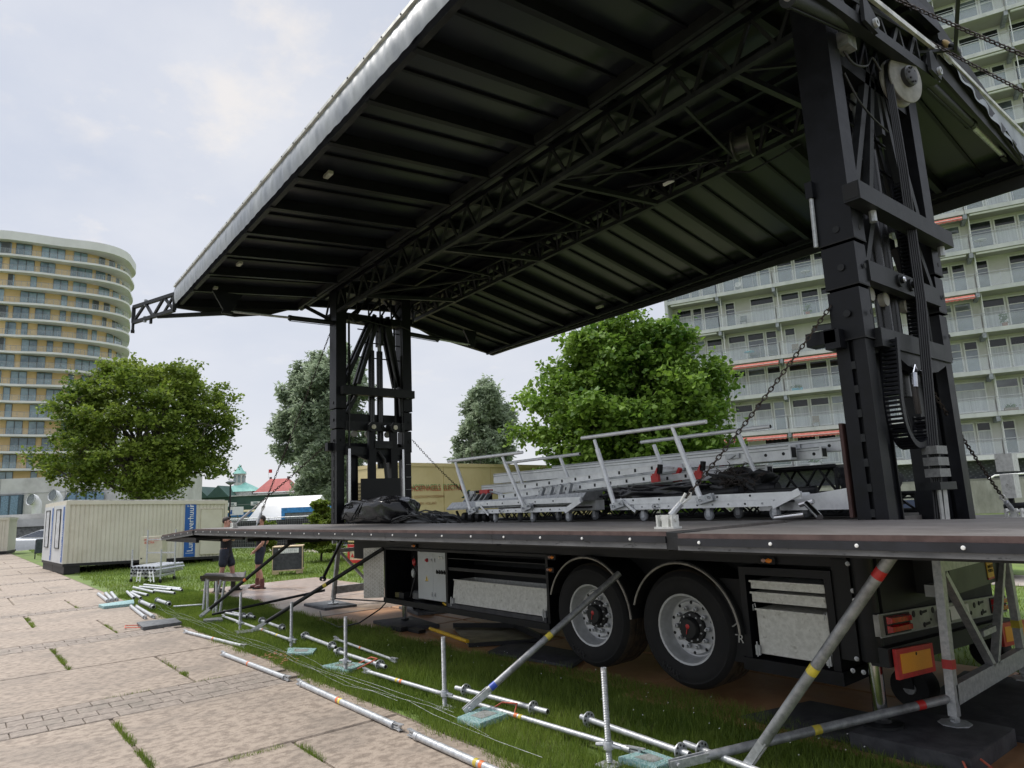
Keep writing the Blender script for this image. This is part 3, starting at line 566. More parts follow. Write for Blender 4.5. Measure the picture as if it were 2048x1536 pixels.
for x0, x1 in ((-2.86, -.9), (-.895, 1.1)): deck(x0, x1, 3.70, 5.385, 1.602, ST, t=.105)
m = MB(); m.box(-12.3, -2.45, 5.42, 7.85, 1.541, 1.588); m.build('bed_floor', DECK, ST)
for i in range(5): m = MB(); m.box(-12.3 + i * 2.2, -10.12 + i * 2.2, 7.9, 9.6, 1.36, 1.46); m.build('rear_deck_panel', DECK, ST)
m = MB(); m.box(-1.29, 1.1, 7.9, 9.6, 1.36, 1.46); m.build('rear_deck_panel', DECK, ST)
m = MB(); m.box(-2.44, 1.1, 5.42, 7.85, 1.38, 1.50); m.build('end_deck_panel', DECK, ST)
# deck anchors
def anchor(x, y, z):
    m = MB(); m.box(x - .09, x + .09, y - .05, y + .05, z, z + .015); m.box(x - .075, x - .06, y - .04, y + .04, z + .015, z + .10); m.box(x + .06, x + .075, y - .04, y + .04, z + .015, z + .10); m.tube([(x - .085, y, z + .07), (x + .085, y, z + .07)], .018, 8); m.box(x - .03, x + .03, y - .03, y + .03, z + .015, z + .1); return m.build('deck_anchor', LOCK, ST)
anchor(-3.32, 4.18, 1.606); anchor(-2.3, 8.5, 1.462); anchor(-13.4, 4.15, 1.606)
# ------------------------------------------------------------------ lattice towers
def tower(x0, x1, inner):
    yr = 6.82 if inner else 7.04; dz = -.085 if inner else 0
    s = 1 if x1 > -5 else 1      # visible face is towards +x on both
    for near in (True, False):
        ya, yb = (5.40, 5.57) if near else ((6.82, 6.98) if inner else (7.04, 7.21))
        f = -1 if near else 1
        base = MB(); base.box(x0 + .012, x0 + .115, ya + .01, yb - .01, 1.5, 3.1); base.box(x0 + .150, x1 - .012, ya + .01, yb - .01, 1.5, 3.1); base.box(x0 + .115, x0 + .15, ya + .05, yb - .02, 1.5, 3.1)
        p = base.build('tower_post', BLK, ST)
        for k in range(7):
            z = 1.62 + k * .19; l = MB(); yy = ya + .01 if near else yb - .01
            l.box(x0 + .116, x0 + .149, yy - .004, yy + .004, z, z + .06); l.build('guide_lug', BLK2, p)
        for (za, zb, g) in ((2.99 + dz, 3.40 + dz, .006), (3.42 + dz, 3.77 + dz, .018), (3.79 + dz, 6.12, .03)):
            m = MB(); m.box(x0 + .006 - g * .3, x1 - .006 + g, ya - g * .6, yb + g * .6, za, zb); sl = m.build('telescopic_sleeve', BLK, p)
            m = MB(); m.box(x0 - g * .3 + .003, x1 + g - .003, ya - g * .6 - .003, yb + g * .6 + .003, za, za + .012); m.build('sleeve_rim', DARK, sl)
        for zz in (3.9 + dz, 3.58 + dz, 3.2 + dz):
            m = MB(); yy = ya - .02 if near else yb + .02; m.lathe([(.028, 0), (.028, -.012), (0, -.013)], ((x0 + x1) / 2 + .02, yy + (.004 if near else -.004), zz), (0, 1 if near else -1, 0), 12); m.build('pin_cap', BLK2, p)
            m = MB(); m.lathe([(.022, 0), (.022, .004), (0, .004)], (x1 + .022, (ya + yb) / 2 + .02, zz), (1, 0, 0), 12); m.build('pin_hole', DARK, p)
    xb = x1 + .03
    m = MB(); m.box(xb, xb + .13, 5.26 if not inner else 5.46, 7.2 if not inner else 6.98, 4.04 + dz, 4.19 + dz); b1 = m.build('cross_beam', BLK2, ST)
    m = MB(); m.box(xb + .01, xb + .12, (5.26 if not inner else 5.46) - .004, 5.47, 4.055 + dz, 4.175 + dz); m.build('beam_end', DARK, b1)
    for y in (5.62, yr + .03):
        m = MB(); m.tube([(xb + .06, y, 3.95), (xb + .06, y, 4.04)], .03, 8); m.build('beam_bolt', GALV, b1)
    m = MB(); m.box(x1 - .06, x1 + .03, 5.57, yr, 3.47 + dz * 2, 3.64 + dz * 2); b2 = m.build('cross_beam', BLK2, ST)
    for y in (6.12, 6.36):
        m = MB(); m.lathe([(.055, 0), (.055, .02), (.03, .022), (.03, .045), (0, .046)], (x1 + .03, y, 3.56 + dz * 2), (1, 0, 0), 16); r_ = m.build('roller_boss', BLK2, b2)
        m = MB(); m.lathe([(.026, .046), (.02, .055), (0, .056)], (x1 + .03, y, 3.56 + dz * 2), (1, 0, 0), 10); m.build('pin_head', CHROME, b2)
    for y in (5.8, 6.08, 6.5):
        m = MB(); m.lathe([(.06, 0), (.06, .05), (0, .05)], (x1 - .12, y, 3.42 + dz * 2), (1, 0, 0), 18); m.build('guide_roller', M('pale nylon', (.30, .29, .26), .5), b2)
    m = MB(); m.box(x1 - .06, x1 + .05, 5.57, yr, 2.93 + dz, 3.08 + dz); b3 = m.build('cross_beam', BLK2, ST)
    m = MB(); pts = [(5.7, 2.94), (6.05, 2.82), (6.4, 2.78), (6.7, 2.82), (yr - .02, 2.93)]
    m.prism([(x1 - .05, y, z + dz) for y, z in pts], (.08, 0, 0)); m.build('belly_plate', BLK, b3)
    m = MB(); m.box(x0 - .02, x0 + .1, 5.3, yr, 2.93, 3.08); m.box(x0 - .02, x0 + .1, 5.57, yr, 3.47, 3.64); m.box(x0 - .1, x0, 5.5, 6.95, 4.04, 4.2); m.box(x0, x1, 5.57, yr, 5.42, 5.56); m.build('rear_cross_beams', BLK, ST)
    for xx in (x1 - .03, x0 + .06):
        for (ya, za, yb, zb, w) in ((6.22, 5.60, 5.58, 4.2, .075), (6.5, 5.60, yr - .08, 4.2, .075), (6.28, 5.5, 5.86, 4.2, .07), (6.44, 5.5, 6.72, 4.2, .07), (5.86, 4.06, 5.62, 3.62, .065), (6.76, 4.06, yr - .04, 3.62, .065), (6.36, 5.6, 6.36, 5.0, .06)):
            m = MB(); m.bar((xx, ya, za), (xx, yb, zb), .06, w, (0, 1, 0)); m.build('lattice_brace', BLK2 if xx > x0 + .1 else BLK, ST)
    for y in (6.2, 6.38):
        m = MB(); m.tube([(x0 + .1, y, 2.6), (x0 + .1, y, 4.9)], .062, 16); c_ = m.build('lift_cylinder', M('black glossy cylinder', (.014, .014, .015), .28, var=.2), ST)
        m = MB(); m.tube([(x0 + .1, y, 4.9), (x0 + .1, y, 5.5)], .04, 12); m.build('piston_rod', GALVD, c_)
    for y in (5.78, 6.62):
        m = MB(); m.box(x0 + .02, x0 + .15, y - .07, y + .07, 1.5, 3.0); m.box(x0 + .06, x0 + .17, y + .07, y + .09, 1.5, 3.0); m.build('inner_mast', BLK, ST)
    for z in (4.75, 5.05, 5.3): m = MB(); m.tube([(x0 + .12, 5.9, z), (x0 + .12, 6.85, z)], .012, 6); m.build('rung', BLK, ST)
    for y in (5.68, yr - .16):
        m = MB(); m.tube([(x0 + .2, y, 2.9), (x0 + .2, y, 5.4)], .022, 8); m.build('threaded_spindle', BLK2, ST)
    for y in (5.7, 6.9): m = MB(); m.bar((x0 + .13, y, 5.5), (x0 + .13, 6.36, 6.1), .06, .06, (1, 0, 0)); m.build('head_brace', BLK, ST)
    m = MB(); m.box(x0, x1, 5.57, yr, 5.95, 6.04)
    for k in range(6):
        y = 5.6 + k * .25; m.bar((x0 + .2, y, 5.56), (x0 + .2, y + .25, 5.96), .03, .03, (1, 0, 0)); m.bar((x0 + .2, y + .25, 5.56), (x0 + .2, y + .25, 5.96), .025, .025, (1, 0, 0))
    m.build('head_lattice', BLK, ST)
tower(-2.49, -2.235, False)
tower(-11.93, -11.675, True)
# left tower: extra inner frame, plate, chrome rods and hoses
for y in (6.06, 6.52):
    m = MB(); m.box(-11.62, -11.54, y - .07, y + .07, 1.55, 3.36); fr = m.build('inner_frame_post', BLK, ST)
    m = MB(); m.prism([(-11.545, y + .10 * math.cos(k * math.pi / 4 + .39), 3.36 + .10 * math.sin(k * math.pi / 4 + .39)) for k in range(8)], (.05, 0, 0)); m.build('pivot_plate', BLK2, fr)
    m = MB(); m.lathe([(.045, 0), (.045, .02), (.02, .022), (0, .022)], (-11.495, y, 3.36), (1, 0, 0), 16); m.build('pivot_pin', M('brass grey pin', (.40, .37, .28), .35, .8), fr)
m = MB(); m.box(-11.60, -11.52, 6.1, 6.48, 2.96, 3.10); m.build('inner_frame_beam', BLK2, ST)
m = MB(); m.box(-11.56, -11.52, 5.82, 6.63, 1.60, 2.40); m.build('black_plate', BLKM, ST)
for y in (5.62, 6.74): m = MB(); m.tube([(-11.6, y, 1.55), (-11.6, y, 2.95)], .03, 12); m.build('piston_rod', CHROME, ST)
m = MB(); m.tube([(-11.6, 6.22, 2.9), (-11.58, 6.33, 2.75), (-11.58, 6.36, 2.4), (-11.6, 6.33, 2.3)], .03, 8); m.build('hose', CABLE, ST)
m = MB(); m.tube([(-11.6, 6.15, 2.9), (-11.6, 6.14, 2.35)], .012, 8); m.build('hose', CABLE, ST)
m = MB(); m.tube([(-11.62, 5.63, 3.0), (-11.62, 5.63, 5.5)], .012, 8); m.tube([(-11.62, 6.75, 3.0), (-11.62, 6.75, 5.5)], .012, 8); m.build('cable', CABLE, ST)
m = MB()
for k in range(30): m.lathe([(.018, 0), (.03, .012), (.018, .024)], (-11.62, 5.63, 4.15 + k * .026), (0, 0, 1), 8); m.lathe([(.018, 0), (.03, .012), (.018, .024)], (-11.62, 6.75, 4.15 + k * .022), (0, 0, 1), 8)
m.build('spindle_spring', BLK2, ST)
m = MB(); m.tube([(-11.62, 5.66, 5.46), (-11.6, 5.75, 5.38), (-11.6, 5.95, 5.43), (-11.6, 6.2, 5.40), (-11.6, 6.5, 5.36), (-11.6, 6.7, 5.42), (-11.6, 6.95, 5.35)], .012, 6); m.tube([(-11.62, 5.66, 5.40), (-11.6, 5.8, 5.34), (-11.6, 6.0, 5.40)], .01, 6); m.build('hose', CABLE, ST)
for k in range(5): m = MB(); m.box(-11.654, -11.648, 6.83, 6.97, 1.7 + .24 * k, 1.708 + .24 * k); m.build('height_mark', M('pale mark', (.35, .35, .35), .6), ST)
# right tower: pulley, hoses, energy chain, hose clamps
m = MB(); m.lathe([(.0, -.02), (.225, -.02), (.235, -.012), (.235, .0), (.225, .012), (.19, .02), (.185, .06), (.225, .068), (.235, .076), (.235, .088), (.225, .095), (.11, .095), (.10, .10), (.0, .10)], (-2.14, 6.58, 5.55), (1, -.22, -.04), 40); pu = m.build('cable_pulley', M('grey pulley', (.20, .195, .185), .5, c2=(.30, .29, .28), scale=8), ST)
m = MB(); m.lathe([(.095, .095), (.095, .14), (.08, .15), (.03, .155), (0, .155)], (-2.14, 6.58, 5.55), (1, -.22, -.04), 28); m.build('pulley_hub', M('hub grey', (.03, .03, .031), .4), pu)
for k in range(8): m = MB(); t = k * math.pi / 4; m.lathe([(.010, .15), (.010, .162), (0, .163)], (-2.14, 6.57 + .07 * math.cos(t) - .002, 5.545 + .07 * math.sin(t)), (1, -.22, -.04), 8); m.build('hub_bolt', DARK, pu)
for k in range(5):
    x = -2.155 + .012 * k; yo = -.205 - .004 * k
    m = MB(); m.tube([(x, 6.58, 5.775), (x, 6.46, 5.74), (x, 6.385, 5.66), (x, 6.365, 5.52), (x + .01, 6.33 + .011 * k, 4.6), (x + .01, 6.28 + .012 * k, 3.4), (x + .02, 6.05 + .012 * k, 2.2), (x + .01, 5.98 + .012 * k, 1.52)], .0085, 6); m.build('hydraulic_hose', CABLE, ST)
m = MB()
for k in range(3): m.box(-2.17, -2.06, 5.98, 6.20, 1.90 + .09 * k - (.0), 1.965 + .09 * k)
m.build('hose_clamp', M('grey clamp block', (.17, .17, .165), .5, var=.2, scale=30), ST)
m = MB(); m.box(-2.2, -2.05, 5.92, 6.26, 1.80, 1.86); m.build('clamp_bracket', BLK2, ST)
for k in range(6): m = MB(); m.tube([(-2.10, 6.0 + .03 * k, 1.80), (-2.10, 5.99 + .026 * k, 1.5)], .012, 6); m.build('steel_pipe', M('pale pipe', (.45, .45, .43), .4, .4), ST)
def chainlinks(pts, w, name, sp=.036):
    P = [Vector(p) for p in pts]; L_ = []
    # resample a smooth curve
    Q = []
    for i in range(len(P) - 1):
        p0 = P[max(i - 1, 0)]; p1 = P[i]; p2 = P[i + 1]; p3 = P[min(i + 2, len(P) - 1)]
        for k in range(12):
            t = k / 12; Q.append(.5 * ((2 * p1) + (-p0 + p2) * t + (2 * p0 - 5 * p1 + 4 * p2 - p3) * t * t + (-p0 + 3 * p1 - 3 * p2 + p3) * t ** 3))
    Q.append(P[-1]); d = 0; last = Q[0]; out = [Q[0]]
    for q in Q[1:]:
        while (q - last).length >= sp: last = last + (q - last).normalized() * sp; out.append(last)
    root = None
    m = MB()
    for a, b in zip(out, out[1:]):
        dd = (b - a).normalized(); n = dd.cross(Vector((1, 0, 0))).normalized(); c = (a + b) / 2
        for sx in (-w / 2, w / 2): m.bar(a + Vector((sx, 0, 0)), b + Vector((sx, 0, 0)), .014, .05, n)
        m.bar(c + n * .02 - Vector((w / 2, 0, 0)), c + n * .02 + Vector((w / 2, 0, 0)), sp * .55, .008, n); m.bar(c - n * .02 - Vector((w / 2, 0, 0)), c - n * .02 + Vector((w / 2, 0, 0)), sp * .45, .008, n)
    return m.build(name, BLK, ST)
chainlinks([(-2.2, 5.74, 3.0), (-2.2, 5.70, 2.75), (-2.2, 5.66, 2.5), (-2.2, 5.68, 2.31), (-2.2, 5.77, 2.19), (-2.2, 5.90, 2.15), (-2.2, 6.05, 2.19), (-2.2, 6.16, 2.31), (-2.2, 6.18, 2.42)], .12, 'energy_chain')
chainlinks([(-2.27, 6.72, 5.3), (-2.27, 6.62, 4.6), (-2.27, 6.55, 3.9), (-2.27, 6.5, 3.1)], .08, 'energy_chain')
m = MB(); m.bar((-2.15, 6.25, 2.05), (-2.15, 6.25, 2.46), .02, .05, (0, 1, 0)); m.build('chain_bracket', BLK2, ST)
for y in (6.10, 6.14): m = MB(); m.tube([(-2.2, y, 2.42), (-2.2, y - .01, 2.58), (-2.2, y, 2.66)], .017, 8); m.build('hose', M('brown black hose', (.03, .02, .016), .5), ST)
m = MB(); m.tube([(-2.19, 6.10, 2.64), (-2.19, 6.12, 2.76)], .022, 8); m.tube([(-2.19, 6.10, 2.76), (-2.19, 6.16, 2.83), (-2.19, 6.19, 2.78)], .007, 6); m.tube([(-2.17, 6.2, 2.78), (-2.17, 6.26, 2.82), (-2.17, 6.31, 2.7), (-2.17, 6.27, 2.5)], .007, 6); m.build('hose_fitting', CHROME, ST)
m = MB(); m.tube([(-2.3, 5.97, 2.95), (-2.24, 6.06, 2.2)], .006, 6); m.build('cable', CABLE, ST)
m = MB(); m.tube([(-2.51, 5.36, 3.8), (-2.5, 5.36, 4.25)], .018, 8); m.build('lock_rod', GALV, ST)
m = MB(); m.box(-2.53, -2.47, 5.33, 5.4, 4.22, 4.36); m.build('rod_bracket', BLK, ST)
m = MB(); m.box(-2.53, -2.505, 5.4, 5.56, 1.62, 2.35); m.build('red_oxide_rail', M('rusty rail', (.05, .022, .018), .6), ST)
m = MB(); m.box(-2.66, -2.42, 5.3, 5.45, 2.98, 3.09); m.build('guide_box', BLK, ST)
m = MB(); m.prism([(-2.42, 5.72, 2.98), (-2.42, 5.92, 2.98), (-2.42, 5.84, 3.28), (-2.42, 5.78, 3.28)], (.03, 0, 0)); m.build('chain_catch', BLK, ST)

# ------------------------------------------------------------------ roof
def FE(x): return Vector((x, 2.92, 5.60 + (x + 12.77) * .0355))      # front edge
def HF(x): return Vector((x, 5.12, 5.86 + (x + 12.3) * .0288))       # front hinge
def TF(x): return Vector((x, 5.42, 5.545 + (x + 11.63) * .0225))     # front truss lower chord
def TR(x): return Vector((x, 7.40, 5.76 + (x + 12.2) * .0210))       # rear truss lower chord
def HR(x): return Vector((x, 7.42, 5.93 + (x + 12.2) * .0215))
def RE(x): return Vector((x, 10.0, 5.44 + (x + 12.35) * .0165))      # rear edge
U = Vector((0, 0, 1))
XR = [-12.85 + .905 * k for k in range(13)]                           # -12.85 .. -1.99
def panel(A, B, x0, x1, lift, t=.02):
    m = MB(); a, b, c, d = A(x0) + U * lift, A(x1) + U * lift, B(x1) + U * lift, B(x0) + U * lift
    m.hexa([a, b, c, d, a + U * t, b + U * t, c + U * t, d + U * t]); return m.build('roof_panel', ROOFP, ST)
def MF(x): return HF(x) + U * .10
def MR(x): return HR(x) + Vector((0, 0, .22))
for a, b in zip(XR, XR[1:]):
    panel(FE, HF, a, b - .003, .12); panel(MF, MR, a, b - .003, .12); panel(HR, RE, a, b - .003, .12)
for i, x in enumerate(XR):
    for A, B, nm in ((FE, HF, 'roof_rib'), (MF, MR, 'cross_rib'), (HR, RE, 'roof_rib')):
        m = MB(); w = .07
        m.bar(A(x) + U * .045, B(x) + U * .045, w, .14); m.build(nm, BLK, ST)
    if i < 12:
        xm = x + .45
        for A, B in ((FE, HF), (HR, RE)):
            m = MB(); m.bar(A(xm) + U * .108, B(xm) + U * .108, .035, .03); m.build('roof_batten', BLK, ST)
def along(F, off, w, h, name, mat, x0=-12.88, x1=-1.98, up=(0, 0, 1)):
    m = MB(); m.bar(F(x0) + Vector(off), F(x1) + Vector(off), w, h, up); return m.build(name, mat, ST)
along(FE, (0, .03, .06), .06, .13, 'front_edge_beam', BLK2)
along(RE, (0, 0, .02), .08, .10, 'rear_edge_beam', BLK)
along(RE, (0, -.14, .0), .05, .05, 'rear_edge_chord', BLK)
m = MB()
for k in range(34): x = -12.7 + k * .315; m.bar(RE(x) + Vector((0, -.02, 0)), RE(x + .157) + Vector((0, -.14, -.0)), .025, .025); m.bar(RE(x + .157) + Vector((0, -.14, 0)), RE(x + .315) + Vector((0, -.02, 0)), .025, .025)
m.build('edge_lattice', BLK, ST)
along(HF, (0, 0, .05), .05, .12, 'hinge_beam', BLK2); along(HF, (0, .075, .05), .05, .12, 'hinge_beam', BLK2); along(HR, (0, .05, .0), .07, .1, 'hinge_beam', BLK)
for (LC, top, n) in ((TF, .42, 22), (TR, .40, 22)):
    along(LC, (0, 0, 0), .06, .06, 'truss_chord', BLK2, -12.2, -2.2); along(LC, (0, .0, top), .06, .06, 'truss_chord', BLK, -12.2, -2.2)
    along(LC, (0, .24 if LC is TF else -.24, top * .55), .05, .05, 'truss_chord', BLK, -12.2, -2.2)
    dx = 10.0 / n
    for k in range(n):
        xa = -12.2 + k * dx; yo = .24 if LC is TF else -.24
        m = MB(); m.bar(LC(xa), LC(xa + dx / 2) + U * top, .03, .035); m.bar(LC(xa + dx / 2) + U * top, LC(xa + dx), .03, .035); m.bar(LC(xa), LC(xa + dx / 2) + Vector((0, yo, top * .55)), .025, .03); m.bar(LC(xa + dx / 2) + Vector((0, yo, top * .55)), LC(xa + dx), .025, .03); m.build('truss_web', BLKM, ST)
for k in range(4):           # cross trusses and wind bracing between the two girders
    x = -10.6 + k * 2.5
    m = MB(); m.bar(TF(x), TR(x), .06, .06); m.build('cross_truss', BLK2, ST)
    m = MB(); m.bar(TF(x) + U * .02, TR(x + 1.25) + U * .1, .03, .03); m.bar(TF(x + 1.9), TR(x + 1.25) + U * .1, .03, .03); m.build('wind_brace', BLKM, ST)
def MIDP(t): return lambda x: TF(x) * (1 - t) + TR(x) * t + U * .42
for t in (.36, .66): along(MIDP(t), (0, 0, 0), .05, .08, 'purlin', BLK)
for k, (x, F) in enumerate(((-11.9, FE), (-10.6, FE), (-7.3, FE), (-3.9, RE), (-8.9, RE))):
    p = F(x) + Vector((0, .35 if F is FE else -.35, .07)); m = MB(); m.box(p.x - .08, p.x + .08, p.y - .03, p.y + .03, p.z - .02, p.z + .02); m.build('panel_clip', M('pale clip', (.35, .36, .30), .5), ST)
m = MB(); m.lathe([(.0, -.10), (.17, -.10), (.17, -.085), (.10, -.08), (.10, .08), (.17, .085), (.17, .10), (.0, .10)], (-3.85, 6.75, 5.78), (1, .3, 0), 28); m.build('cable_reel', M('dark grey reel', (.045, .045, .04), .4), ST)
m = MB(); m.tube([(-5.2, 6.3, 5.68), (-4.6, 6.5, 5.6), (-4.1, 6.6, 5.66)], .014, 6); m.tube([(-4.3, 6.9, 5.68), (-4.0, 7.1, 5.6), (-3.4, 7.2, 5.72)], .012, 6); m.build('roof_cable', CABLE, ST)
m = MB(); m.box(-4.85, -4.7, 6.55, 6.58, 5.62, 5.65); m.build('roof_tag', WHT, ST)
# tarpaulin valance along the front edge, wrinkled
def valance(name, x0, x1, n, rows=6):
    v = []; q = []
    for i in range(n + 1):
        x = x0 + (x1 - x0) * i / n; f = FE(x)
        for j in range(rows + 1):
            t = j / rows; s = math.sin(x * 21 + 3 * math.sin(x * 3.1)) * .6 + math.sin(x * 47 + 1) * .4
            sag = .004 * math.sin(x * 6.1) + .006 * math.sin(x * 29) * math.sin(x * 2.3)
            v.append((x + .01 * math.sin(x * 17 + t * 4), 2.86 - .007 * s * math.sin(math.pi * min(1, t * 1.1)) - .025 * math.sin(math.pi * t), f.z + .33 - .33 * t - (sag if j == rows else 0)))
    for i in range(n):
        for j in range(rows): a = i * (rows + 1) + j; q.append((a, a + rows + 1, a + rows + 2, a + 1))
    o = npobj(name, np.array(v), np.array(q), TARP, ST); o.data.polygons.foreach_set('use_smooth', [True] * len(q)); return o
va = valance('tarpaulin_valance', -12.92, -1.98, 420)
along(FE, (0, -.065, .345), .05, .035, 'edge_rail', M('pale edge rail', (.55, .55, .52), .45, .3))
for k in range(30):
    f = FE(-12.7 + k * .36); m = MB(); m.lathe([(.010, 0), (.010, -.006), (0, -.006)], (f.x, f.y - .09, f.z + .345), (0, 1, 0), 6); m.build('rail_rivet', DARK, ST)
m = MB(); m.hexa([FE(-12.9) + U * .14, FE(-1.98) + U * .14, HF(-1.98) + U * .14, HF(-12.9) + U * .14, FE(-12.9) + U * .33, FE(-1.98) + U * .33, HF(-1.98) + U * .36, HF(-12.9) + U * .36]); m.build('roof_cover', BLKM, ST)
m = MB(); m.hexa([MF(-12.9) + U * .15, MF(-1.98) + U * .15, MR(-1.98) + U * .15, MR(-12.9) + U * .15, MF(-12.9) + U * .27, MF(-1.98) + U * .27, MR(-1.98) + U * .27, MR(-12.9) + U * .27]); m.build('roof_cover', BLKM, ST)
m = MB(); m.hexa([HR(-12.9) + U * .14, HR(-1.98) + U * .14, RE(-1.98) + U * .14, RE(-12.9) + U * .14, HR(-12.9) + U * .38, HR(-1.98) + U * .38, RE(-1.98) + U * .36, RE(-12.9) + U * .36]); m.build('roof_cover', BLKM, ST)
m = MB(); m.box(-12.9, -1.98, 10.04, 10.06, 5.42, 5.8); m.build('rear_valance', BLKM, ST)
# left gable boards
m = MB(); m.prism([(-12.92, 2.88, 5.55), (-12.92, 3.92, 5.53), (-12.92, 4.57, 5.66), (-12.92, 5.37, 5.98), (-12.92, 5.3, 6.2), (-12.92, 2.9, 5.9)], (.05, 0, 0)); m.build('gable_board', BLKM, ST)
m = MB(); m.prism([(-12.92, 7.5, 5.98), (-12.92, 8.3, 5.68), (-12.92, 8.7, 5.62), (-12.92, 10.05, 5.42), (-12.92, 10.05, 5.75), (-12.92, 7.4, 6.3)], (.05, 0, 0)); m.build('gable_board', BLKM, ST)
m = MB(); m.bar((-12.4, 5.08, 5.78), (-11.95, 5.38, 5.46), .06, .07); m.build('corner_strut', BLK, ST)
# folding boom at the front left corner
A0, A1 = Vector((-12.88, 2.86, 5.50)), Vector((-12.88, 2.86, 5.80)); B0, B1 = Vector((-14.1, 2.43, 5.50)), Vector((-14.1, 2.43, 5.80))
m = MB()
for a, b in ((A0, B0), (A1, B1), (A0, A1), (B0, B1)): m.bar(a, b, .06, .06)
m.build('boom_frame', BLK2, ST)
pp = [A0, A1 * .75 + B1 * .25, A0 * .5 + B0 * .5, A1 * .3 + B1 * .7, B0]
m = MB()
for a, b in zip(pp, pp[1:]): m.bar(a, b, .04, .045)
m.bar(A1, A0 * .75 + B0 * .25, .035, .04); m.build('boom_web', BLK2, ST)
m = MB(); m.bar(B0, B0 - U * .17, .04, .07, (1, 0, 0)); m.lathe([(.018, -.03), (.035, -.03), (.035, .03), (.018, .03)], B0 - U * .17, (.3, 1, 0), 12, close=True); m.bar(A0 * .45 + B0 * .55, A0 * .45 + B0 * .55 - U * .12, .04, .07, (1, 0, 0)); m.build('boom_lug', BLK2, ST)
m = MB(); m.tube([A1 * .3 + B1 * .7 - U * .05, A1 * .3 + B1 * .7 + U * .07], .03, 8); m.tube([A0 * .3 + B0 * .7 - U * .06, A0 * .3 + B0 * .7 + U * .05], .03, 8); m.build('boom_pin', GALVD, ST)
m = MB(); m.bar(A0 * .6 + B0 * .4 + Vector((0, 0, -.02)), (-12.7, 3.7, 5.52), .05, .07); m.build('boom_arm', BLK2, ST)
# hydraulic wing cylinders
def cyl(a, b, c, r1, r2):
    m = MB(); m.tube([a, b], r1, 18); m.tube([lerp(a, b, .96), lerp(a, b, 1.01)], r1 * 1.12, 18); o = m.build('wing_cylinder', BLK2, ST)
    m = MB(); m.tube([b, c], r2, 12); m.build('piston_rod', GALV, o)
    m = MB(); q = Vector(lerp(a, b, .1)); e = Vector(b); m.tube([q - U * (r1 + .015), e - U * (r1 + .015)], .007, 6); m.build('oil_pipe', BLK, o)
    m = MB(); d = (Vector(c) - Vector(b)).normalized(); m.prism([Vector(c) + Vector((-.02, -.09, -.05)), Vector(c) + Vector((-.02, .09, -.05)), Vector(c) + Vector((-.02, .16, .14)), Vector(c) + Vector((-.02, -.05, .12))], (.04, 0, 0)); m.build('cylinder_lug', BLK2, o)
cyl((-2.1, 7.11, 5.80), (-2.1, 8.51, 5.76), (-2.1, 9.60, 5.72), .052, .03)
cyl((-2.1, 5.72, 5.70), (-2.1, 4.55, 5.44), (-2.1, 3.5, 5.55), .062, .03)
cyl((-11.8, 5.5, 5.355), (-11.8, 4.54, 5.335), (-11.8, 3.45, 5.30), .045, .022)
cyl((-11.8, 6.9, 5.345), (-11.8, 7.75, 5.31), (-11.8, 8.6, 5.28), .045, .022)
m = MB(); m.prism([(-11.82, 3.2, 5.62), (-11.82, 3.7, 5.62), (-11.82, 3.5, 5.28), (-11.82, 3.4, 5.28)], (.05, 0, 0)); m.prism([(-11.82, 8.4, 5.6), (-11.82, 8.75, 5.6), (-11.82, 8.66, 5.26), (-11.82, 8.58, 5.26)], (.05, 0, 0)); m.build('cylinder_bracket', BLK, ST)
# right end frame: inclined lattice girder and wing gable
LCy = lambda t: Vector((-2.04, 4.3 + 3.0 * t, 5.535 + .27 * t)); UCy = lambda t: Vector((-2.04, 4.3 + 3.35 * t, 5.62 + .65 * t))
m = MB(); m.bar(LCy(0), LCy(1), .09, .10); m.build('end_chord', BLK2, ST); m = MB(); m.bar(UCy(0), UCy(1), .05, .06); m.build('end_chord', BLK2, ST)
for k in range(7):
    t = .15 + k * .125; m = MB(); m.bar(LCy(t), UCy(t), .035, .045, (0, 1, 0)); m.bar(UCy(t), LCy(t + .11), .03, .035, (0, 1, 0)); m.build('end_web', BLK2, ST)
for t in (.45, .93):
    c = LCy(t) + Vector((.06, 0, .03)); m = MB(); m.prism([c + Vector((0, -.14, -.08)), c + Vector((0, .1, -.10)), c + Vector((0, .16, .02)), c + Vector((0, -.05, .16)), c + Vector((0, -.12, .12))], (.03, 0, 0)); g_ = m.build('pin_plate', BLK2, ST)
    m = MB(); m.lathe([(.02, 0), (.04, 0), (.04, .025), (.02, .025)], c + Vector((.03, .05, -.03)), (1, 0, 0), 16, close=True); m.build('pin_ring', GALV, g_)
m = MB(); m.bar((-1.98, 4.6, 5.85), (-1.98, 7.36, 6.11), .03, .05); m.bar((-1.96, 7.30, 6.10), (-1.96, 10.05, 6.08), .04, .04); m.build('gable_rail', M('pale edge rail', (.55, .55, .52), .45, .3), ST)
m = MB(); m.prism([(-2.02, 7.3, 5.86), (-2.02, 10.05, 5.60), (-2.02, 10.05, 6.06), (-2.02, 7.3, 6.08)], (.03, 0, 0)); m.build('gable_board', BLKM, ST)
v = []; q = []
for i in range(61):
    t = i / 60; y = 7.34 + 2.72 * t; zt = 6.09 - .02 * t; h = .03 + .34 * min(1, t * 1.25) + .008 * math.sin(t * 38)
    for j in range(5): s = j / 4; v.append((-1.965 + .012 * math.sin(t * 42 + s * 3) * s + .02 * s, y + .004 * math.sin(t * 30) * s, zt - h * s))
for i in range(60):
    for j in range(4): a = i * 5 + j; q.append((a, a + 5, a + 6, a + 1))
o = npobj('tarpaulin_flap', np.array(v), np.array(q), TARP, ST); o.data.polygons.foreach_set('use_smooth', [True] * len(q))
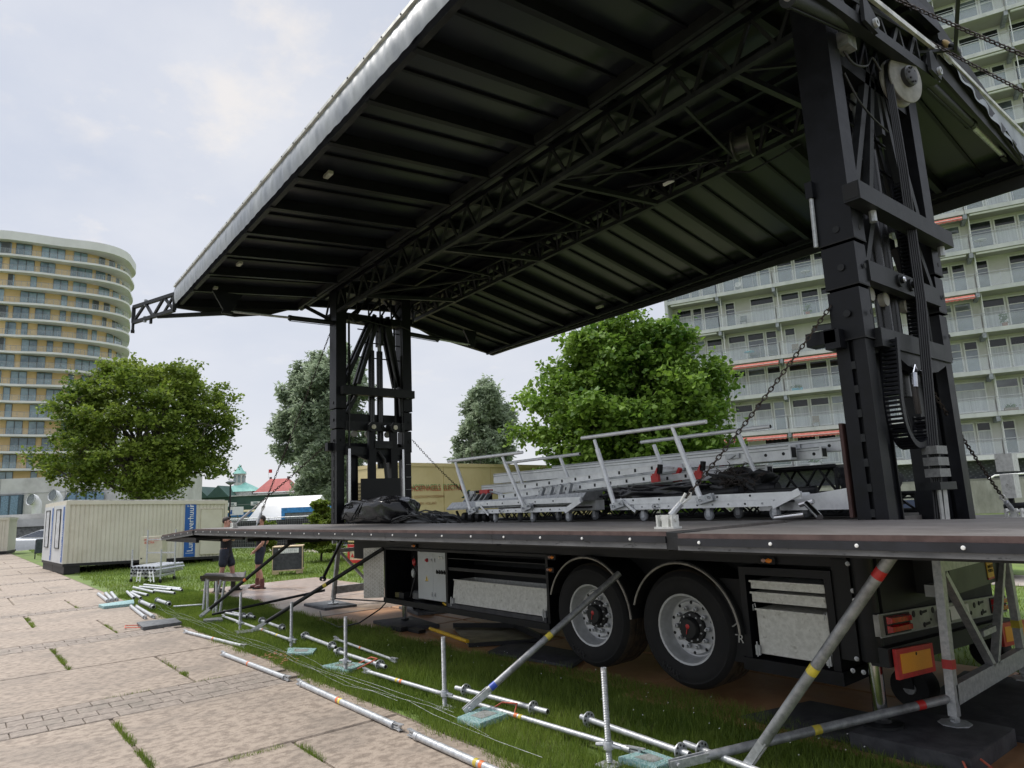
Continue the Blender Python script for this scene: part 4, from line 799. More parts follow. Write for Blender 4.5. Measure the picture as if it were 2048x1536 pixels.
m = MB(); m.tube([(-1.95, 9.2, 5.84), (-1.95, 9.7, 5.66)], .012, 6); m.lathe([(.0, 0), (.07, 0), (.07, .1), (.0, .1)], (-1.99, 9.95, 5.7), (1, 0, 0), 16); m.build('corner_roller', BLK2, ST)
m = MB(); m.ico((-1.88, 7.50, 6.13), .06, 2, (.6, 2.6, .8)); m.build('rubber_wedge', BLK, ST)
m = MB(); m.ico((-1.94, 7.52, 6.22), .055, 2, (.6, 2.4, .8)); m.build('tan_wedge', M('tan rubber', (.40, .27, .13), .6), ST)
m = MB(); m.box(-2.2, -2.1, 6.9, 7.05, 5.66, 5.74); m.build('white_tag', WHT, ST)
m = MB(); m.tube(smooth([(-2.2, 5.62, 5.55), (-2.18, 5.75, 5.44), (-2.15, 5.95, 5.48), (-2.15, 6.1, 5.62), (-2.15, 6.25, 5.55)]), .011, 8); m.tube(smooth([(-2.2, 5.6, 5.3), (-2.18, 5.75, 5.1), (-2.18, 6.0, 5.02), (-2.18, 6.3, 4.98)]), .008, 8); m.build('hose', CABLE, ST)
m = MB(); m.box(-2.25, -2.12, 5.56, 5.72, 5.52, 5.66); m.build('valve_block', GALVD, ST)
# ------------------------------------------------------------------ tension chains
RUST = M('dark rusty chain', (.03, .022, .018), .55, .6, c2=(.06, .045, .035), scale=20)
def chain_mesh(a, b, pitch, r, w, sag=0):
    a = Vector(a); b = Vector(b); n = max(2, int((b - a).length / pitch)); m = MB()
    pt = lambda t: a + (b - a) * t - U * sag * 4 * t * (1 - t)
    for k in range(n):
        p, q = pt(k / n), pt((k + 1) / n); d = (q - p).normalized(); c = (p + q) / 2
        s = d.orthogonal().normalized(); s = s if k % 2 else d.cross(s); h = pitch * .5
        ring = []
        for j in range(8):
            t = 2 * math.pi * j / 8; ring.append(c + d * math.cos(t) * (h + r * .9) + s * math.sin(t) * w)
        nrm = d.cross(s)
        o = len(m.v)
        for j in range(8):
            e = (ring[j] - c).normalized()
            for g in range(4):
                u = math.pi / 2 * g + .78; m.v.append(tuple(ring[j] + e * math.cos(u) * r + nrm * math.sin(u) * r))
        for j in range(8):
            for g in range(4): m.f.append((o + j * 4 + g, o + j * 4 + (g + 1) % 4, o + ((j + 1) % 8) * 4 + (g + 1) % 4, o + ((j + 1) % 8) * 4 + g)); m.sm.append(True)
    return m
def chain(label, a, b, tb=None, pitch=.044, r=.0065, w=.015, sag=.03):
    t = thing('tension_chain', label, 'chain', b, 'tension chains of the stage')
    chain_mesh(a, b, pitch, r, w, sag).build('chain_links', RUST, t, kind='stuff')
    if tb:
        b = Vector(b); c = Vector(tb); d = (c - b).normalized(); s = d.orthogonal().normalized() * .022
        m = MB(); m.tube([b - d * .02 + s, b + d * .05 + s * .4, b + d * .07, b + d * .05 - s * .4, b - d * .02 - s, b - d * .05], .011, 6); m.build('shackle', LOCK, t)
        m = MB(); m.tube([b + d * .06, lerp(b, c, .35)], .012, 8); m.tube([lerp(b, c, .3), lerp(b, c, .85)], .024, 8); m.tube([lerp(b, c, .85), c], .012, 8); m.build('turnbuckle', GALV, t)
chain('chain from near tower to the deck clamp in front of the handrail trolley', (-2.47, 5.40, 3.30), (-3.22, 4.30, 1.83), (-3.32, 4.19, 1.68))
chain('chain running down behind the right tower towards the parked blue car', (-2.3, 6.40, 2.96), (-2.3, 8.22, 1.68), (-2.3, 8.48, 1.54))
chain('upper of the two chains crossing the flat balconies at top right', (-1.9, 6.1, 6.05), (1.9, 6.2, 1.62), sag=.12)
chain('lower of the two chains, shackled to the roof corner at top right', (-2.0, 7.24, 6.17), (1.7, 7.3, 1.55), sag=.12)
chain('steep thin chain hanging left of the far tower down to the two men', (-12.0, 5.42, 5.2), (-12.0, 4.2, 1.95), (-12.02, 4.1, 1.65), pitch=.05, w=.014, r=.006)
chain('slanting chain from the far tower to the deck corner beside the man with the beard', (-11.8, 5.6, 3.35), (-12.9, 4.4, 2.0), (-13.35, 4.17, 1.68), pitch=.05, w=.017, r=.007)
chain('chain from far tower to the green tied end by the yellow trailer', (-11.66, 6.99, 3.15), (-10.5, 7.36, 2.08), None, pitch=.05)
m = MB()
for k in range(7): a = k * .9; m.bar((-10.42, 7.38, 2.02), (-10.42 + .12 * math.cos(a), 7.38 + .02 * math.sin(a * 3), 2.02 + .11 * math.sin(a)), .05, .012)
tag(m.build('green_rag', M('green cloth', (.01, .14, .06), .7), origin=(-10.42, 7.38, 2.0)), 'green rag tied at the lower end of the chain', 'rag')
m = MB(); m.bar((-10.42, 7.38, 2.0), (-10.42, 7.38, 1.56), .03, .03); m.build('tie_post', GALVD, ST)

# ------------------------------------------------------------------ galvanised support frames
def kframe(label, x, y0, y1, zb, zt, base, mat, tape=True):
    t = thing('support_frame', label, 'support frame', (x, (y0 + y1) / 2, base), 'galvanised frames under the stage deck')
    w = .075
    for i, (y, yt) in enumerate(((y0, y0 + .12), (y1, y1 - .02))):
        m = MB(); m.bar((x, y, zb - .12), (x, yt, zt), w, .06, (1, 0, 0)); p = m.build('post', mat, t)
        m = MB(); m.tube([(x, y - .01, base + .01), (x, y, zb + .05)], .019, 10)
        for k in range(14): m.lathe([(.019, 0), (.024, .004), (.019, .008)], (x, y - .008, base + .02 + k * .012), (0, 0, 1), 10)
        m.build('screw_foot', GALV, p)
        m = MB(); m.prism([(x + .11 * math.cos(k * math.pi / 4 + .39), y - .01 + .11 * math.sin(k * math.pi / 4 + .39), base) for k in range(8)], (0, 0, .012)); m.build('foot_plate', GALV, p)
        m = MB(); m.lathe([(.03, 0), (.034, .02), (.03, .04)], (x, y, zb - .16), (0, 0, 1), 10); m.bar((x, y - .06, zb - .14), (x, y + .06, zb - .14), .02, .015); m.build('wing_nut', GALV, p)
        if tape:
            f = .27 if i == 0 else .32
            pa = lerp((x, y, zb - .12), (x, yt, zt), f); pb = lerp((x, y, zb - .12), (x, yt, zt), f + .055)
            m = MB(); m.bar(pa, pb, w + .006, .066, (1, 0, 0)); m.build('tape_band', RED if i == 0 else YEL, p)
    m = MB(); m.bar((x, y0 + .03, zb + .02), (x, y1 - .03, zb + .02), .06, .14); m.build('bottom_rail', mat, t)
    zr = zt - .14
    m = MB(); m.bar((x, y0 + .13, zr), (x, y1 - .05, zr), .055, .075); m.build('top_rail', mat, t)
    ym = (y0 + y1) / 2 + .1
    m = MB(); m.bar((x, y0 + .16, zr - .05), (x, ym - .04, zb + .08), .045, .06, (1, 0, 0)); m.build('diagonal', mat, t)
    m = MB(); m.bar((x, y1 - .08, zr), (x, ym + .05, zb + .08), .045, .06, (1, 0, 0)); m.build('diagonal', mat, t)
    m = MB(); m.bar((x, ym - .16, zb + .34), (x, ym + .14, zb + .34), .04, .045); m.build('middle_rung', mat, t)
    return t
kframe('galvanised support frame with red and yellow tape behind the tail lamps', -2.15, 5.82, 7.50, .29, 1.36, .115, GALV)
kframe('galvanised support frame under the far deck corner, left of the tread plate door', -13.0, 5.95, 7.35, .29, 1.2, .06, GALVD, False)
m = MB(); m.box(-13.03, -12.97, 5.93, 5.985, 1.2, 1.5); m.build('deck_leg', GALVD, ST)
m = MB(); m.box(-2.2, -2.1, 5.87, 6.02, 1.36, 1.4); m.build('deck_leg', GALVD, ST)
for x, y0, y1 in ((-10.4, 4.3, 5.3), (-12.2, 4.3, 5.3)): m = MB(); m.box(x - .04, x + .04, y0 - .3, y1, 1.38, 1.44); m.build('outrigger_beam', BLKM, ST)
m = MB(); m.tube([(-12.7, 5.6, .58), (-12.7, 6.0, 1.3)], .03, 10); m.lathe([(.045, -.06), (.045, .06)], (-12.7, 5.6, .58), (1, 0, 0), 12); tag(m.build('black_strut', BLK, origin=(-12.7, 5.6, .5)), 'short black strut hanging beside the far support frame', 'strut')
m = MB(); m.tube([(-13.1, 5.82, .32), (-13.72, 3.9, .06)], .024, 10); tag(m.build('dark_pole', BLK2, origin=(-13.1, 5.82, 0)), 'dark pole running low from the far frame to the low deck legs', 'pole')
m = MB(); m.tube([(-13.0, 5.98, .15), (-9.2, 7.9, .03)], .014, 8); tag(m.build('ground_cable', CABLE, origin=(-13, 6, 0)), 'black cable lying across the wet slabs under the far frame', 'cable')
m = MB(); m.tube([(-10.05, 5.6, .47), (-9.98, 5.35, .30), (-10.1, 5.05, .12), (-10.6, 4.95, .015), (-11.6, 5.1, .012), (-12.6, 5.5, .012)], .011, 8); tag(m.build('ground_cable', CABLE, origin=(-10, 5.6, 0)), 'thin black cable drooping from the open control compartment to the ground', 'cable')

# ------------------------------------------------------------------ diagonal braces
def band(m_parent, a, b, t, r, mat, ln=.05, name='tape_band'):
    d = (Vector(b) - Vector(a)); l = d.length; p = Vector(a) + d * t; m = MB(); m.tube([p - d.normalized() * ln / 2, p + d.normalized() * ln / 2], r + .0015, 12, cap=False); return m.build(name, mat, m_parent)
def brace(label, a, b, r, mat, bands=(), claw=True):
    t = thing('diagonal_brace', label, 'brace', a, 'diagonal braces propping the deck')
    a = Vector(a); b = Vector(b); d = (b - a).normalized()
    m = MB(); m.tube([a + d * .26, b], r, 14); m.build('brace_tube', mat, t)
    if claw:
        s = d.cross(U).normalized()
        m = MB(); m.bar(a + d * .0 + s * .02, a + d * .28 + s * .022, .012, .055, U); m.bar(a - s * .02, a + d * .28 - s * .022, .012, .055, U); m.tube([a + d * .05 + s * .05, a + d * .05 - s * .05], .014, 8); m.build('fork_end', GALV, t)
    for tt, mt in bands: band(t, a, b, tt, r, mt, .06)
    return t
brace('thick grey brace with yellow sticker crossing the white drawers', (-2.90, 4.26, .03), (-1.74, 4.18, 1.47), .034, GALVD, ((.50, YEL), (.92, RED)), True)
brace('brace with yellow band and blue sticker in front of the left wheel', (-5.31, 3.66, .05), (-4.72, 5.14, 1.12), .03, GALVD, ((.17, BLU), (.52, YEL)))
brace('dark brace rising from the second threaded jack to the tread plate door', (-11.3, 3.82, .05), (-9.62, 5.22, 1.24), .03, BLK2, ((.56, YEL),))
brace('dark brace at the far deck end beside the low table legs', (-13.72, 3.70, .05), (-11.9, 4.75, 1.40), .03, BLK2, ((.48, ORT),))
brace('horizontal grey brace from right support frame to the grass edge', (-3.26, 3.92, .05), (-2.16, 5.84, .29), .031, GALVD, ((.50, YEL), (.88, RED)))

# ------------------------------------------------------------------ threaded base jacks
def jack(x, y, h, label, pl=0.0):
    t = thing('base_jack', label, 'base jack', (x, y, pl), 'threaded base jacks along the grass edge')
    m = MB(); prof = []
    for k in range(int((h - .02) / .011)): z = .02 + k * .011; prof += [(.0185, z), (.0225, z + .0035), (.0185, z + .0075)]
    m.lathe(prof, (x, y, pl), (0, 0, 1), 14); m.lathe([(.0205, h - .01), (.0205, h + .01), (.015, h + .01), (.015, h - .05)], (x, y, pl), (0, 0, 1), 14); m.build('threaded_rod', GALV, t)
    m = MB(); m.box(x - .075, x + .075, y - .075, y + .075, pl, pl + .008); m.build('foot_plate', GALV, t)
    m = MB(); m.lathe([(.024, 0), (.036, .006), (.036, .05), (.03, .06), (.024, .06)], (x, y, pl + .10), (0, 0, 1), 12)
    for sx in (-1, 1): m.tube([(x, y, pl + .135), (x + .09 * sx, y + .03 * sx, pl + .125)], [.018, .012], 8)
    m.build('wing_nut', GALV, t); return t
jack(-3.65, 3.74, .64, 'threaded base jack nearest the camera, in front of the rear wheel')
jack(-5.68, 3.70, .62, 'threaded base jack second nearest, left of the brace with the blue sticker')
jack(-7.73, 3.69, .61, 'threaded base jack standing behind the teal pad with red rope handle')
jack(-9.63, 3.79, .61, 'threaded base jack beside the plain teal pad, below the white drawer')
jack(-11.79, 3.79, .59, 'threaded base jack farthest away, next to the low deck legs')

# ------------------------------------------------------------------ scaffold tubes lying on the path and grass
def tubething(a, b, label, r=.024, mat=GALV, ends='fork', bands=(), rosettes=(), z=None, grp='scaffold tubes lying along the grass edge'):
    z = r if z is None else z
    a = Vector((a[0], a[1], z)); b = Vector((b[0], b[1], z)); d = (b - a).normalized(); s = Vector((-d.y, d.x, 0))
    t = thing('scaffold_tube', label, 'scaffold tube', tuple((a + b) / 2 - U * z), grp)
    m = MB(); e = .10 if ends == 'fork' else 0
    m.tube([a + d * e, b - d * e], r, 14)
    if ends == 'open': m.lathe([(r * .8, 0), (0, .0)], tuple(b + d * .001), d, 10)
    m.build('tube', mat, t)
    if ends == 'open':
        m = MB(); m.tube([b + d * .0005, b + d * .002], r * .78, 10); m.build('tube_bore', DARK, t)
    if ends == 'fork':
        for p, q in ((a, 1), (b, -1)):
            m = MB(); m.bar(p + d * (.13 * q), p + d * (.02 * q) + s * .008, .036, .012); m.bar(p + d * (.13 * q) + U * .018, p - d * (.02 * q) + U * .026 + s * .008, .034, .009); m.bar(p + d * (.13 * q) - U * .014, p - d * (.01 * q) - U * .016, .036, .008); m.lathe([(.012, -.03), (.012, .03), (0, .03)], p + d * .02 * q, (0, 0, 1), 8); m.tube([p + d * (.10 * q), p + d * (.15 * q)], r * 1.15, 10); m.build('wedge_head', GALV, t)
    for tt, mt in bands:
        p = a + (b - a) * tt; m = MB(); m.tube([p - d * .02, p + d * .02], r + .0012, 14, cap=False); m.build('tape_band', mt, t)
    for tt in rosettes:
        p = a + (b - a) * tt; m = MB(); m.lathe([(r, -.005), (.062, -.005), (.062, .005), (r, .005)], p + U * .036 * 0, d, 20); ro = m.build('rosette', GALV, t)
        for k in range(8):
            u = 2 * math.pi * k / 8; w_ = s * math.cos(u) + U * math.sin(u); m = MB(); m.lathe([(.0, -.006), (.009, -.006), (.009, .006), (0, .006)], p + w_ * .044, d, 8); m.build('rosette_slot', DARK, t)
        if len(rosettes): pass
    return t
tubething((-12.40, 3.10), (-10.22, 3.36), 'tube with one orange band, farthest of those on the path edge', bands=((.52, ORT),))
tubething((-10.0, 2.98), (-7.86, 3.07), 'tube on the slabs with orange band, left of the dark tube gap', r=.027, bands=((.45, ORT),))
tubething((-7.63, 3.08), (-5.40, 3.07), 'thick tube with red and yellow band lying on the slabs at centre bottom', r=.029, bands=((.46, ORT), (.485, YEL)))
tubething((-5.24, 3.06), (-3.0, 3.06), 'nearest tube on the path, cut by the bottom picture edge', r=.029, bands=((.42, YEL), (.45, ORT)))
tubething((-13.42, 3.99), (-9.84, 3.93), 'long thin tube in the grass passing two threaded jacks', r=.021, z=.05, bands=((.62, ORT), (.8, YEL)))
tubething((-12.21, 4.26), (-11.0, 4.21), 'short tube with rosettes under the dark braces', z=.06, ends='open', rosettes=(.08, .92))
tubething((-10.2, 4.18), (-8.91, 4.11), 'tube with two rosettes between third and fourth jack', z=.06, ends='open', rosettes=(.1, .9))
tubething((-8.71, 4.01), (-7.37, 4.01), 'tube with two rosettes behind the rope handle pad', z=.06, ends='open', rosettes=(.1, .9))
tubething((-9.58, 4.4), (-7.6, 4.27), 'thin tube with red band, farthest into the shaded grass', r=.018, z=.05, bands=((.47, ORT),))
tubething((-7.46, 3.78), (-3.54, 3.96), 'very long tube with flattened ends passing two near jacks in the grass', r=.021, z=.05, bands=((.18, YEL), (.20, ORT), (.66, ORT), (.675, YEL)))
tubething((-5.99, 4.04), (-4.73, 4.13), 'tube with two rosettes behind the nearest teal pad', z=.06, ends='open', rosettes=(.12, .86))
tubething((-4.42, 4.23), (-3.26, 4.14), 'tube with rosettes at bottom centre, right of the nearest jack', z=.06, ends='open', rosettes=(.08, .93))
tubething((-3.42, 4.30), (-2.75, 4.20), 'short tube with rosette touching the big grey brace foot', z=.06, ends='open', rosettes=(.25,))
tubething((-13.98, 4.19), (-12.66, 4.32), 'tube behind the low deck legs, the farther of two', z=.06, ends='open', rosettes=(.85,))
tubething((-13.71, 4.11), (-12.82, 4.23), 'tube behind the low deck legs, the nearer of two', z=.06, ends='open', rosettes=(.85,))
P7 = [((-20.01, 3.63), (-18.27, 3.46)), ((-19.64, 3.65), (-18.1, 3.57)), ((-19.85, 3.73), (-18.6, 3.81)), ((-21.07, 3.97), (-19.16, 4.06)), ((-21.02, 4.11), (-19.3, 4.49)), ((-21.49, 4.31), (-19.29, 4.71)), ((-19.51, 4.15), (-18.37, 4.35)), ((-19.67, 4.48), (-18.89, 4.64))]
N7 = ['leftmost tube of the loose pile in front of the pipe cart', 'second tube from the left in the loose pile before the cart', 'stubby tube with collar in the loose pile before the cart', 'tube at the left of the upper row below the cart', 'middle long tube of the upper row below the cart', 'rearmost long tube closest to the pipe cart', 'front right tube of the upper row below the cart', 'short right end tube of the upper row below the cart']
for (a, b), l in zip(P7, N7): tubething(a, b, l, r=.033, z=.06, ends='open', grp='loose tubes on the grass below the cart')
tubething((-17.4, 3.42), (-15.99, 3.40), 'thick short tube with collars at the path edge by the green pad', r=.04, z=.06, ends='open', rosettes=(.1, .9))
tubething((-17.31, 3.73), (-16.18, 3.74), 'thick short tube with collars alone on the grass', r=.04, z=.06, ends='open', rosettes=(.1, .9))
tubething((-16.93, 3.15), (-14.67, 2.99), 'left tube of the pair above the grey pad', r=.033, ends='fork')
tubething((-16.74, 3.22), (-14.60, 3.12), 'right tube of the pair above the grey pad', r=.033, ends='fork')
tubething((-20.55, 3.08), (-18.36, 2.96), 'left tube of the three resting by the green pad', r=.038, ends='fork')
tubething((-20.48, 3.23), (-18.47, 3.06), 'middle tube of the three resting by the green pad', r=.038, ends='fork')
tubething((-20.51, 3.36), (-18.52, 3.16), 'right tube of the three resting by the green pad', r=.038, ends='fork')
tubething((-15.75, 3.72), (-15.50, 4.22), 'lone thin tube pointing at the low deck legs', r=.018, z=.05, ends='open')

# ------------------------------------------------------------------ pads and mats
def pad(pts, h, mat, label, cat, name, rope=None, z0=0.0, inset=None, grp=None):
    c = [sum(p[i] for p in pts) / len(pts) for i in (0, 1)]
    t = thing(name, label, cat, (c[0], c[1], z0), grp)
    m = MB(); b = .012
    def sh(p, k): return (p[0] + (c[0] - p[0]) * k, p[1] + (c[1] - p[1]) * k)
    lo = [(*p, z0) for p in pts]; mi = [(*p, z0 + h - b * .6) for p in pts]; hi = [(*sh(p, .03), z0 + h) for p in pts]
    m.add(lo + mi + hi, [(8, 9, 10, 11)] + [(i, (i + 1) % 4, 4 + (i + 1) % 4, 4 + i) for i in range(4)] + [(4 + i, 4 + (i + 1) % 4, 8 + (i + 1) % 4, 8 + i) for i in range(4)]); m.build('pad_slab', mat, t)
    if inset:
        q = [(*sh(p, .5), z0 + h + .002) for p in pts]; m = MB(); m.add(q, [(0, 1, 2, 3)]); m.build('worn_patch', inset, t, fix=False)
    if rope:
        m = MB(); m.tube(rope, .008, 8); m.build('rope_handle', ROPE, t)
    return t
G1 = 'ground pads for the jacks'
GREYP = M('worn grey patch', (.22, .23, .22), .8, var=.2, scale=20)
pad([(-5.22, 3.52), (-4.93, 3.55), (-4.97, 3.93), (-5.30, 3.88)], .045, TEAL, 'teal speckled pad with red handle, nearest one to the camera', 'ground pad', 'jack_pad', [(-5.24, 3.90, .03), (-5.22, 4.02, .07), (-5.06, 4.06, .08), (-4.98, 3.96, .03)], .01, GREYP, G1)
pad([(-8.14, 3.58), (-7.64, 3.68), (-7.80, 3.98), (-8.16, 3.86)], .03, TEAL, 'teal pad with rope handle behind the third jack', 'ground pad', 'jack_pad', [(-7.9, 3.93, .03), (-7.80, 4.05, .10), (-7.66, 4.06, .10), (-7.66, 3.8, .03)], .01, GREYP, G1)
pad([(-9.20, 3.56), (-8.92, 3.80), (-9.18, 3.97), (-9.56, 3.72)], .03, TEAL, 'teal pad without handle next to the fourth jack', 'ground pad', 'jack_pad', None, .01, GREYP, G1)
pad([(-13.39, 3.66), (-13.16, 3.60), (-12.98, 3.88), (-13.34, 3.95)], .04, PADG, 'small pale pad under the low deck braces', 'ground pad', 'jack_pad', None, .01, None, G1)
pad([(-11.62, 3.66), (-11.35, 3.62), (-11.3, 4.1), (-11.6, 4.14)], .025, PADG, 'thin grey pad under the farthest threaded jack', 'ground pad', 'jack_pad', None, .01, None, G1)
pad([(-3.62, 3.80), (-3.30, 3.82), (-3.28, 4.04), (-3.56, 4.05)], .04, TEAL, 'teal pad at the bottom edge beside the nearest jack', 'ground pad', 'jack_pad', None, .01, GREYP, G1)
pad([(-14.02, 2.72), (-13.31, 2.68), (-13.33, 3.29), (-13.95, 3.33)], .06, PADG, 'dark grey pad with red rope lying on the path slabs', 'ground pad', 'jack_pad', [(-13.8, 2.70, .03), (-13.9, 2.52, .04), (-13.7, 2.48, .03), (-13.5, 2.68, .03)], 0, None, G1)
pad([(-17.75, 2.68), (-17.25, 2.70), (-17.20, 3.27), (-17.95, 3.40)], .06, TEAL, 'greenish pad below three tubes on the path', 'ground pad', 'jack_pad', None, 0, None, G1)
pad([(-2.62, 5.16), (-1.85, 5.16), (-1.83, 5.98), (-2.57, 5.98)], .12, PADB, 'thick black pad with red cords under the rear jack', 'ground pad', 'outrigger_pad', [(-1.90, 5.17, .09), (-1.84, 5.08, .04), (-1.72, 5.12, .03), (-1.76, 5.26, .05), (-1.84, 5.3, .08)], 0, None, G1)
pad([(-2.60, 6.05), (-1.4, 6.05), (-1.4, 7.75), (-2.72, 7.75)], .06, PADB, 'grey mat under the rear rollers and frame', 'mat', 'ground_mat', None, 0)
pad([(-3.55, 5.22), (-2.66, 5.22), (-2.70, 5.98), (-3.35, 5.98)], .025, PADB, 'flat black mat in front of the rear locker', 'mat', 'ground_mat', None, .005)
pad([(-7.2, 5.34), (-5.85, 5.50), (-6.12, 6.05), (-7.5, 6.0)], .035, PADB, 'dark speckled mat left of the left wheel', 'mat', 'ground_mat', None, .005)
pad([(-10.55, 5.52), (-9.5, 5.40), (-9.3, 6.0), (-10.4, 6.15)], .05, PADB, 'black pad under the front support jack', 'mat', 'outrigger_pad', None, 0, None, G1)
pad([(-13.65, 5.62), (-12.65, 5.62), (-12.6, 6.25), (-13.6, 6.25)], .05, PADG, 'dark grey pad under the far support frame', 'ground pad', 'outrigger_pad', None, 0, None, G1)
pad([(-11.6, 6.6), (-10.6, 6.4), (-10.4, 6.9), (-11.4, 7.1)], .05, PADG, 'grey pad lying half under the tread plate door', 'ground pad', 'outrigger_pad', None, 0, None, G1)
t = thing('folding_tray', 'shallow open tray with pale bottom below the drawer locker', 'tray', (-8.0, 5.9, 0))
m = MB(); m.hexa([(-9.0, 6.05, .01), (-7.72, 5.42, .01), (-7.15, 6.2, .01), (-8.2, 6.6, .01), (-9.0, 6.05, .03), (-7.72, 5.42, .03), (-7.15, 6.2, .03), (-8.2, 6.6, .03)]); m.build('tray_bottom', M('muddy plate', (.28, .24, .15), .5, c2=(.12, .10, .07), scale=3), t)
m = MB(); m.bar((-8.2, 6.6, .06), (-7.15, 6.2, .05), .04, .12); m.bar((-9.0, 6.05, .05), (-8.2, 6.6, .06), .03, .08); m.bar((-7.72, 5.42, .03), (-7.15, 6.2, .04), .03, .05); m.build('tray_rim', BLK2, t)
m = MB(); m.tube([(-9.13, 5.72, .045), (-7.85, 5.50, .05)], .026, 12); tag(m.build('yellow_bar', YELB, origin=(-8.5, 5.6, 0)), 'yellow painted bar lying across the tray edge', 'bar')
m = MB(); m.box(-9.75, -9.45, 5.40, 5.52, .005, .07); m.box(-9.4, -9.1, 5.5, 5.62, .005, .05); tag(m.build('black_case', BLKM, origin=(-9.6, 5.45, 0)), 'small black case beside the yellow bar on the ground', 'case')
t = thing('cable_roller', 'pair of dark drums standing on the clay behind the front jack', 'cable drum', (-10.9, 6.7, 0))
for k in range(2): m = MB(); m.lathe([(.04, -.07), (.13, -.07), (.13, -.05), (.09, -.045), (.09, .045), (.13, .05), (.13, .07), (.04, .07)], (-11.0 + .24 * k, 6.68, .14), (.9, .3, 0), 20); m.build('drum', BLK2, t)
m = MB(); m.box(-11.25, -10.55, 6.55, 6.85, .0, .015); m.build('drum_plate', BLK2, t)
for k, (y0, ph) in enumerate(((3.46, 0), (3.52, 1.3), (3.60, 2.1), (3.43, 3.3))):
    m = MB(); m.tube([(-17.5 + k * .8 + i * .5, y0 + .035 * math.sin(i * .9 + ph) + .02 * math.sin(i * 2.3), .035 + .012 * math.sin(i * 1.7 + ph)) for i in range(28 - k * 3)], .0018, 5)
    tag(m.build('steel_wire', GALVD, origin=(-9, y0, 0)), ('thin steel wire lying along the grass edge, nearest the slabs but one', 'thin steel wire in the grass running beside the path tubes', 'thin steel wire farthest into the grass of the four', 'thin steel wire hugging the slab edge')[k], 'wire', 'steel wires along the grass edge')
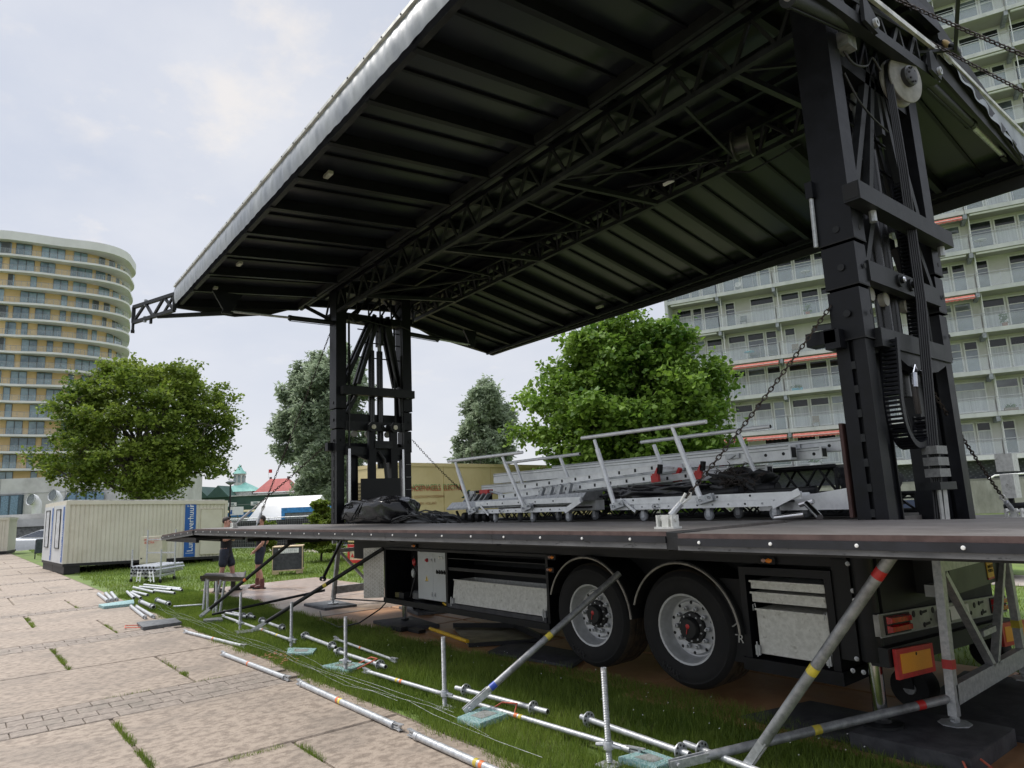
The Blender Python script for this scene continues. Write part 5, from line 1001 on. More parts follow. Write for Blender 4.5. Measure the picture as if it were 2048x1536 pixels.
# ------------------------------------------------------------------ load on the stage: handrail trolleys, ladders, beams, trusses
ZB = 1.59
def caster(t, x, y, z):
    m = MB(); m.lathe([(.012, -.018), (.05, -.018), (.058, -.01), (.058, .01), (.05, .018), (.012, .018)], (x, y, z + .058), (.2, 1, 0), 18); w = m.build('castor_wheel', M('grey castor rubber', (.20, .21, .22), .6), t)
    m = MB(); m.lathe([(.0, -.022), (.02, -.022), (.02, .022), (0, .022)], (x, y, z + .058), (.2, 1, 0), 10); m.build('castor_hub', GALV, w)
    m = MB(); m.box(x - .012, x + .03, y - .03, y - .024, z + .04, z + .12); m.box(x - .012, x + .03, y + .024, y + .03, z + .04, z + .12); m.box(x - .04, x + .045, y - .04, y + .04, z + .115, z + .125); m.build('castor_fork', GALV, t)
def trolley(label, x0, x1, y, posts, topx, back, slant):
    t = thing('stair_trolley', label, 'stage stairs', ((x0 + x1) / 2, y, ZB), 'aluminium stage stairs on castors')
    zl = ZB + .125
    m = MB(); m.box(x0, x1 - .26, y, y + .03, zl, zl + .055); m.build('lower_stringer', ALU, t)
    m = MB(); m.box(x0 + .03, x1, y, y + .03, zl + .07 + (.03 if slant else -.013), zl + .135 + (.03 if slant else -.013)); m.build('upper_stringer', ALU, t)
    m = MB(); m.bar((x1 - .27, y - .012, zl + .005), (x1 + .0, y - .012, zl + .12), .012, .06, (0, 0, 1)); m.build('end_link', ALU, t)
    m = MB(); m.box(x0 + .1, x1 - .1, y + .35, y + .5, zl, zl + .12); m.build('far_stringer', ALU, t)
    for k in range(6):
        xx = x0 + .15 + (x1 - x0 - .4) * k / 5; m = MB(); m.box(xx - .09, xx + .09, y + .03, y + .35, zl + .03, zl + .05); m.build('tread', BLKM, t)
    n = 11
    for k in range(n):
        xx = x0 + .08 + (x1 - x0 - .45) * k / (n - 1)
        m = MB(); m.lathe([(.009, 0), (.009, -.006), (0, -.007)], (xx, y, zl + .028), (0, 1, 0), 8); m.build('bolt', GALVD if k % 3 else DARK, t)
        if k % 2: m = MB(); m.lathe([(.010, 0), (.010, -.004), (0, -.005)], (xx + .06, y, zl + .10 + (.03 if slant else 0)), (0, 1, 0), 8); m.build('bolt', DARK, t)
    for xx in (x0 + .28, x0 + .62):
        m = MB(); m.tube([(xx - .035, y - .006, zl + .01), (xx - .045, y - .012, zl + .03), (xx - .03, y - .012, zl + .05), (xx + .04, y - .012, zl + .05), (xx + .045, y - .012, zl + .02), (xx - .035, y - .006, zl + .01)], .005, 6); m.build('spring_clip', GALV, t)
    for xx in (x0 + .38, (x0 + x1) / 2 + .1, x1 - .3): caster(t, xx, y + .08, ZB); caster(t, xx + .1, y + .43, ZB)
    for (xb, zb, xt, zt) in posts:
        p = MB(); p.tube([(xb, y - .03, zb), lerp((xb, y - .03, zb), (xt, y - .03, zt), .86)], .027, 14); p.tube([lerp((xb, y - .03, zb), (xt, y - .03, zt), .80), (xt, y - .03, zt)], .019, 12); po = p.build('handrail_post', ALU, t)
        m = MB(); m.bar((xb - .05, y - .05, zb + .01), (xb + .13, y - .05, zb + .05), .012, .07, (0, 0, 1)); m.bar((xb - .05, y - .008, zb + .01), (xb + .13, y - .008, zb + .05), .012, .07, (0, 0, 1)); m.lathe([(.014, -.07), (.014, .0), (0, 0)], (xb, y - .0, zb + .02), (0, 1, 0), 8); m.lathe([(.014, -.07), (.014, .0), (0, 0)], (xb + .1, y, zb + .045), (0, 1, 0), 8); m.build('clamp_bracket', GALV, po)
    m = MB(); (xa, za), (xc, zc) = topx; m.tube([(xa, y - .03, za), (xc, y - .03, zc)], .021, 14); m.build('handrail', ALU, t)
    (xa, za), (xc, zc), bp = back; yb = y + .78
    m = MB(); m.tube([(xa, yb, za), (xc, yb, zc)], .021, 14); h = m.build('handrail', ALU, t)
    m = MB(); m.tube([(xc, yb, zc), (xc + .004, yb, zc)], .018, 12); m.build('rail_bore', DARK, t)
    for (xb, zb, xt, zt) in bp: p = MB(); p.tube([(xb, yb, zb), (xt, yb, zt)], .024, 12); p.build('handrail_post', ALU, t)
    m = MB(); m.bar((x0 + .15, y - .02, zl + .12), (x0 + .35, y - .02, zl - .02), .01, .025, (0, 0, 1)); m.build('stay', ALU, t)
    return t
trolley('folded aluminium stage stairs with handrail, left one near the cable heap', -7.90, -5.78, 5.72, ((-7.93, 1.73, -8.29, 2.46), (-6.76, 1.75, -7.18, 2.45)), ((-8.48, 2.49), (-6.76, 2.48)), ((-8.17, 2.44), (-6.53, 2.45), ((-6.76, 2.1, -6.92, 2.43), (-7.75, 2.1, -7.9, 2.43))), True)
trolley('folded aluminium stage stairs with handrail, right one behind the taut chain', -5.26, -3.06, 5.68, ((-5.18, 1.74, -5.43, 2.51), (-4.05, 1.77, -4.33, 2.53)), ((-5.63, 2.55), (-3.92, 2.54)), ((-5.43, 2.5), (-3.72, 2.5), ((-5.13, 2.15, -5.24, 2.45), (-3.95, 2.05, -4.1, 2.48))), False)
def beam(label, x0, x1, y, z0, z1, w, holes=True, zx=0):
    t = thing('aluminium_beam', label, 'aluminium beam', ((x0 + x1) / 2, y, z0), 'aluminium beams stacked on the trusses')
    h = z1 - z0
    m = MB(); zc = (z0 + z1) / 2
    m.bar((x0, y + w / 2, zc), (x1, y + w / 2, zc + zx), w, h); m.build('beam_profile', ALU, t)
    m = MB(); m.bar((x1 + .001, y + w / 2, zc + zx), (x1 + .003, y + w / 2, zc + zx), w * .75, h * .7); m.build('beam_hollow', DARK, t)
    m = MB(); m.bar((x0, y - .004, zc + h * .22), (x1 - .02, y - .004, zc + h * .22 + zx), .008, .006); m.bar((x0, y - .004, zc + h * .44), (x1 - .02, y - .004, zc + h * .44 + zx), .008, .008); m.build('beam_groove', GALVD, t)
    if holes:
        for dx in (.08, .28): m = MB(); m.lathe([(.0, -.003), (.017, -.003), (.017, .0)], (x1 - dx, y, zc + zx - .01), (0, 1, 0), 12); m.build('beam_hole', DARK, t)
    m = MB(); m.box(x1 - .75, x1 - .58, y - .03, y, zc - h * .1 + zx, zc + h * .25 + zx); m.tube([(x1 - .7, y - .035, zc - .02 + zx), (x1 - .62, y - .035, zc + .02 + zx)], .008, 6); m.build('locking_pin', GALV, t)
beam('long aluminium beam, front upper one of the stack', -8.6, -3.62, 6.62, 2.155, 2.305, .12)
beam('aluminium beam lying under the front upper beam', -8.9, -4.35, 6.60, 2.0, 2.14, .11)
beam('aluminium beam sticking out behind, with one hole', -8.0, -3.38, 6.78, 2.15, 2.27, .12)
beam('highest aluminium beam reaching farthest towards the near tower', -7.6, -3.10, 6.96, 2.22, 2.36, .12)
beam('lowest dark ended aluminium beam beside the black net', -8.2, -4.0, 6.78, 2.0, 2.13, .12)
t = thing('aluminium_channel', 'grey folded channel board lying on the left stairs', 'channel', (-7.2, 5.8, 1.83)); y = 5.80
m = MB(); m.add([(-8.68, y - .03, 1.80), (-5.83, y - .03, 1.835), (-5.78, y + .02, 1.93), (-8.60, y + .02, 1.885), (-8.60, y + .3, 1.885), (-5.78, y + .3, 1.93), (-5.83, y + .34, 1.835), (-8.68, y + .34, 1.80)], [(0, 1, 2, 3), (3, 2, 5, 4), (4, 5, 6, 7), (0, 3, 4, 7), (1, 6, 5, 2)]); m.build('channel_profile', GALV, t)
m = MB(); m.add([(-8.68, y - .031, 1.80), (-5.83, y - .031, 1.835), (-5.83, y - .033, 1.80), (-8.66, y - .033, 1.775)], [(0, 1, 2, 3)]); m.build('channel_lip', GALVD, t)
for k in range(4): m = MB(); m.bar((-6.75 + .17 * k, 5.95, 1.90), (-6.68 + .17 * k, 5.95, 2.02 + .01 * k), .05, .05); m.build('upright_bracket', GALV, t)
for k in range(5): m = MB(); m.bar((-8.5 + .12 * k, 5.98, 1.88), (-8.36 + .12 * k, 5.98, 1.99), .07, .02); m.build('upright_bracket', GALVD, t)
def ladder(label, x0, x1, y, z0, z1, dz, red):
    t = thing('ladder', label, 'ladder', ((x0 + x1) / 2, y, z0), 'aluminium ladders lying on edge')
    for k in range(2):
        m = MB(); zz = dz; m.bar((x0, y + .38 * k, z0), (x1, y + .38 * k, z1), .03, .075); s = m.build('ladder_rail', ALU, t)
        m = MB(); m.bar((x0 + .0, y + .38 * k - .017, z0 + .033), (x1, y + .38 * k - .017, z1 + .033), .008, .01); m.build('rail_lip', ALU, s)
    n = 11
    for k in range(n):
        f = (k + .5) / n; x = x0 + (x1 - x0) * f; z = z0 + (z1 - z0) * f
        m = MB(); m.box(x - .014, x + .014, y - .018, y - .0155, z - .018, z + .018); m.build('rung_end', DARK, t)
        m = MB(); m.bar((x, y, z), (x, y + .38, z), .028, .028, (1, 0, 0)); m.build('rung', ALU, t)
    if red:
        for k in range(2): m = MB(); m.bar((x1 - .02, y + .38 * k, z1 - .005), (x1 + .08, y + .38 * k, z1 + .0), .04, .095); m.bar((x1 + .04, y + .38 * k, z1 + .02), (x1 + .09, y + .38 * k, z1 + .1), .035, .05, (0, 1, 0)); m.build('red_foot', RED, t)
        m = MB(); m.bar((x1 + .09, y, z1 + .04), (x1 + .11, y, z1 + .14), .038, .05, (0, 1, 0)); m.build('rubber_foot', RUB, t)
ladder('lower aluminium ladder with red feet at its right end', -7.75, -4.95, 6.05, 1.93, 2.05, 0, True)
ladder('upper aluminium ladder resting on the other one', -7.55, -4.85, 6.08, 2.04, 2.165, 0, False)
ladder('third ladder behind with red feet farther right', -7.4, -4.6, 6.35, 1.93, 2.06, 0, True)
t = thing('brake_winch', 'red and black clamp unit at the left end of the ladders', 'clamp', (-8.2, 6.1, 1.9))
m = MB(); m.box(-8.15, -7.95, 6.0, 6.1, 1.98, 2.05); m.build('red_block', RED, t)
m = MB(); m.box(-8.45, -8.1, 6.02, 6.2, 1.88, 1.98); m.tube([(-8.5, 6.0, 2.02), (-8.1, 6.05, 2.03)], .02, 8); m.build('black_block', BLKM, t)
m = MB(); m.tube([(-7.95, 6.05, 2.02), (-7.6, 6.05, 1.95)], .018, 8); m.box(-8.36, -8.24, 5.97, 6.0, 1.9, 2.04); m.build('grey_handle', GALV, t)
m = MB()
for k in range(5): m.lathe([(.02, -.03), (.07, -.03), (.07, .03), (.02, .03)], (-8.32 + .17 * k, 5.86, ZB + .075), (1, .3, 0), 14)
m.tube([(-8.6, 5.9, 1.75), (-8.5, 5.88, 1.66), (-8.3, 5.86, 1.68)], .02, 8)
tag(m.build('roller_set', BLKM, origin=(-8.1, 5.86, ZB)), 'dark rollers under the left end of the left stairs', 'rollers')
def truss(label, x0, x1, y, z0, h, d, cell, r=.024):
    t = thing('lattice_truss', label, 'lattice truss', ((x0 + x1) / 2, y, z0), 'black lattice trusses on the bed')
    for (yy, zz) in ((y, z0), (y, z0 + h), (y + d, z0), (y + d, z0 + h)): m = MB(); m.tube([(x0, yy, zz), (x1, yy, zz)], r, 10); m.build('truss_chord', BLKM, t)
    n = max(2, round((x1 - x0) / cell))
    for k in range(n):
        xa = x0 + (x1 - x0) * k / n; xb = x0 + (x1 - x0) * (k + 1) / n
        m = MB()
        for yy in (y, y + d): m.tube([(xa, yy, z0), (xb, yy, z0 + h)] if k % 2 else [(xa, yy, z0 + h), (xb, yy, z0)], r * .6, 6)
        m.tube([(xa, y, z0 + h), (xb, y + d, z0 + h)], r * .5, 6); m.build('truss_web', BLKM, t)
    m = MB()
    for xx in (x0, x1): m.bar((xx, y, z0), (xx, y, z0 + h), .03, .03, (0, 1, 0)); m.bar((xx, y + d, z0), (xx, y + d, z0 + h), .03, .03, (0, 1, 0)); m.bar((xx, y, z0 + h), (xx, y + d, z0 + h), .03, .03); m.bar((xx, y, z0), (xx, y + d, z0), .03, .03)
    m.build('truss_end_frame', BLKM, t)
truss('square black lattice truss with open diamonds beside the near tower', -7.4, -3.34, 6.95, 1.80, .27, .3, .19)
truss('low black lattice truss on the bed behind the castors', -8.6, -2.75, 6.5, 1.60, .12, .35, .14, .02)
truss('second low black lattice truss behind the first one', -8.2, -2.7, 7.15, 1.60, .17, .35, .2, .02)
def pole(label, a, b, r, cap=True):
    t = thing('black_pole', label, 'pole', a, 'black tubes on the stage load')
    m = MB(); m.tube([a, b], r, 14); m.build('pole_tube', BLKM, t); d = (Vector(b) - Vector(a)).normalized()
    m = MB(); m.tube([Vector(b), Vector(b) + d * .003], r * .75, 12); m.build('pole_bore', DARK, t)
    m = MB(); m.tube([Vector(b) - d * .06, Vector(b) - d * .005], r * 1.2, 14, cap=False); m.build('pole_collar', BLK, t)
pole('black tube with open end pointing at the near tower', (-5.3, 5.92, 1.79), (-3.78, 5.92, 1.86), .045)
pole('thinner black tube in front of the diamond truss', (-4.6, 6.05, 1.84), (-3.1, 6.05, 1.845), .03)
pole('fat short black tube next to the open ended one', (-4.2, 6.1, 1.85), (-3.5, 6.1, 1.87), .055)
# black sheet roll and net pile
def lump(name, label, cat, c, sz, n, mat, seed, rough=.5, bag=False):
    rs = np.random.default_rng(seed); bm = bmesh.new(); bmesh.ops.create_icosphere(bm, subdivisions=4, radius=1)
    for v in bm.verts:
        p = v.co.copy(); f = 1 + rough * .22 * (math.sin(p.x * 5 + seed) * math.cos(p.y * 6 + p.z * 4) + .6 * math.sin(p.x * 13 + p.z * 9 + seed) + .35 * math.sin(p.y * 25 + p.x * 21))
        q = Vector((math.copysign(abs(p.x) ** .6, p.x), math.copysign(abs(p.y) ** .7, p.y), math.copysign(abs(p.z) ** .7, p.z))) * f
        v.co = Vector((q.x * sz[0], q.y * sz[1], max(-sz[2] * .9, q.z * sz[2] * (1 + (.25 * p.x if bag else 0)))))
    me = bpy.data.meshes.new(name); bm.to_mesh(me); bm.free()
    for p in me.polygons: p.use_smooth = True
    me.materials.append(mat); o = bpy.data.objects.new(name, me); COL.objects.link(o); o.location = c; return tag(o, label, cat)
t = thing('wrapped_bundle', 'black plastic bundle tied with straps at the foot of the far tower', 'bundle', (-10.95, 5.85, ZB))
b = lump('bundle_sheet', '', '', (-10.95, 5.85, 1.80), (1.05, .4, .23), 0, BAGB, 3, .28, True)
for k in ('label', 'category'): del b[k]
b.parent = t; b.location = Vector((-10.95, 5.85, 1.80)) - t.location
for xa in (-11.25, -10.9, -10.8):
    m = MB(); m.tube([(xa - .2, 5.40, 1.68), (xa, 5.47, 1.93), (xa + .05, 5.85, 2.035), (xa + .1, 6.25, 1.9)], .012, 6); m.build('strap', CABLE, t)
m = MB()
for k in range(7): m.tube([(-12.0 + .05 * k, 5.7 + .03 * k, 1.60), (-11.9 + .08 * k, 5.6, 1.62 + .03 * (k % 3)), (-11.6 + .1 * k, 5.5, 1.58)], .012, 6)
m.build('loose_ends', CABLEG, t)
t = thing('cable_heap', 'heap of black and grey cables between bundle and stairs', 'cables', (-9.2, 5.8, ZB))
for k in range(46):
    x0 = -10.2 + random.random() * .7; x1 = -8.9 + random.random() * .8; yy = 5.55 + random.random() * .5; hh = .02 + random.random() * .13
    pts = [(x0, yy, ZB + .012 + .02 * random.random())] + [(x0 + (x1 - x0) * f, yy + .12 * math.sin(f * 6 + k), ZB + .015 + hh * math.sin(math.pi * f) * (.8 + .4 * random.random())) for f in (.2, .4, .6, .8)] + [(x1, yy + .1 * random.random(), ZB + .012)]
    m = MB(); m.tube(pts, random.choice((.009, .011, .014)), 6); m.build('cable', random.choice((CABLE, CABLE, CABLEG)), t)
m = MB(); m.tube([(-9.3, 5.6, ZB + .16), (-9.0, 5.6, ZB + .2), (-8.6, 5.6, ZB + .15), (-8.45, 5.6, ZB + .04)], .012, 6); m.tube([(-9.5, 5.6, ZB + .15), (-9.53, 5.6, ZB + .24)], .014, 6); m.build('cable', CABLE, t)
t = thing('net_heap', 'dark crumpled netting piled on the black tubes', 'netting', (-4.0, 6.2, 1.85))
b = lump('net_core', '', '', (-3.95, 6.22, 1.93), (.30, .18, .13), 0, BLKM, 5, 1.2); [b.__delitem__(k) for k in ('label', 'category')]; b.parent = t; b.location = Vector((-3.95, 6.22, 1.93)) - t.location
m = MB()
for k in range(70):
    a = random.random() * 6.28; p = Vector((-3.95 + .3 * math.cos(a) * random.random(), 6.05 - .04 * random.random(), 1.84 + .22 * random.random())); pts = [p]
    for j in range(5): p = p + Vector((random.uniform(-.08, .08), random.uniform(-.01, .02), random.uniform(-.05, .05))); pts.append(p)
    m.tube(pts, .005, 4, smooth=False)
m.build('net_strands', M('brown black cord', (.03, .022, .018), .7), t, kind='stuff')
b = lump('black_sheet', 'long folded black sheet lying along the tubes', 'sheet', (-4.85, 6.1, 1.90), (.75, .16, .075), 0, BAGB, 9, .8)
b = lump('black_sheet', 'dark cloth hump stuffed behind the diamond truss by the tower', 'sheet', (-3.05, 7.0, 1.85), (.22, .3, .22), 0, CLOTH, 11, .8)
t = thing('steel_pins', 'two bright steel pins dropped on the bed by the near tower', 'pins', (-3.0, 5.6, ZB))
m = MB(); m.tube([(-3.25, 5.55, ZB + .025), (-3.02, 5.62, ZB + .05)], .025, 12); m.build('pin', CHROME, t)
m = MB(); m.tube([(-2.98, 5.62, ZB + .14), (-2.82, 5.50, ZB + .03)], .028, 12); m.tube([(-3.05, 5.63, ZB + .13), (-2.92, 5.62, ZB + .16)], .02, 8); m.build('pin', CHROME, t)
m = MB(); m.hexa([(-3.6, 5.9, ZB + .08), (-2.6, 5.8, ZB + .08), (-2.6, 6.3, ZB + .08), (-3.6, 6.3, ZB + .08), (-3.6, 5.9, ZB + .15), (-2.6, 5.8, ZB + .27), (-2.6, 6.3, ZB + .27), (-3.6, 6.3, ZB + .15)]); tag(m.build('aluminium_ramp', ALU, origin=(-3.1, 6, ZB)), 'flat aluminium ramp plate tucked beside the near tower foot', 'ramp')
# ------------------------------------------------------------------ people
def skin_mesh(name, verts, edges, radii, mat, sub=2, root=0):
    me = bpy.data.meshes.new(name); me.from_pydata(verts, edges, []); o = bpy.data.objects.new('tmp', me); COL.objects.link(o)
    sk = o.modifiers.new('s', 'SKIN'); sk.use_smooth_shade = True
    lay = me.skin_vertices[0].data
    for i, r_ in enumerate(radii): lay[i].radius = (r_, r_) if not isinstance(r_, tuple) else r_; lay[i].use_root = i == root
    ss = o.modifiers.new('d', 'SUBSURF'); ss.levels = sub; ss.render_levels = sub
    dg = bpy.context.evaluated_depsgraph_get(); dg.update(); out = bpy.data.meshes.new_from_object(o.evaluated_get(dg)); bpy.data.objects.remove(o); bpy.data.meshes.remove(me)
    out.name = name; out.materials.clear(); out.materials.append(mat)
    out.polygons.foreach_set('use_smooth', [True] * len(out.polygons)); return out
def person(label, loc, face, feet, hands, lean, beard, stripe, sleeve, boot):
    # local frame: +y is where the person faces
    H = 1.78; k = H / 1.78
    t = thing('person', label, 'person', loc, 'crew members talking behind the deck', face)
    P = {}; V = []; E = []; Rd = []
    def add(n, p, r_, par=None):
        P[n] = len(V); V.append(p); Rd.append(r_)
        if par is not None: E.append((P[par], P[n]))
    lx, ly = lean
    add('pelvis', (0, 0, .95), (.15, .115)); add('waist', (lx * .4, ly * .4, 1.10), (.145, .11), 'pelvis'); add('chest', (lx * .8, ly * .8, 1.30), (.165, .125), 'waist'); add('upper', (lx, ly, 1.43), (.13, .10), 'chest'); add('neck', (lx, ly + .01, 1.52), (.056, .06), 'upper'); add('jaw', (lx, ly + .035, 1.605), (.062, .078), 'neck'); add('head', (lx, ly + .02, 1.68), (.074, .092), 'jaw'); add('crown', (lx, ly + .01, 1.745), (.055, .07), 'head')
    for s, nm in ((-1, 'l'), (1, 'r')):
        fx, fy = feet[nm]
        add(nm + 'hip', (.10 * s, 0, .90), .098, 'pelvis'); add(nm + 'thigh', (.105 * s + (fx - .1 * s) * .25, fy * .25 + .02, .72), .085, nm + 'hip'); add(nm + 'knee', (.105 * s + (fx - .1 * s) * .5, fy * .5 + .04, .50), .058, nm + 'thigh'); add(nm + 'calf', (.105 * s + (fx - .1 * s) * .72, fy * .72 + .0, .34), .058, nm + 'knee'); add(nm + 'ankle', (fx, fy - .02, .10), .038, nm + 'calf')
        hx, hy, hz = hands[nm]; ex, ey, ez = hands[nm + 'e']
        add(nm + 'sho', (.185 * s + lx, ly, 1.42), .066, 'upper'); add(nm + 'uarm', ((.21 * s + lx + ex) / 2, (ly + ey) / 2, (1.40 + ez) / 2), .050, nm + 'sho'); add(nm + 'elb', (ex, ey, ez), .042, nm + 'uarm'); add(nm + 'fore', ((ex * 2 + hx) / 3, (ey * 2 + hy) / 3, (ez * 2 + hz) / 3), .043, nm + 'elb'); add(nm + 'wri', (hx, hy, hz), .027, nm + 'fore')
        d = (Vector((hx, hy, hz)) - Vector((ex, ey, ez))).normalized(); palm = Vector((hx, hy, hz)) + d * .06; add(nm + 'palm', tuple(palm), (.034, .022), nm + 'wri')
        sd = d.cross(Vector((0, 1, .2))).normalized()
        for q in range(4):
            b0 = palm + sd * (-.027 + .018 * q) + d * .025; b1 = b0 + d * (.03 + .006 * (q in (1, 2))); b2 = b1 + (d * .8 + Vector((0, .5, 0))).normalized() * .03
            add(f'{nm}f{q}a', tuple(b0), .0095, nm + 'palm'); add(f'{nm}f{q}b', tuple(b1), .0088, f'{nm}f{q}a'); add(f'{nm}f{q}c', tuple(b2), .0075, f'{nm}f{q}b')
        b0 = palm - d * .03 + Vector((0, .028, 0)); b1 = b0 + d * .035 + Vector((0, .018, 0)); add(nm + 'ta', tuple(b0), .011, nm + 'palm'); add(nm + 'tb', tuple(b1), .0095, nm + 'ta')
    me = skin_mesh('body', V, E, Rd, SKIN); body = bpy.data.objects.new('body', me); COL.objects.link(body); body.parent = t
    def part(name, keys, extra, mat, sub=2):
        vs = []; es = []; rs = []; ix = {}
        for kk, r_, par in keys:
            p = V[P[kk]] if isinstance(kk, str) else kk
            ix[kk if isinstance(kk, str) else str(kk)] = len(vs); vs.append(p); rs.append(r_)
            if par is not None: es.append((ix[par], len(vs) - 1))
        o = bpy.data.objects.new(name, skin_mesh(name, vs, es, rs, mat, sub)); COL.objects.link(o); o.parent = t; return o
    ks = [((0, 0, .86), (.168, .135), None), ('pelvis', (.172, .138), str((0, 0, .86))), ('waist', (.165, .13), 'pelvis'), ('chest', (.185, .145), 'waist'), ('upper', (.145, .12), 'chest'), (tuple(Vector(V[P['neck']]) - Vector((0, 0, .035))), (.075, .075), 'upper')]
    for nm in 'lr': ks += [(nm + 'sho', .085, 'upper'), (nm + 'uarm', .067, nm + 'sho')] if sleeve else [(nm + 'sho', .078, 'upper')]
    part('shirt', ks, None, CLOTH)
    ks = [(tuple(Vector(V[P['waist']]) - Vector((0, 0, .04))), (.16, .125), None)]; ks = [('waist', (.158, .125), None), ('pelvis', (.172, .14), 'waist')]
    for nm in 'lr':
        kn = Vector(V[P[nm + 'knee']]) + Vector((0, 0, .06)); ks += [(nm + 'hip', .118, 'pelvis'), (nm + 'thigh', .112, nm + 'hip'), (tuple(kn), .108, nm + 'thigh')]
    part('shorts', ks, None, NAVY)
    if stripe:
        m = MB(); hp = Vector(V[P['lhip']]); kn = Vector(V[P['lknee']]) + Vector((0, 0, .07)); a = hp + Vector((-.112, -.02, .06)); b = kn + Vector((-.105, -.02, 0)); m.bar(a, b, .014, .045, (0, 1, 0)); o = m.build('shorts_stripe', M('pale stripe', (.55, .56, .55), .7)); o.parent = t
        m = MB(); m.box(-.20, -.16, -.05, .05, .96, 1.0); o = m.build('belt_tag', WHT); o.parent = t
    for nm in 'lr':
        fx, fy = feet[nm]
        m = MB(); m.lathe([(.054, .24), (.058, .16), (.056, .08), (.06, .03), (.062, 0), (0, 0)], (fx, fy - .02, 0), (0, 0, 1), 14); o = m.build('boot_shaft', boot); o.parent = t
        bo = bpy.data.objects.new('boot', skin_mesh('boot', [(fx, fy - .07, .05), (fx, fy, .06), (fx, fy + .10, .045), (fx, fy + .17, .035)], [(0, 1), (1, 2), (2, 3)], [.045, .052, .048, .036], boot)); COL.objects.link(bo); bo.parent = t
        m = MB(); m.prism([(fx - .045, fy - .11, 0), (fx + .045, fy - .11, 0), (fx + .055, fy + .08, 0), (fx + .04, fy + .20, 0), (fx - .04, fy + .20, 0), (fx - .055, fy + .08, 0)], (0, 0, .022)); o = m.build('boot_sole', RUB); o.parent = t
    hd = Vector(V[P['head']])
    h = bmesh.new(); bmesh.ops.create_icosphere(h, subdivisions=3, radius=1)
    dele = [v for v in h.verts if (v.co.z < -.15 and v.co.y > -.35) or (v.co.y > .55 and v.co.z < .45) or v.co.z < -.75]
    bmesh.ops.delete(h, geom=dele, context='VERTS')
    for v in h.verts: v.co = Vector((v.co.x * .086, v.co.y * .106 - .006, v.co.z * .10 + .03)) + hd
    mh = bpy.data.meshes.new('hair'); h.to_mesh(mh); h.free(); mh.materials.append(HAIR); [setattr(p, 'use_smooth', True) for p in mh.polygons]; o = bpy.data.objects.new('hair', mh); COL.objects.link(o); o.parent = t
    m = MB(); m.tube([hd + Vector((0, .088, .015)), hd + Vector((0, .118, -.03)), hd + Vector((0, .092, -.04))], [.008, .016, .010], 8); o = m.build('nose', SKIN); o.parent = t
    m = MB()
    for s in (-1, 1): m.ico(hd + Vector((.032 * s, .082, .012)), .011, 1); 
    o = m.build('eyes', M('dark eye', (.05, .04, .035), .3)); o.parent = t
    m = MB(); m.ico(hd + Vector((0, .083, -.078)), .02, 1, (1.2, .5, .35)); o = m.build('mouth', M('lip', (.36, .12, .10), .5, w=False)); o.parent = t
    for s in (-1, 1): m = MB(); m.ico(hd + Vector((.083 * s, .0, -.01)), .026, 2, (.4, .7, 1.2)); o = m.build('ear', SKIN); o.parent = t
    if beard:
        m = MB(); m.ico(hd + Vector((0, .048, -.075)), .072, 2, (.95, .75, .62)); o = m.build('beard', HAIR); o.parent = t
    return t
# man on the left looks towards the right of the picture, hands on his belly; the bearded man faces him, hands in pockets
fdir = math.atan2(.63, .78)
person('man in dark shirt and shorts with white side stripe, seen in profile facing right', (-18.05, 5.42, 0.005), fdir - R(90) + R(10), {'l': (-.13, .16), 'r': (.13, -.14)}, {'l': (.02, .22, 1.30), 'le': (-.25, .06, 1.22), 'r': (-.04, .24, 1.34), 're': (.25, .06, 1.23)}, (0, -.02), False, True, True, BOOT)
person('bearded man in black sleeveless shirt with hands in the pockets of black shorts', (-17.85, 6.2, 0.005), R(150), {'l': (-.13, -.06), 'r': (.13, .10)}, {'l': (-.19, .10, .93), 'le': (-.28, -.12, 1.13), 'r': (.19, .10, .93), 're': (.28, -.12, 1.13)}, (0, -.03), True, False, False, BOOTR)

# ------------------------------------------------------------------ things standing round the stage
t = thing('low_platform', 'low brown stage platform on tubular legs behind the man with the striped shorts', 'platform', (-16.3, 5.0, 0))
PB = [(-14.71, 3.95, .59), (-18.5, 6.02, .15), (-19.5, 6.38, .23), (-17.2, 4.73, .48), (-14.71, 3.95, .66), (-18.5, 6.02, .22), (-19.5, 6.38, .30), (-17.2, 4.73, .55)]
m = MB(); m.hexa(PB); m.build('platform_board', DECK, t)
m = MB(); m.bar(PB[4], PB[5], .03, .07); m.bar(PB[5], PB[6], .03, .07); m.build('platform_edge', BLK2, t)
for a, b in (((-14.85, 4.05), (-14.9, 4.1)), ((-14.6, 4.06), (-14.62, 4.06)), ((-14.35, 4.1), (-14.25, 4.2)), ((-14.15, 4.1), (-14.2, 4.1)), ((-14.0, 4.12), (-13.96, 4.18))):
    m = MB(); m.tube([(*a, .01), (*b, .61)], .024, 10); m.build('leg', GALV, t)
t = thing('pipe_cart', 'wheeled rack stacked with steel pipes in front of the cream cabin', 'cart', (-23.2, 4.9, 0))
cv = lambda a, b, z: (-23.53 + a * .91 + b * -.80, 4.36 + a * .41 + b * .60, z)   # a to the right, b away
for a, b in ((0, 0), (1.3, 0), (0, .9), (1.3, .9)): m = MB(); m.tube([cv(a, b, .08), cv(a, b, .95 if b == 0 else 1.5)], .025, 8); m.build('post', GALV, t); m = MB(); m.lathe([(.02, -.02), (.06, -.02), (.06, .02), (.02, .02)], cv(a, b, .06), (.6, .8, 0), 12); m.build('castor', RUB, t)
for z in (.2,): m = MB(); [m.bar(cv(*p, z), cv(*q, z), .05, .05) for p, q in (((0, 0), (1.3, 0)), ((0, .9), (1.3, .9)), ((0, 0), (0, .9)), ((1.3, 0), (1.3, .9)))]; m.build('frame', GALV, t)
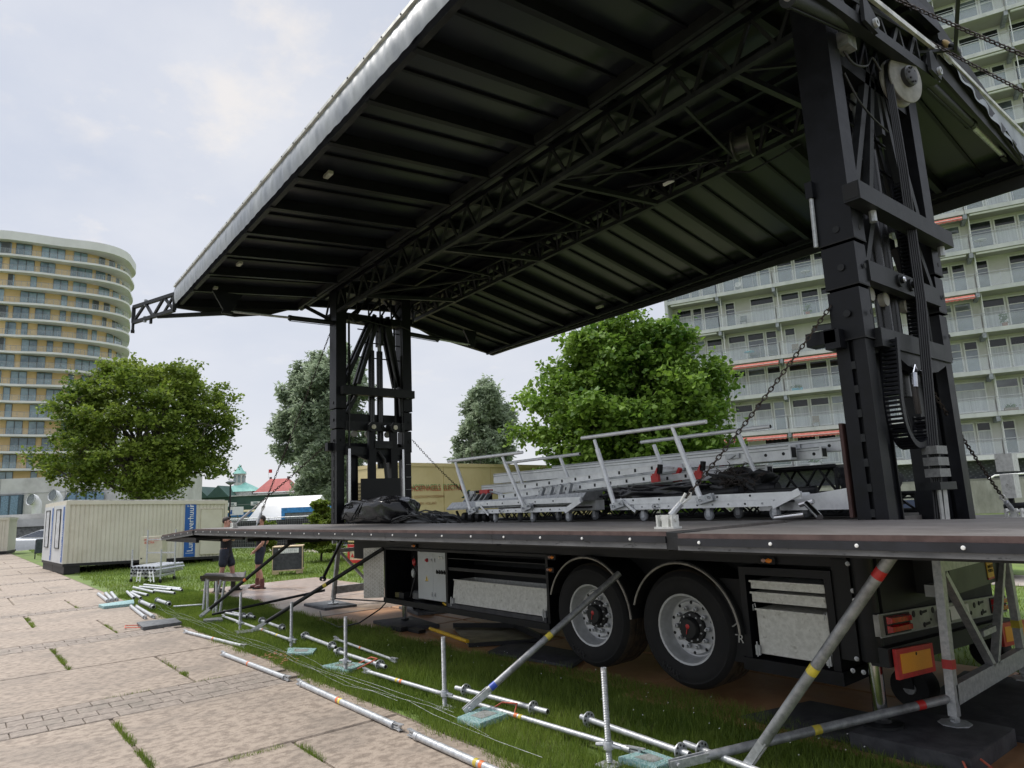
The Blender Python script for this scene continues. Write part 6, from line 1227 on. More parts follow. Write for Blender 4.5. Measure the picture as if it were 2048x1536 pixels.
m = MB(); m.bar(cv(0, .9, 1.2), cv(1.3, .9, 1.2), .04, .04); m.bar(cv(0, .9, .8), cv(1.3, .9, .8), .04, .04); m.build('back_rail', GALV, t)
for i in range(7):
    for j in range(3):
        m = MB(); a = .08 + i * .165 + .06 * (j % 2); z = .27 + .085 * j; p, q = cv(a, -.12, z), cv(a + .25, 1.4, z); m.tube([p, q], .042, 10); pp = m.build('pipe', GALV, t)
        d = (Vector(q) - Vector(p)).normalized(); m = MB(); m.tube([Vector(p) - d * .002, Vector(p) + d * .001], .034, 10); m.build('pipe_bore', DARK, pp)
for a in (.45, .95):
    for s in (0, .14): m = MB(); m.bar(cv(a + s, -.2, .34), cv(a + s + .12 * (a > .8), -.26, .05), .025, .025); m.build('hook_ladder', WHT, t)
    for z in (.1, .2, .3): m = MB(); m.bar(cv(a, -.24, z), cv(a + .16, -.24, z), .02, .02); m.build('hook_rung', WHT, t)
t = thing('electric_box', 'beige electric cabinet with red lettering on a pedestal behind the pipe cart', 'electric cabinet', (-25.4, 5.4, 0)); EB = (-25.05, 4.85)
ev = lambda a, b, z: (EB[0] + a * .66 + b * -.75, EB[1] + a * .75 + b * .66, z)
m = MB(); m.hexa([ev(0, 0, .42), ev(.72, 0, .42), ev(.72, .3, .42), ev(0, .3, .42), ev(0, 0, 1.28), ev(.72, 0, 1.28), ev(.72, .3, 1.28), ev(0, .3, 1.28)]); b = m.build('cabinet', M('beige enamel', (.52, .49, .38), .45, var=.06), t)
m = MB(); m.hexa([ev(.1, .05, 0), ev(.6, .05, 0), ev(.6, .28, 0), ev(.1, .28, 0), ev(.1, .05, .42), ev(.6, .05, .42), ev(.6, .28, .42), ev(.1, .28, .42)]); m.build('pedestal', CABW, t)
text('cabinet_lettering', 'HOEFNAGELS\n ELECTRA', RED, ev(.12, -.006, 1.15), (.78, .62, 0), (0, 0, 1), .09, b, .002)
m = MB(); m.hexa([ev(.03, -.004, .45), ev(.69, -.004, .45), ev(.69, -.001, .45), ev(.03, -.001, .45), ev(.03, -.004, .462), ev(.69, -.004, .462), ev(.69, -.001, .462), ev(.03, -.001, .462)]); m.lathe([(.02, 0), (.02, -.02), (0, -.02)], ev(.06, 0, .6), (-.62, .78, 0), 8); m.build('cabinet_handle', DARK, b)
t = thing('flight_case', 'black road case with plywood edges and white label on the grass', 'crate', (-20.9, 8.3, 0))
fv = lambda a, b, z: (-21.28 + a * .45 + b * -.89, 7.75 + a * .89 + b * .45, z)
def fbox(m, a0, a1, b0, b1, z0, z1): return m.hexa([fv(a0, b0, z0), fv(a1, b0, z0), fv(a1, b1, z0), fv(a0, b1, z0), fv(a0, b0, z1), fv(a1, b0, z1), fv(a1, b1, z1), fv(a0, b1, z1)])
m = MB(); fbox(m, .02, .88, 0, .6, .12, .80); m.build('case_body', PADB, t)
m = MB(); fbox(m, 0, .9, -.015, .62, .80, .83); fbox(m, 0, .025, -.015, .02, .1, .80); fbox(m, .875, .9, -.015, .02, .1, .80); fbox(m, 0, .9, -.015, .62, .09, .125); m.build('plywood_edge', PINE, t)
for a in (.1, .8): m = MB(); fbox(m, a - .1, a + .1, 0, .1, 0, .09); m.build('skid', PINE, t)
m = MB(); fbox(m, .18, .78, -.008, -.001, .62, .76); lb_ = m.build('white_label', WHT, t)
m = MB()
for i in range(3):
    for k in range(9): fbox(m, .22 + .058 * k, .22 + .058 * k + random.choice((.03, .045)), -.0095, -.0085, .725 - .045 * i, .737 - .045 * i)
m.build('label_print', M('grey print', (.25, .25, .27), .7), lb_)

# ------------------------------------------------------------------ site cabins
def cabin(label, O, ang, Lx, Ly, Hh, doorpos, lblpos, endw=True, group='cream site cabins', tilt=0, lift=0):
    t = thing('site_cabin', label, 'site cabin', (*O, 0), group)
    ca, sa = math.cos(ang), math.sin(ang)
    P = lambda a, b, z: (O[0] + a * ca - b * sa, O[1] + a * sa + b * ca, z - tilt * a / Lx + lift)
    def bx(m, a0, a1, b0, b1, z0, z1): return m.hexa([P(a0, b0, z0), P(a1, b0, z0), P(a1, b1, z0), P(a0, b1, z0), P(a0, b0, z1), P(a1, b0, z1), P(a1, b1, z1), P(a0, b1, z1)])
    m = MB(); bx(m, .05, Lx - .05, .04, Ly - .04, .2, Hh - .18); m.build('cabin_core', CREAM, t)
    # corrugated long wall, one folded sheet
    v = []; n = int((Lx - .1) / .145)
    prof = [(0, 0), (.095, 0), (.11, .022), (.13, .022)]
    for i in range(n):
        for a, d in prof: v.append((.05 + i * .145 + a, .012 + d))
    m = MB(); vs = [P(a, b, .2) for a, b in v] + [P(a, b, Hh - .18) for a, b in v]; k = len(v)
    m.add(vs, [(i, i + 1, k + i + 1, k + i) for i in range(k - 1)]); m.build('corrugated_wall', CREAM, t, fix=False)
    m = MB(); bx(m, 0, Lx, -.02, Ly + .02, Hh - .18, Hh - .04); m.build('roof_fascia', CREAM, t); m = MB(); bx(m, .1, Lx - .1, .1, Ly - .1, Hh - .04, Hh); m.build('roof', M('cabin roof', (.4, .4, .37), .7), t)
    for a in (0, Lx - .12): m = MB(); bx(m, a, a + .12, -.012, .05, .2, Hh - .18); m.build('corner_post', CREAM, t)
    m = MB(); bx(m, 0, Lx, -.02, Ly + .02, .10, .2); m.build('floor_frame', SILL, t)
    for a in (.3, Lx - .3, Lx / 2): m = MB(); bx(m, a - .25, a + .25, .0, Ly, -lift, .1); m.build('timber_block', SILL, t)
    if doorpos:
        a0, a1 = doorpos
        m = MB(); bx(m, a0, a1, -.014, .03, .28, Hh - .38); d = m.build('shutter_panel', CREAM, t)
        m = MB(); [bx(m, *q) for q in ((a0, a1, -.02, -.012, .28, .295), (a0, a1, -.02, -.012, Hh - .395, Hh - .38), (a0, a0 + .015, -.02, -.012, .28, Hh - .38), (a1 - .015, a1, -.02, -.012, .28, Hh - .38))]; m.build('panel_seam', M('cabin seam', (.38, .34, .22), .6), d)
    a0 = lblpos; m = MB(); bx(m, a0, a0 + .42, -.018, .02, .22, Hh - .2); lb = m.build('name_strip', CBLUE, t)
    text('strip_lettering', 'Lumar verhuur', WHT, P(a0 + .32, -.022, .42), (0, 0, 1), (-ca, -sa, 0), .31, lb, .003, sx=1.0)
    m = MB(); bx(m, a0 + .06, a0 + .36, -.021, -.018, .36, .375); m.build('strip_rule', WHT, lb)
    text('strip_small_print', 'K-106', WHT, P(a0 + .07, -.022, Hh - .3), (ca, sa, 0), (0, 0, 1), .1, lb, .002)
    if endw:   # end wall towards the left of the picture
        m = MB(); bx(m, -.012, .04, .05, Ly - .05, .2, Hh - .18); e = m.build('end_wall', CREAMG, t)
        m = MB(); bx(m, -.03, -.01, .9, 1.75, .75, 2.15); w = m.build('window_shutter', M('cabin shutter grey', (.50, .52, .54), .45), e)
        m = MB(); [bx(m, *q) for q in ((-.045, -.012, .87, .9, .72, 2.18), (-.045, -.012, 1.75, 1.78, .72, 2.18), (-.045, -.012, .87, 1.78, .72, .75), (-.045, -.012, .87, 1.78, 2.15, 2.18))]; m.build('shutter_frame', SILL, e)
        m = MB(); bx(m, -.022, -.012, .15, .40, .25, Hh - .25); s = m.build('end_name_strip', CBLUE, e)
        text('end_strip_lettering', 'Lumar verhuur', WHT, P(-.026, .33, .42), (0, 0, 1), (sa, -ca, 0), .22, s, .002)
    return t
ang = R(92.3)
cabin('cream corrugated site cabin with blue name strip, standing behind the pipe cart', (-30.1, 3.33), ang, 5.8, 2.44, 2.5, (4.72, 5.6), 4.12, tilt=.17, lift=.165)
cabin('second cream cabin close behind the first, only its end wall showing', (-32.57, 3.23), ang, 5.8, 2.4, 2.5, None, 4.2, tilt=.17, lift=.165)
cabin('cream cabin cut off by the left picture edge with blue name strip', (-57.2, -3.6), 1.32, 6.9, 2.5, 2.35, None, 5.75, False)
# ------------------------------------------------------------------ yellow electrician's trailer behind the stage
t = thing('generator_trailer', 'yellow box trailer lettered in red and green behind the left tower', 'trailer', (-20.0, 11.2, 0))
C0 = Vector((-19.75, 11.1)); dl = Vector((-1.7, 10.3)).normalized(); dw = Vector((-.93, .05)).normalized(); dw = Vector((-dl.y, dl.x))
yv = lambda a, b, z: (C0.x + dl.x * a + dw.x * b, C0.y + dl.y * a + dw.y * b, z)
def ybox(m, a0, a1, b0, b1, z0, z1): return m.hexa([yv(a0, b0, z0), yv(a1, b0, z0), yv(a1, b1, z0), yv(a0, b1, z0), yv(a0, b0, z1), yv(a1, b0, z1), yv(a1, b1, z1), yv(a0, b1, z1)])
m = MB(); ybox(m, 0, 14, 0, 2.5, .75, 3.18); body = m.build('box_body', YTR, t)
m = MB(); ybox(m, -.02, 14.02, -.02, 2.52, 3.18, 3.30); m.build('roof_edge', YTR, t)
for a in (2.2, 4.6, 7.0, 9.4, 11.8): m = MB(); ybox(m, a, a + .015, -.008, .0, .8, 3.18); m.build('panel_joint', M('yellow joint', (.38, .28, .10), .6), body)
m = MB(); ybox(m, 5.2, 6.6, -.015, .0, 1.0, 2.55); d = m.build('side_door', YTR, t)
m = MB(); ybox(m, 5.15, 6.65, -.03, -.014, 2.55, 2.60); ybox(m, 5.15, 5.2, -.025, -.0, 1.0, 2.55); m.build('door_frame', M('yellow joint', (.38, .28, .10), .6), d)
for k in range(7): m = MB(); ybox(m, -.05, 0, .3, 2.2, 1.95 + .12 * k, 2.01 + .12 * k); m.build('louvre', M('louvre brown', (.10, .075, .03), .6), t)
xd = (dl.x, dl.y, 0)
text('main_lettering_shadow', 'HOEFNAGELS  ELECTRA', M('lettering green', (.02, .20, .06), .5), yv(.72, -.006, 2.405), xd, (0, 0, 1), .25, body, .001, sx=.86)
text('main_lettering', 'HOEFNAGELS  ELECTRA', M('lettering red', (.36, .03, .025), .5), yv(.755, -.009, 2.36), xd, (0, 0, 1), .25, body, .001, sx=.86)
text('small_lettering', 'I  OOGSTROOMVOORZIENING', M('lettering brown', (.30, .13, .04), .6), yv(.78, -.006, 2.12), xd, (0, 0, 1), .13, body, .001, sx=.8)
text('small_lettering', 'SWALMEN - HOLLAND', M('lettering brown', (.30, .13, .04), .6), yv(.78, -.006, 1.90), xd, (0, 0, 1), .13, body, .001, sx=.8)
m = MB(); ybox(m, .4, 13.5, .3, 2.2, .5, .75); m.build('chassis', BLKM, t)
for a in (9.0, 10.3): m = MB(); m.lathe([(.2, -.15), (.48, -.15), (.5, -.1), (.5, .1), (.48, .15), (.2, .15)], yv(a, .3, .5), (*dw, 0), 20); m.build('wheel', RUB, t)
rv = lambda a, b, z: (-21.5 + .95 * a - .30 * b, 10.35 + .30 * a + .95 * b, z)
t2 = thing('warning_trailer', 'red framed pale warning board on a low trailer seen under the deck', 'trailer', (-20.6, 10.6, 0))
m = MB(); m.hexa([rv(0, 0, .12), rv(2.2, 0, .12), rv(2.2, .06, .12), rv(0, .06, .12), rv(0, 0, .72), rv(2.2, 0, .72), rv(2.2, .06, .72), rv(0, .06, .72)]); b = m.build('board', M('pale cream board', (.66, .55, .38), .5), t2)
for a0, a1, z0, z1 in ((0, 2.2, .62, .72), (0, 2.2, .12, .22), (0, .09, .22, .62), (2.11, 2.2, .22, .62)): m = MB(); m.hexa([rv(a0, -.02, z0), rv(a1, -.02, z0), rv(a1, -.001, z0), rv(a0, -.001, z0), rv(a0, -.02, z1), rv(a1, -.02, z1), rv(a1, -.001, z1), rv(a0, -.001, z1)]); m.build('red_frame', RED, b)
m = MB(); m.hexa([rv(.35, -.015, .3), rv(.75, -.015, .3), rv(.75, -.001, .3), rv(.35, -.001, .3), rv(.35, -.015, .46), rv(.75, -.015, .46), rv(.75, -.001, .46), rv(.35, -.001, .46)]); m.build('amber_plate', ORA, b)
m = MB(); m.add([rv(.14, -.01, .3), rv(.3, -.01, .3), rv(.22, -.01, .44)], [(0, 1, 2)]); m.build('red_triangle', RED, b)
for a in (.3, 1.9): m = MB(); m.box(rv(a, .3, 0)[0] - .05, rv(a, .3, 0)[0] + .05, rv(a, .3, 0)[1] - .05, rv(a, .3, 0)[1] + .05, 0, .2); m.build('skid', BLKM, t2)
# ------------------------------------------------------------------ harbour side: boat, signs, vents, lamp
t = thing('sandwich_board', 'dark grey pavement sign standing on the grass left of the cabin', 'sign', (-45.2, 3.95, 0))
m = MB(); m.hexa([(-45.0, 3.72, .28), (-45.46, 4.18, .28), (-45.50, 4.14, .28), (-45.04, 3.68, .28), (-45.03, 3.75, 1.02), (-45.49, 4.21, 1.02), (-45.53, 4.17, 1.02), (-45.07, 3.71, 1.02)]); m.build('sign_panel', M('slate panel', (.05, .06, .075), .5), t)
for x, y in ((-45.02, 3.72), (-45.48, 4.17)): m = MB(); m.bar((x, y, 0), (x, y, .35), .05, .05); m.bar((x - .35, y + .02, 0), (x, y, .95), .04, .04); m.build('leg', SILL, t)
t = thing('motor_boat', 'white motor yacht moored between the cabins at the left', 'boat', (-69, 1.5, -1.0))
bl = 11.0; hull = MB(); n = 14; vs = []
bd = Vector((.62, .78)); bo = Vector((-70.9, 3.0)) ; bn = Vector((.78, -.62))
pos = lambda a, b, z: (bo.x + bd.x * a + bn.x * b, bo.y + bd.y * a + bn.y * b, z)
for i in range(n + 1):
    f = i / n; a = -1.5 + bl * f; w = 1.5 * min(1, (f * 4 + .02)) ** .55 ; top = .75 - .35 * f
    for b, z in ((0, -1.1), (w * .75, -.95), (w, .0), (w, top), (w * .93, top + .05), (0, top + .12), (-w * .93, top + .05), (-w, top), (-w, .0), (-w * .75, -.95)): vs.append(pos(a, b, z))
hull.add(vs, [(i * 10 + k, i * 10 + (k + 1) % 10, (i + 1) * 10 + (k + 1) % 10, (i + 1) * 10 + k) for i in range(n) for k in range(10)], True); hl = hull.build('hull', M('boat gelcoat', (.80, .81, .82), .25, var=.03), t)
m = MB(); m.hexa([pos(2.2, 1.15, .6), pos(7.6, 1.3, .5), pos(7.6, -1.3, .5), pos(2.2, -1.15, .6), pos(4.4, .95, 1.35), pos(7.3, 1.05, 1.45), pos(7.3, -1.05, 1.45), pos(4.4, -.95, 1.35)]); cb_ = m.build('cabin_top', M('boat gelcoat', (.80, .81, .82), .25), t)
m = MB(); m.hexa([pos(2.9, 1.18, .80), pos(6.6, 1.30, .72), pos(6.6, 1.26, .72), pos(2.9, 1.14, .80), pos(4.3, 1.02, 1.28), pos(6.4, 1.10, 1.36), pos(6.4, 1.06, 1.36), pos(4.3, .98, 1.28)]); m.build('windscreen', M('tinted screen', (.10, .11, .13), .1), cb_)
m = MB(); m.bar(pos(-1.2, .9, .35), pos(2.2, 1.45, .42), .04, .1); m.build('hull_stripe', M('dark hull window', (.04, .045, .05), .2), hl)
m = MB(); m.tube([pos(0, .9, .8), pos(0, .9, 1.3), pos(1.2, 1.2, 1.25), pos(1.2, 1.2, .7)], .02, 6); m.build('rail', GALV, t)
def vent(label, c, hz, aim):
    t = thing('vent_cowl', label, 'vent', (*c, 1.5), 'white ventilation cowls on the far bank')
    m = MB(); a = Vector((*aim, 0)).normalized(); p = Vector((*c, 0)); pts = [p + U * 1.5, p + U * (hz - .9), p + U * (hz - .35) + a * .1, p + U * hz + a * .45, p + U * (hz + .08) + a * .9]
    m.tube(pts, [.5, .5, .52, .58, .68], 18, cap=False); m.build('duct', WHT, t)
    m = MB(); e = pts[-1]; d = (pts[-1] - pts[-2]).normalized(); m.tube([e - d * .15, e - d * .1], .66, 18); m.build('duct_mouth', M('vent dark', (.16, .18, .18), .6), t)
vent('left white ventilation cowl above the cabin roof', (-98.5, 8.0), 4.6, (.5, -.8))
vent('right white ventilation cowl above the cabin roof', (-97.5, 10.0), 5.0, (.5, -.8))
t = thing('street_lamp', 'dark street lamp post between the plane tree and red roofs', 'street lamp', (-44.1, 13.4, 0))
m = MB(); m.tube([(-44.1, 13.4, 0), (-44.1, 13.4, 3.7)], [.07, .045], 10); m.build('lamp_post', BLK2, t)
m = MB(); m.lathe([(.0, -.05), (.12, 0), (.28, .10), (.30, .14), (.1, .24), (0, .26)], (-44.1, 13.4, 3.7), (0, 0, 1), 16); m.build('lamp_head', M('grey lamp', (.18, .19, .19), .5), t)
t = thing('blue_sign', 'small white and blue sign in front of the lamp post', 'sign', (-43.6, 13.4, 0))
m = MB(); m.box(-43.85, -43.25, 13.35, 13.95, 1.82, 2.32); p_ = m.build('sign_panel', WHT, t); m = MB(); m.tube([(-43.5, 13.7, 0), (-43.5, 13.7, 1.85)], .03, 8); m.build('sign_post', GALVD, t)
m = MB(); m.hexa([(-43.84, 13.33, 1.88), (-43.23, 13.36, 1.88), (-43.23, 13.37, 1.88), (-43.84, 13.34, 1.88), (-43.70, 13.33, 2.15), (-43.3, 13.36, 2.1), (-43.3, 13.37, 2.1), (-43.70, 13.34, 2.15)]); m.build('sign_print', CBLUE, p_)
# far bank wall left
t = thing('quay_wall', 'pale concrete parapet over dark stone quay wall behind the boat', 'wall', (-94, 4, -1))
m = MB(); m.box(-95.6, -95, -60, 14.5, -1.2, 1.55); m.build('stone_face', STONE, t)
m = MB(); m.box(-95.9, -94.8, -60, 14.5, 1.55, 2.35); m.build('concrete_cap', CONC, t); m = MB(); m.box(-96.5, -96.3, -60, 14.5, 2.35, 2.95); m.build('parapet', CONC, t)
# ------------------------------------------------------------------ fence, marquee, blue cabins
t = thing('mesh_fence', 'construction fence with black screening behind the two men', 'fence', (-35, 15, 0))
fa, fb = Vector((-38.9, 11.3)), Vector((-25.2, 19.6)); nf = 5
for k in range(nf):
    a = fa + (fb - fa) * k / nf; b = fa + (fb - fa) * (k + 1) / nf
    m = MB(); m.tube([(*a, 0), (*a, 1.62), (*b, 1.62), (*b, 0)], .022, 8); m.tube([(*a, .12), (*b, .12)], .018, 6); m.build('fence_panel_frame', GALV, t)
    m = MB(); m.add([(*a, .15), (*b, .15), (*b, 1.5), (*a, 1.5)], [(0, 1, 2, 3)]); m.build('black_screen', M('black screen cloth', (.025, .026, .03), .8, var=.3, scale=3), t, fix=False)
    m = MB()
    for q in range(28): p = a + (b - a) * (q + .5) / 28; off = Vector((.0, -.02)); m.bar((p.x, p.y - .02, .12), (p.x, p.y - .02, 1.62), .008, .008)
    for q in range(9): m.bar((a.x, a.y - .02, .15 + q * .18), (b.x, b.y - .02, .15 + q * .18), .008, .008)
    m.build('fence_wires', GALVD, t, kind='stuff')
t = thing('marquee', 'white canvas marquee tent behind the fence', 'tent', (-44, 16.5, 0)); CANV = M('white canvas', (.72, .71, .68), .7, var=.05, scale=1, bump=.3, bscale=3)
mv = lambda a, b, z: (-46.85 + a * .72 - b * .70, 15.0 + a * .70 + b * .72, z)
m = MB(); m.add([mv(0, 0, 1.0), mv(4.2, 0, 1.0), mv(4.2, 3.2, 2.95), mv(0, 3.2, 2.95), mv(0, 6.4, 1.0), mv(4.2, 6.4, 1.0)], [(0, 1, 2, 3), (3, 2, 5, 4)]); m.build('tent_roof', CANV, t)
m = MB(); m.add([mv(4.2, 0, 1.0), mv(4.2, 6.4, 1.0), mv(4.2, 3.2, 2.95)], [(0, 1, 2)]); m.add([mv(0, 0, 0), mv(4.2, 0, 0), mv(4.2, 0, 1.0), mv(0, 0, 1.0)], [(0, 1, 2, 3)]); m.add([mv(4.2, 0, 0), mv(4.2, 6.4, 0), mv(4.2, 6.4, 1.0), mv(4.2, 0, 1.0)], [(0, 1, 2, 3)]); m.build('tent_wall', CANV, t)
BLUC = M('cabin frame blue', (.04, .22, .52), .45)
def bluecabin(label, A, d, L_, H_, fill):
    t = thing('blue_cabin', label, 'site cabin', (A[0], A[1], 0), 'blue framed site cabins'); d = Vector(d).normalized(); nn = Vector((-d.y, d.x))
    pv = lambda a, b, z: (A[0] + d.x * a + nn.x * b, A[1] + d.y * a + nn.y * b, z)
    def bx(m, a0, a1, b0, b1, z0, z1): return m.hexa([pv(a0, b0, z0), pv(a1, b0, z0), pv(a1, b1, z0), pv(a0, b1, z0), pv(a0, b0, z1), pv(a1, b0, z1), pv(a1, b1, z1), pv(a0, b1, z1)])
    m = MB(); bx(m, .1, L_ - .1, .06, 2.4, .1, H_ - .1); m.build('cabin_wall', fill, t)
    m = MB(); bx(m, 0, L_, 0, 2.45, H_ - .3, H_); bx(m, 0, .2, 0, .2, 0, H_ - .3); bx(m, L_ - .2, L_, 0, .2, 0, H_ - .3); bx(m, 0, L_, 0, .2, 0, .2); m.build('blue_frame', BLUC, t)
    m = MB(); bx(m, L_ * .2, L_ * .4, .03, .062, .9, H_ - .5); m.build('window', M('dark pane', (.06, .07, .08), .1), t)
bluecabin('blue framed grey cabin to the right of the marquee', (-40.1, 15.1), (.63, .78), 6.5, 2.12, M('cabin grey fill', (.17, .18, .20), .6))
bluecabin('white cabin with blue strip between lamp post and marquee', (-51.2, 14.6), (.63, .78), 2.6, 1.98, WHT)
# ------------------------------------------------------------------ far green sheds with red roofs, turret and crane
GRN = M('dark green boarding', (.022, .06, .045), .6, c2=(.035, .085, .065), scale=.6); RROOF = M('red roof tile', (.30, .055, .045), .7, c2=(.38, .09, .075), scale=1.5); COP = M('verdigris copper', (.16, .40, .33), .6, c2=(.26, .52, .44), scale=.8)
rdx = Vector((.63, .776)); rdy = Vector((-.776, .63))
def far(A): return lambda a, b, z: (A[0] + rdx.x * a + rdy.x * b, A[1] + rdx.y * a + rdy.y * b, z)
def fb_(m, P, a0, a1, b0, b1, z0, z1): return m.hexa([P(a0, b0, z0), P(a1, b0, z0), P(a1, b1, z0), P(a0, b1, z0), P(a0, b0, z1), P(a1, b0, z1), P(a1, b1, z1), P(a0, b1, z1)])
t = thing('green_shed', 'long dark green shed in front of the red roofs', 'shed', (-112, 38, 0)); P = far((-119.5, 29.5)); m = MB(); fb_(m, P, 0, 24, 0, 8, 0, 4.75); b = m.build('shed_wall', GRN, t); m = MB(); fb_(m, P, -.2, 24.2, -.2, 8.2, 4.75, 4.9); m.build('shed_eaves', M('pale eaves', (.5, .5, .48), .7), t)
for a in (3.4, 6.6, 10.4, 15.4, 19.5): m = MB(); fb_(m, P, a, a + 1.5, -.06, 0, 3.2, 3.8); w = m.build('window', WHT, b); m = MB(); fb_(m, P, a + .4, a + 1.1, -.08, -.055, 3.3, 3.7); m.build('pane', M('far pane', (.25, .30, .30), .2), w)
for a in (2.2, 5.5): m = MB(); m.add([P(a - 2.2, -.5, 4.7), P(a + 1.6, -.5, 4.7), P(a - .3, -.5, 6.6), P(a - 2.2, 7, 4.7), P(a + 1.6, 7, 4.7), P(a - .3, 7, 6.6)], [(0, 1, 2), (5, 4, 3), (0, 2, 5, 3), (2, 1, 4, 5)]) ; m.build('gable', GRN, t)
def hip(label, A, w, z0, z1, rl):
    t = thing('red_roofed_house', label, 'house', (A[0], A[1], 0), 'houses with red hip roofs'); P = far(A); m = MB(); fb_(m, P, .4, w - .4, .4, 5.6, 0, z0); m.build('house_wall', M('pale render', (.58, .56, .53), .8), t)
    c = w / 2; m = MB(); m.add([P(0, 0, z0 + .15), P(w, 0, z0 + .15), P(w, 6, z0 + .15), P(0, 6, z0 + .15), P(c - rl, 2.6, z1), P(c + rl, 2.6, z1), P(c + rl, 3.4, z1), P(c - rl, 3.4, z1)], [(0, 1, 5, 4), (1, 2, 6, 5), (2, 3, 7, 6), (3, 0, 4, 7), (4, 5, 6, 7)]); rf = m.build('roof', RROOF, t)
    m = MB(); fb_(m, P, -.1, w + .1, -.1, 6.1, z0, z0 + .15); m.build('gutter', WHT, t)
    for s in (-rl, rl): m = MB(); fb_(m, P, c + s - .15, c + s + .15, 2.8, 3.2, z1, z1 + .35); m.build('chimney', M('dark chimney', (.12, .09, .08), .8), rf)
    return t
hip('red hip roofed house left of the willow, complete', (-115.6, 38.9), 6.4, 5.2, 7.55, 1.5)
hip('red hip roofed house half hidden by the willow', (-110.3, 45.3), 6.6, 5.0, 7.4, 1.4)
t = thing('flag', 'small red and white flag on the red roof', 'flag', (-113.4, 40.5, 7.6)); m = MB(); m.tube([(-113.4, 40.5, 7.5), (-113.4, 40.5, 9.0)], .03, 6); m.build('flag_pole', WHT, t); m = MB(); m.box(-113.4, -112.9, 40.5, 40.9, 8.4, 8.95); m.build('flag_cloth', RED, t)
t = thing('turret_house', 'pale house with green copper roof and white turret', 'house', (-111.8, 35.6, 0)); P = far((-119.6, 34.8)); m = MB(); fb_(m, P, .3, 5.2, 0, 5, 0, 5.6); m.build('house_wall', M('pale stone', (.50, .50, .46), .8), t)
m = MB(); m.add([P(-.2, -.3, 5.6), P(5.6, -.3, 5.6), P(5.6, 5.3, 5.6), P(-.2, 5.3, 5.6), P(2.5, 2.2, 7.3), P(2.9, 2.2, 7.3), P(2.9, 2.8, 7.3), P(2.5, 2.8, 7.3)], [(0, 1, 5, 4), (1, 2, 6, 5), (2, 3, 7, 6), (3, 0, 4, 7)]); m.build('roof', COP, t)
c = P(2.2, 2.2, 0); m = MB(); m.lathe([(.95, 6.4), (.95, 8.5), (1.15, 8.55), (1.15, 8.65)], (c[0], c[1], 0), (0, 0, 1), 8, smooth=False); tu = m.build('turret', M('pale stone', (.50, .50, .46), .8), t); m = MB(); m.lathe([(1.2, 8.65), (.6, 9.3), (.12, 10.1), (.0, 10.3)], (c[0], c[1], 0), (0, 0, 1), 8, smooth=False); m.build('turret_roof', COP, t)
for k in range(8): a = k * math.pi / 4 + .39; m = MB(); p = (c[0] + .9 * math.cos(a), c[1] + .9 * math.sin(a)); m.lathe([(.0, -.02), (.2, -.02), (.2, .1)], (*p, 8.15), (math.cos(a), math.sin(a), 0), 10); m.bar((*p, 7.2), (*p, 8.15), .12, .4, (math.cos(a + 1.57), math.sin(a + 1.57), 0)); m.build('turret_window', M('far pane', (.25, .30, .30), .2), tu)
m = MB(); m.bar((-413, 131.5, 18), (-410.5, 133, 26.5), .7, .9); m.bar((-415, 130, 0), (-413, 131.5, 18), 1.2, 1.2); tag(m.build('harbour_crane', M('far crane', (.4, .42, .45), .7), origin=(-414, 131, 0)), 'thin distant harbour crane jib beside the turret', 'crane')
t = thing('dune_grass_bank', 'reed covered bank with a low rail in front of the green shed', 'bank', (-98, 30, 0)); m = MB(); m.hexa([(-104, 26, 0), (-92, 41, 0), (-97, 45, 0), (-109, 30, 0), (-104, 26, 2.2), (-92, 41, 2.2), (-97, 45, 2.5), (-109, 30, 2.5)]); m.build('bank_soil', M('reed bank', (.16, .17, .07), .9, c2=(.28, .22, .12), scale=.8), t)
m = MB(); [m.bar((-104 + 2 * k, 26 + 2.5 * k, 2.2), (-104 + 2 * k, 26 + 2.5 * k, 3.2), .06, .06) for k in range(7)]; m.bar((-104, 26, 3.2), (-92, 41, 3.2), .05, .05); m.build('bank_rail', GALVD, t)

# ------------------------------------------------------------------ rounded tower block with rippling balconies
TW = thing('tower_block', 'rounded high rise with ochre walls and rippling white balconies', 'apartment tower', (-142, 14, 1.5))
OCH = M('ochre brick panel', (.60, .42, .20), .75, c2=(.70, .50, .26), scale=.12); SLABW = M('pale balcony concrete', (.62, .61, .59), .75, c2=(.70, .69, .67), scale=.3)
TGL = M('tower window glass', (.07, .12, .15), .06, c2=(.24, .34, .39), scale=.25, spec=.9); TFR = M('tower window frame', (.07, .075, .08), .5); RGL = glassmat('balcony glass', (.72, .80, .80), .13)
tO = Vector((-150.7, 1.0)); tx = Vector((.63, .776)); ty = Vector((-.776, .63))
ctrl = [(-26, .3), (-16, -.2), (-6, -.3), (2, .3), (6, 2.4), (11, 5.8), (14.3, 8.6), (16.6, 12), (17.2, 16), (15.5, 22), (10, 26.5), (-2, 29), (-26, 29)]
def spline(c, n):
    out = []; N = len(c)
    for i in range(N):
        p0, p1, p2, p3 = [Vector(c[(i + k - 1) % N]) for k in range(4)]
        for k in range(n): s = k / n; out.append(.5 * ((2 * p1) + (-p0 + p2) * s + (2 * p0 - 5 * p1 + 4 * p2 - p3) * s * s + (-p0 + 3 * p1 - 3 * p2 + p3) * s ** 3))
    return out
CV = spline(ctrl, 12); NC = len(CV)
NV = []
for i in range(NC): d = CV[(i + 1) % NC] - CV[i - 1]; NV.append(Vector((d.y, -d.x)).normalized())
ARC = [0]
for i in range(NC): ARC.append(ARC[-1] + (CV[(i + 1) % NC] - CV[i]).length)
def tw(p, z): return (tO.x + tx.x * p.x + ty.x * p.y, tO.y + tx.y * p.x + ty.y * p.y, z)
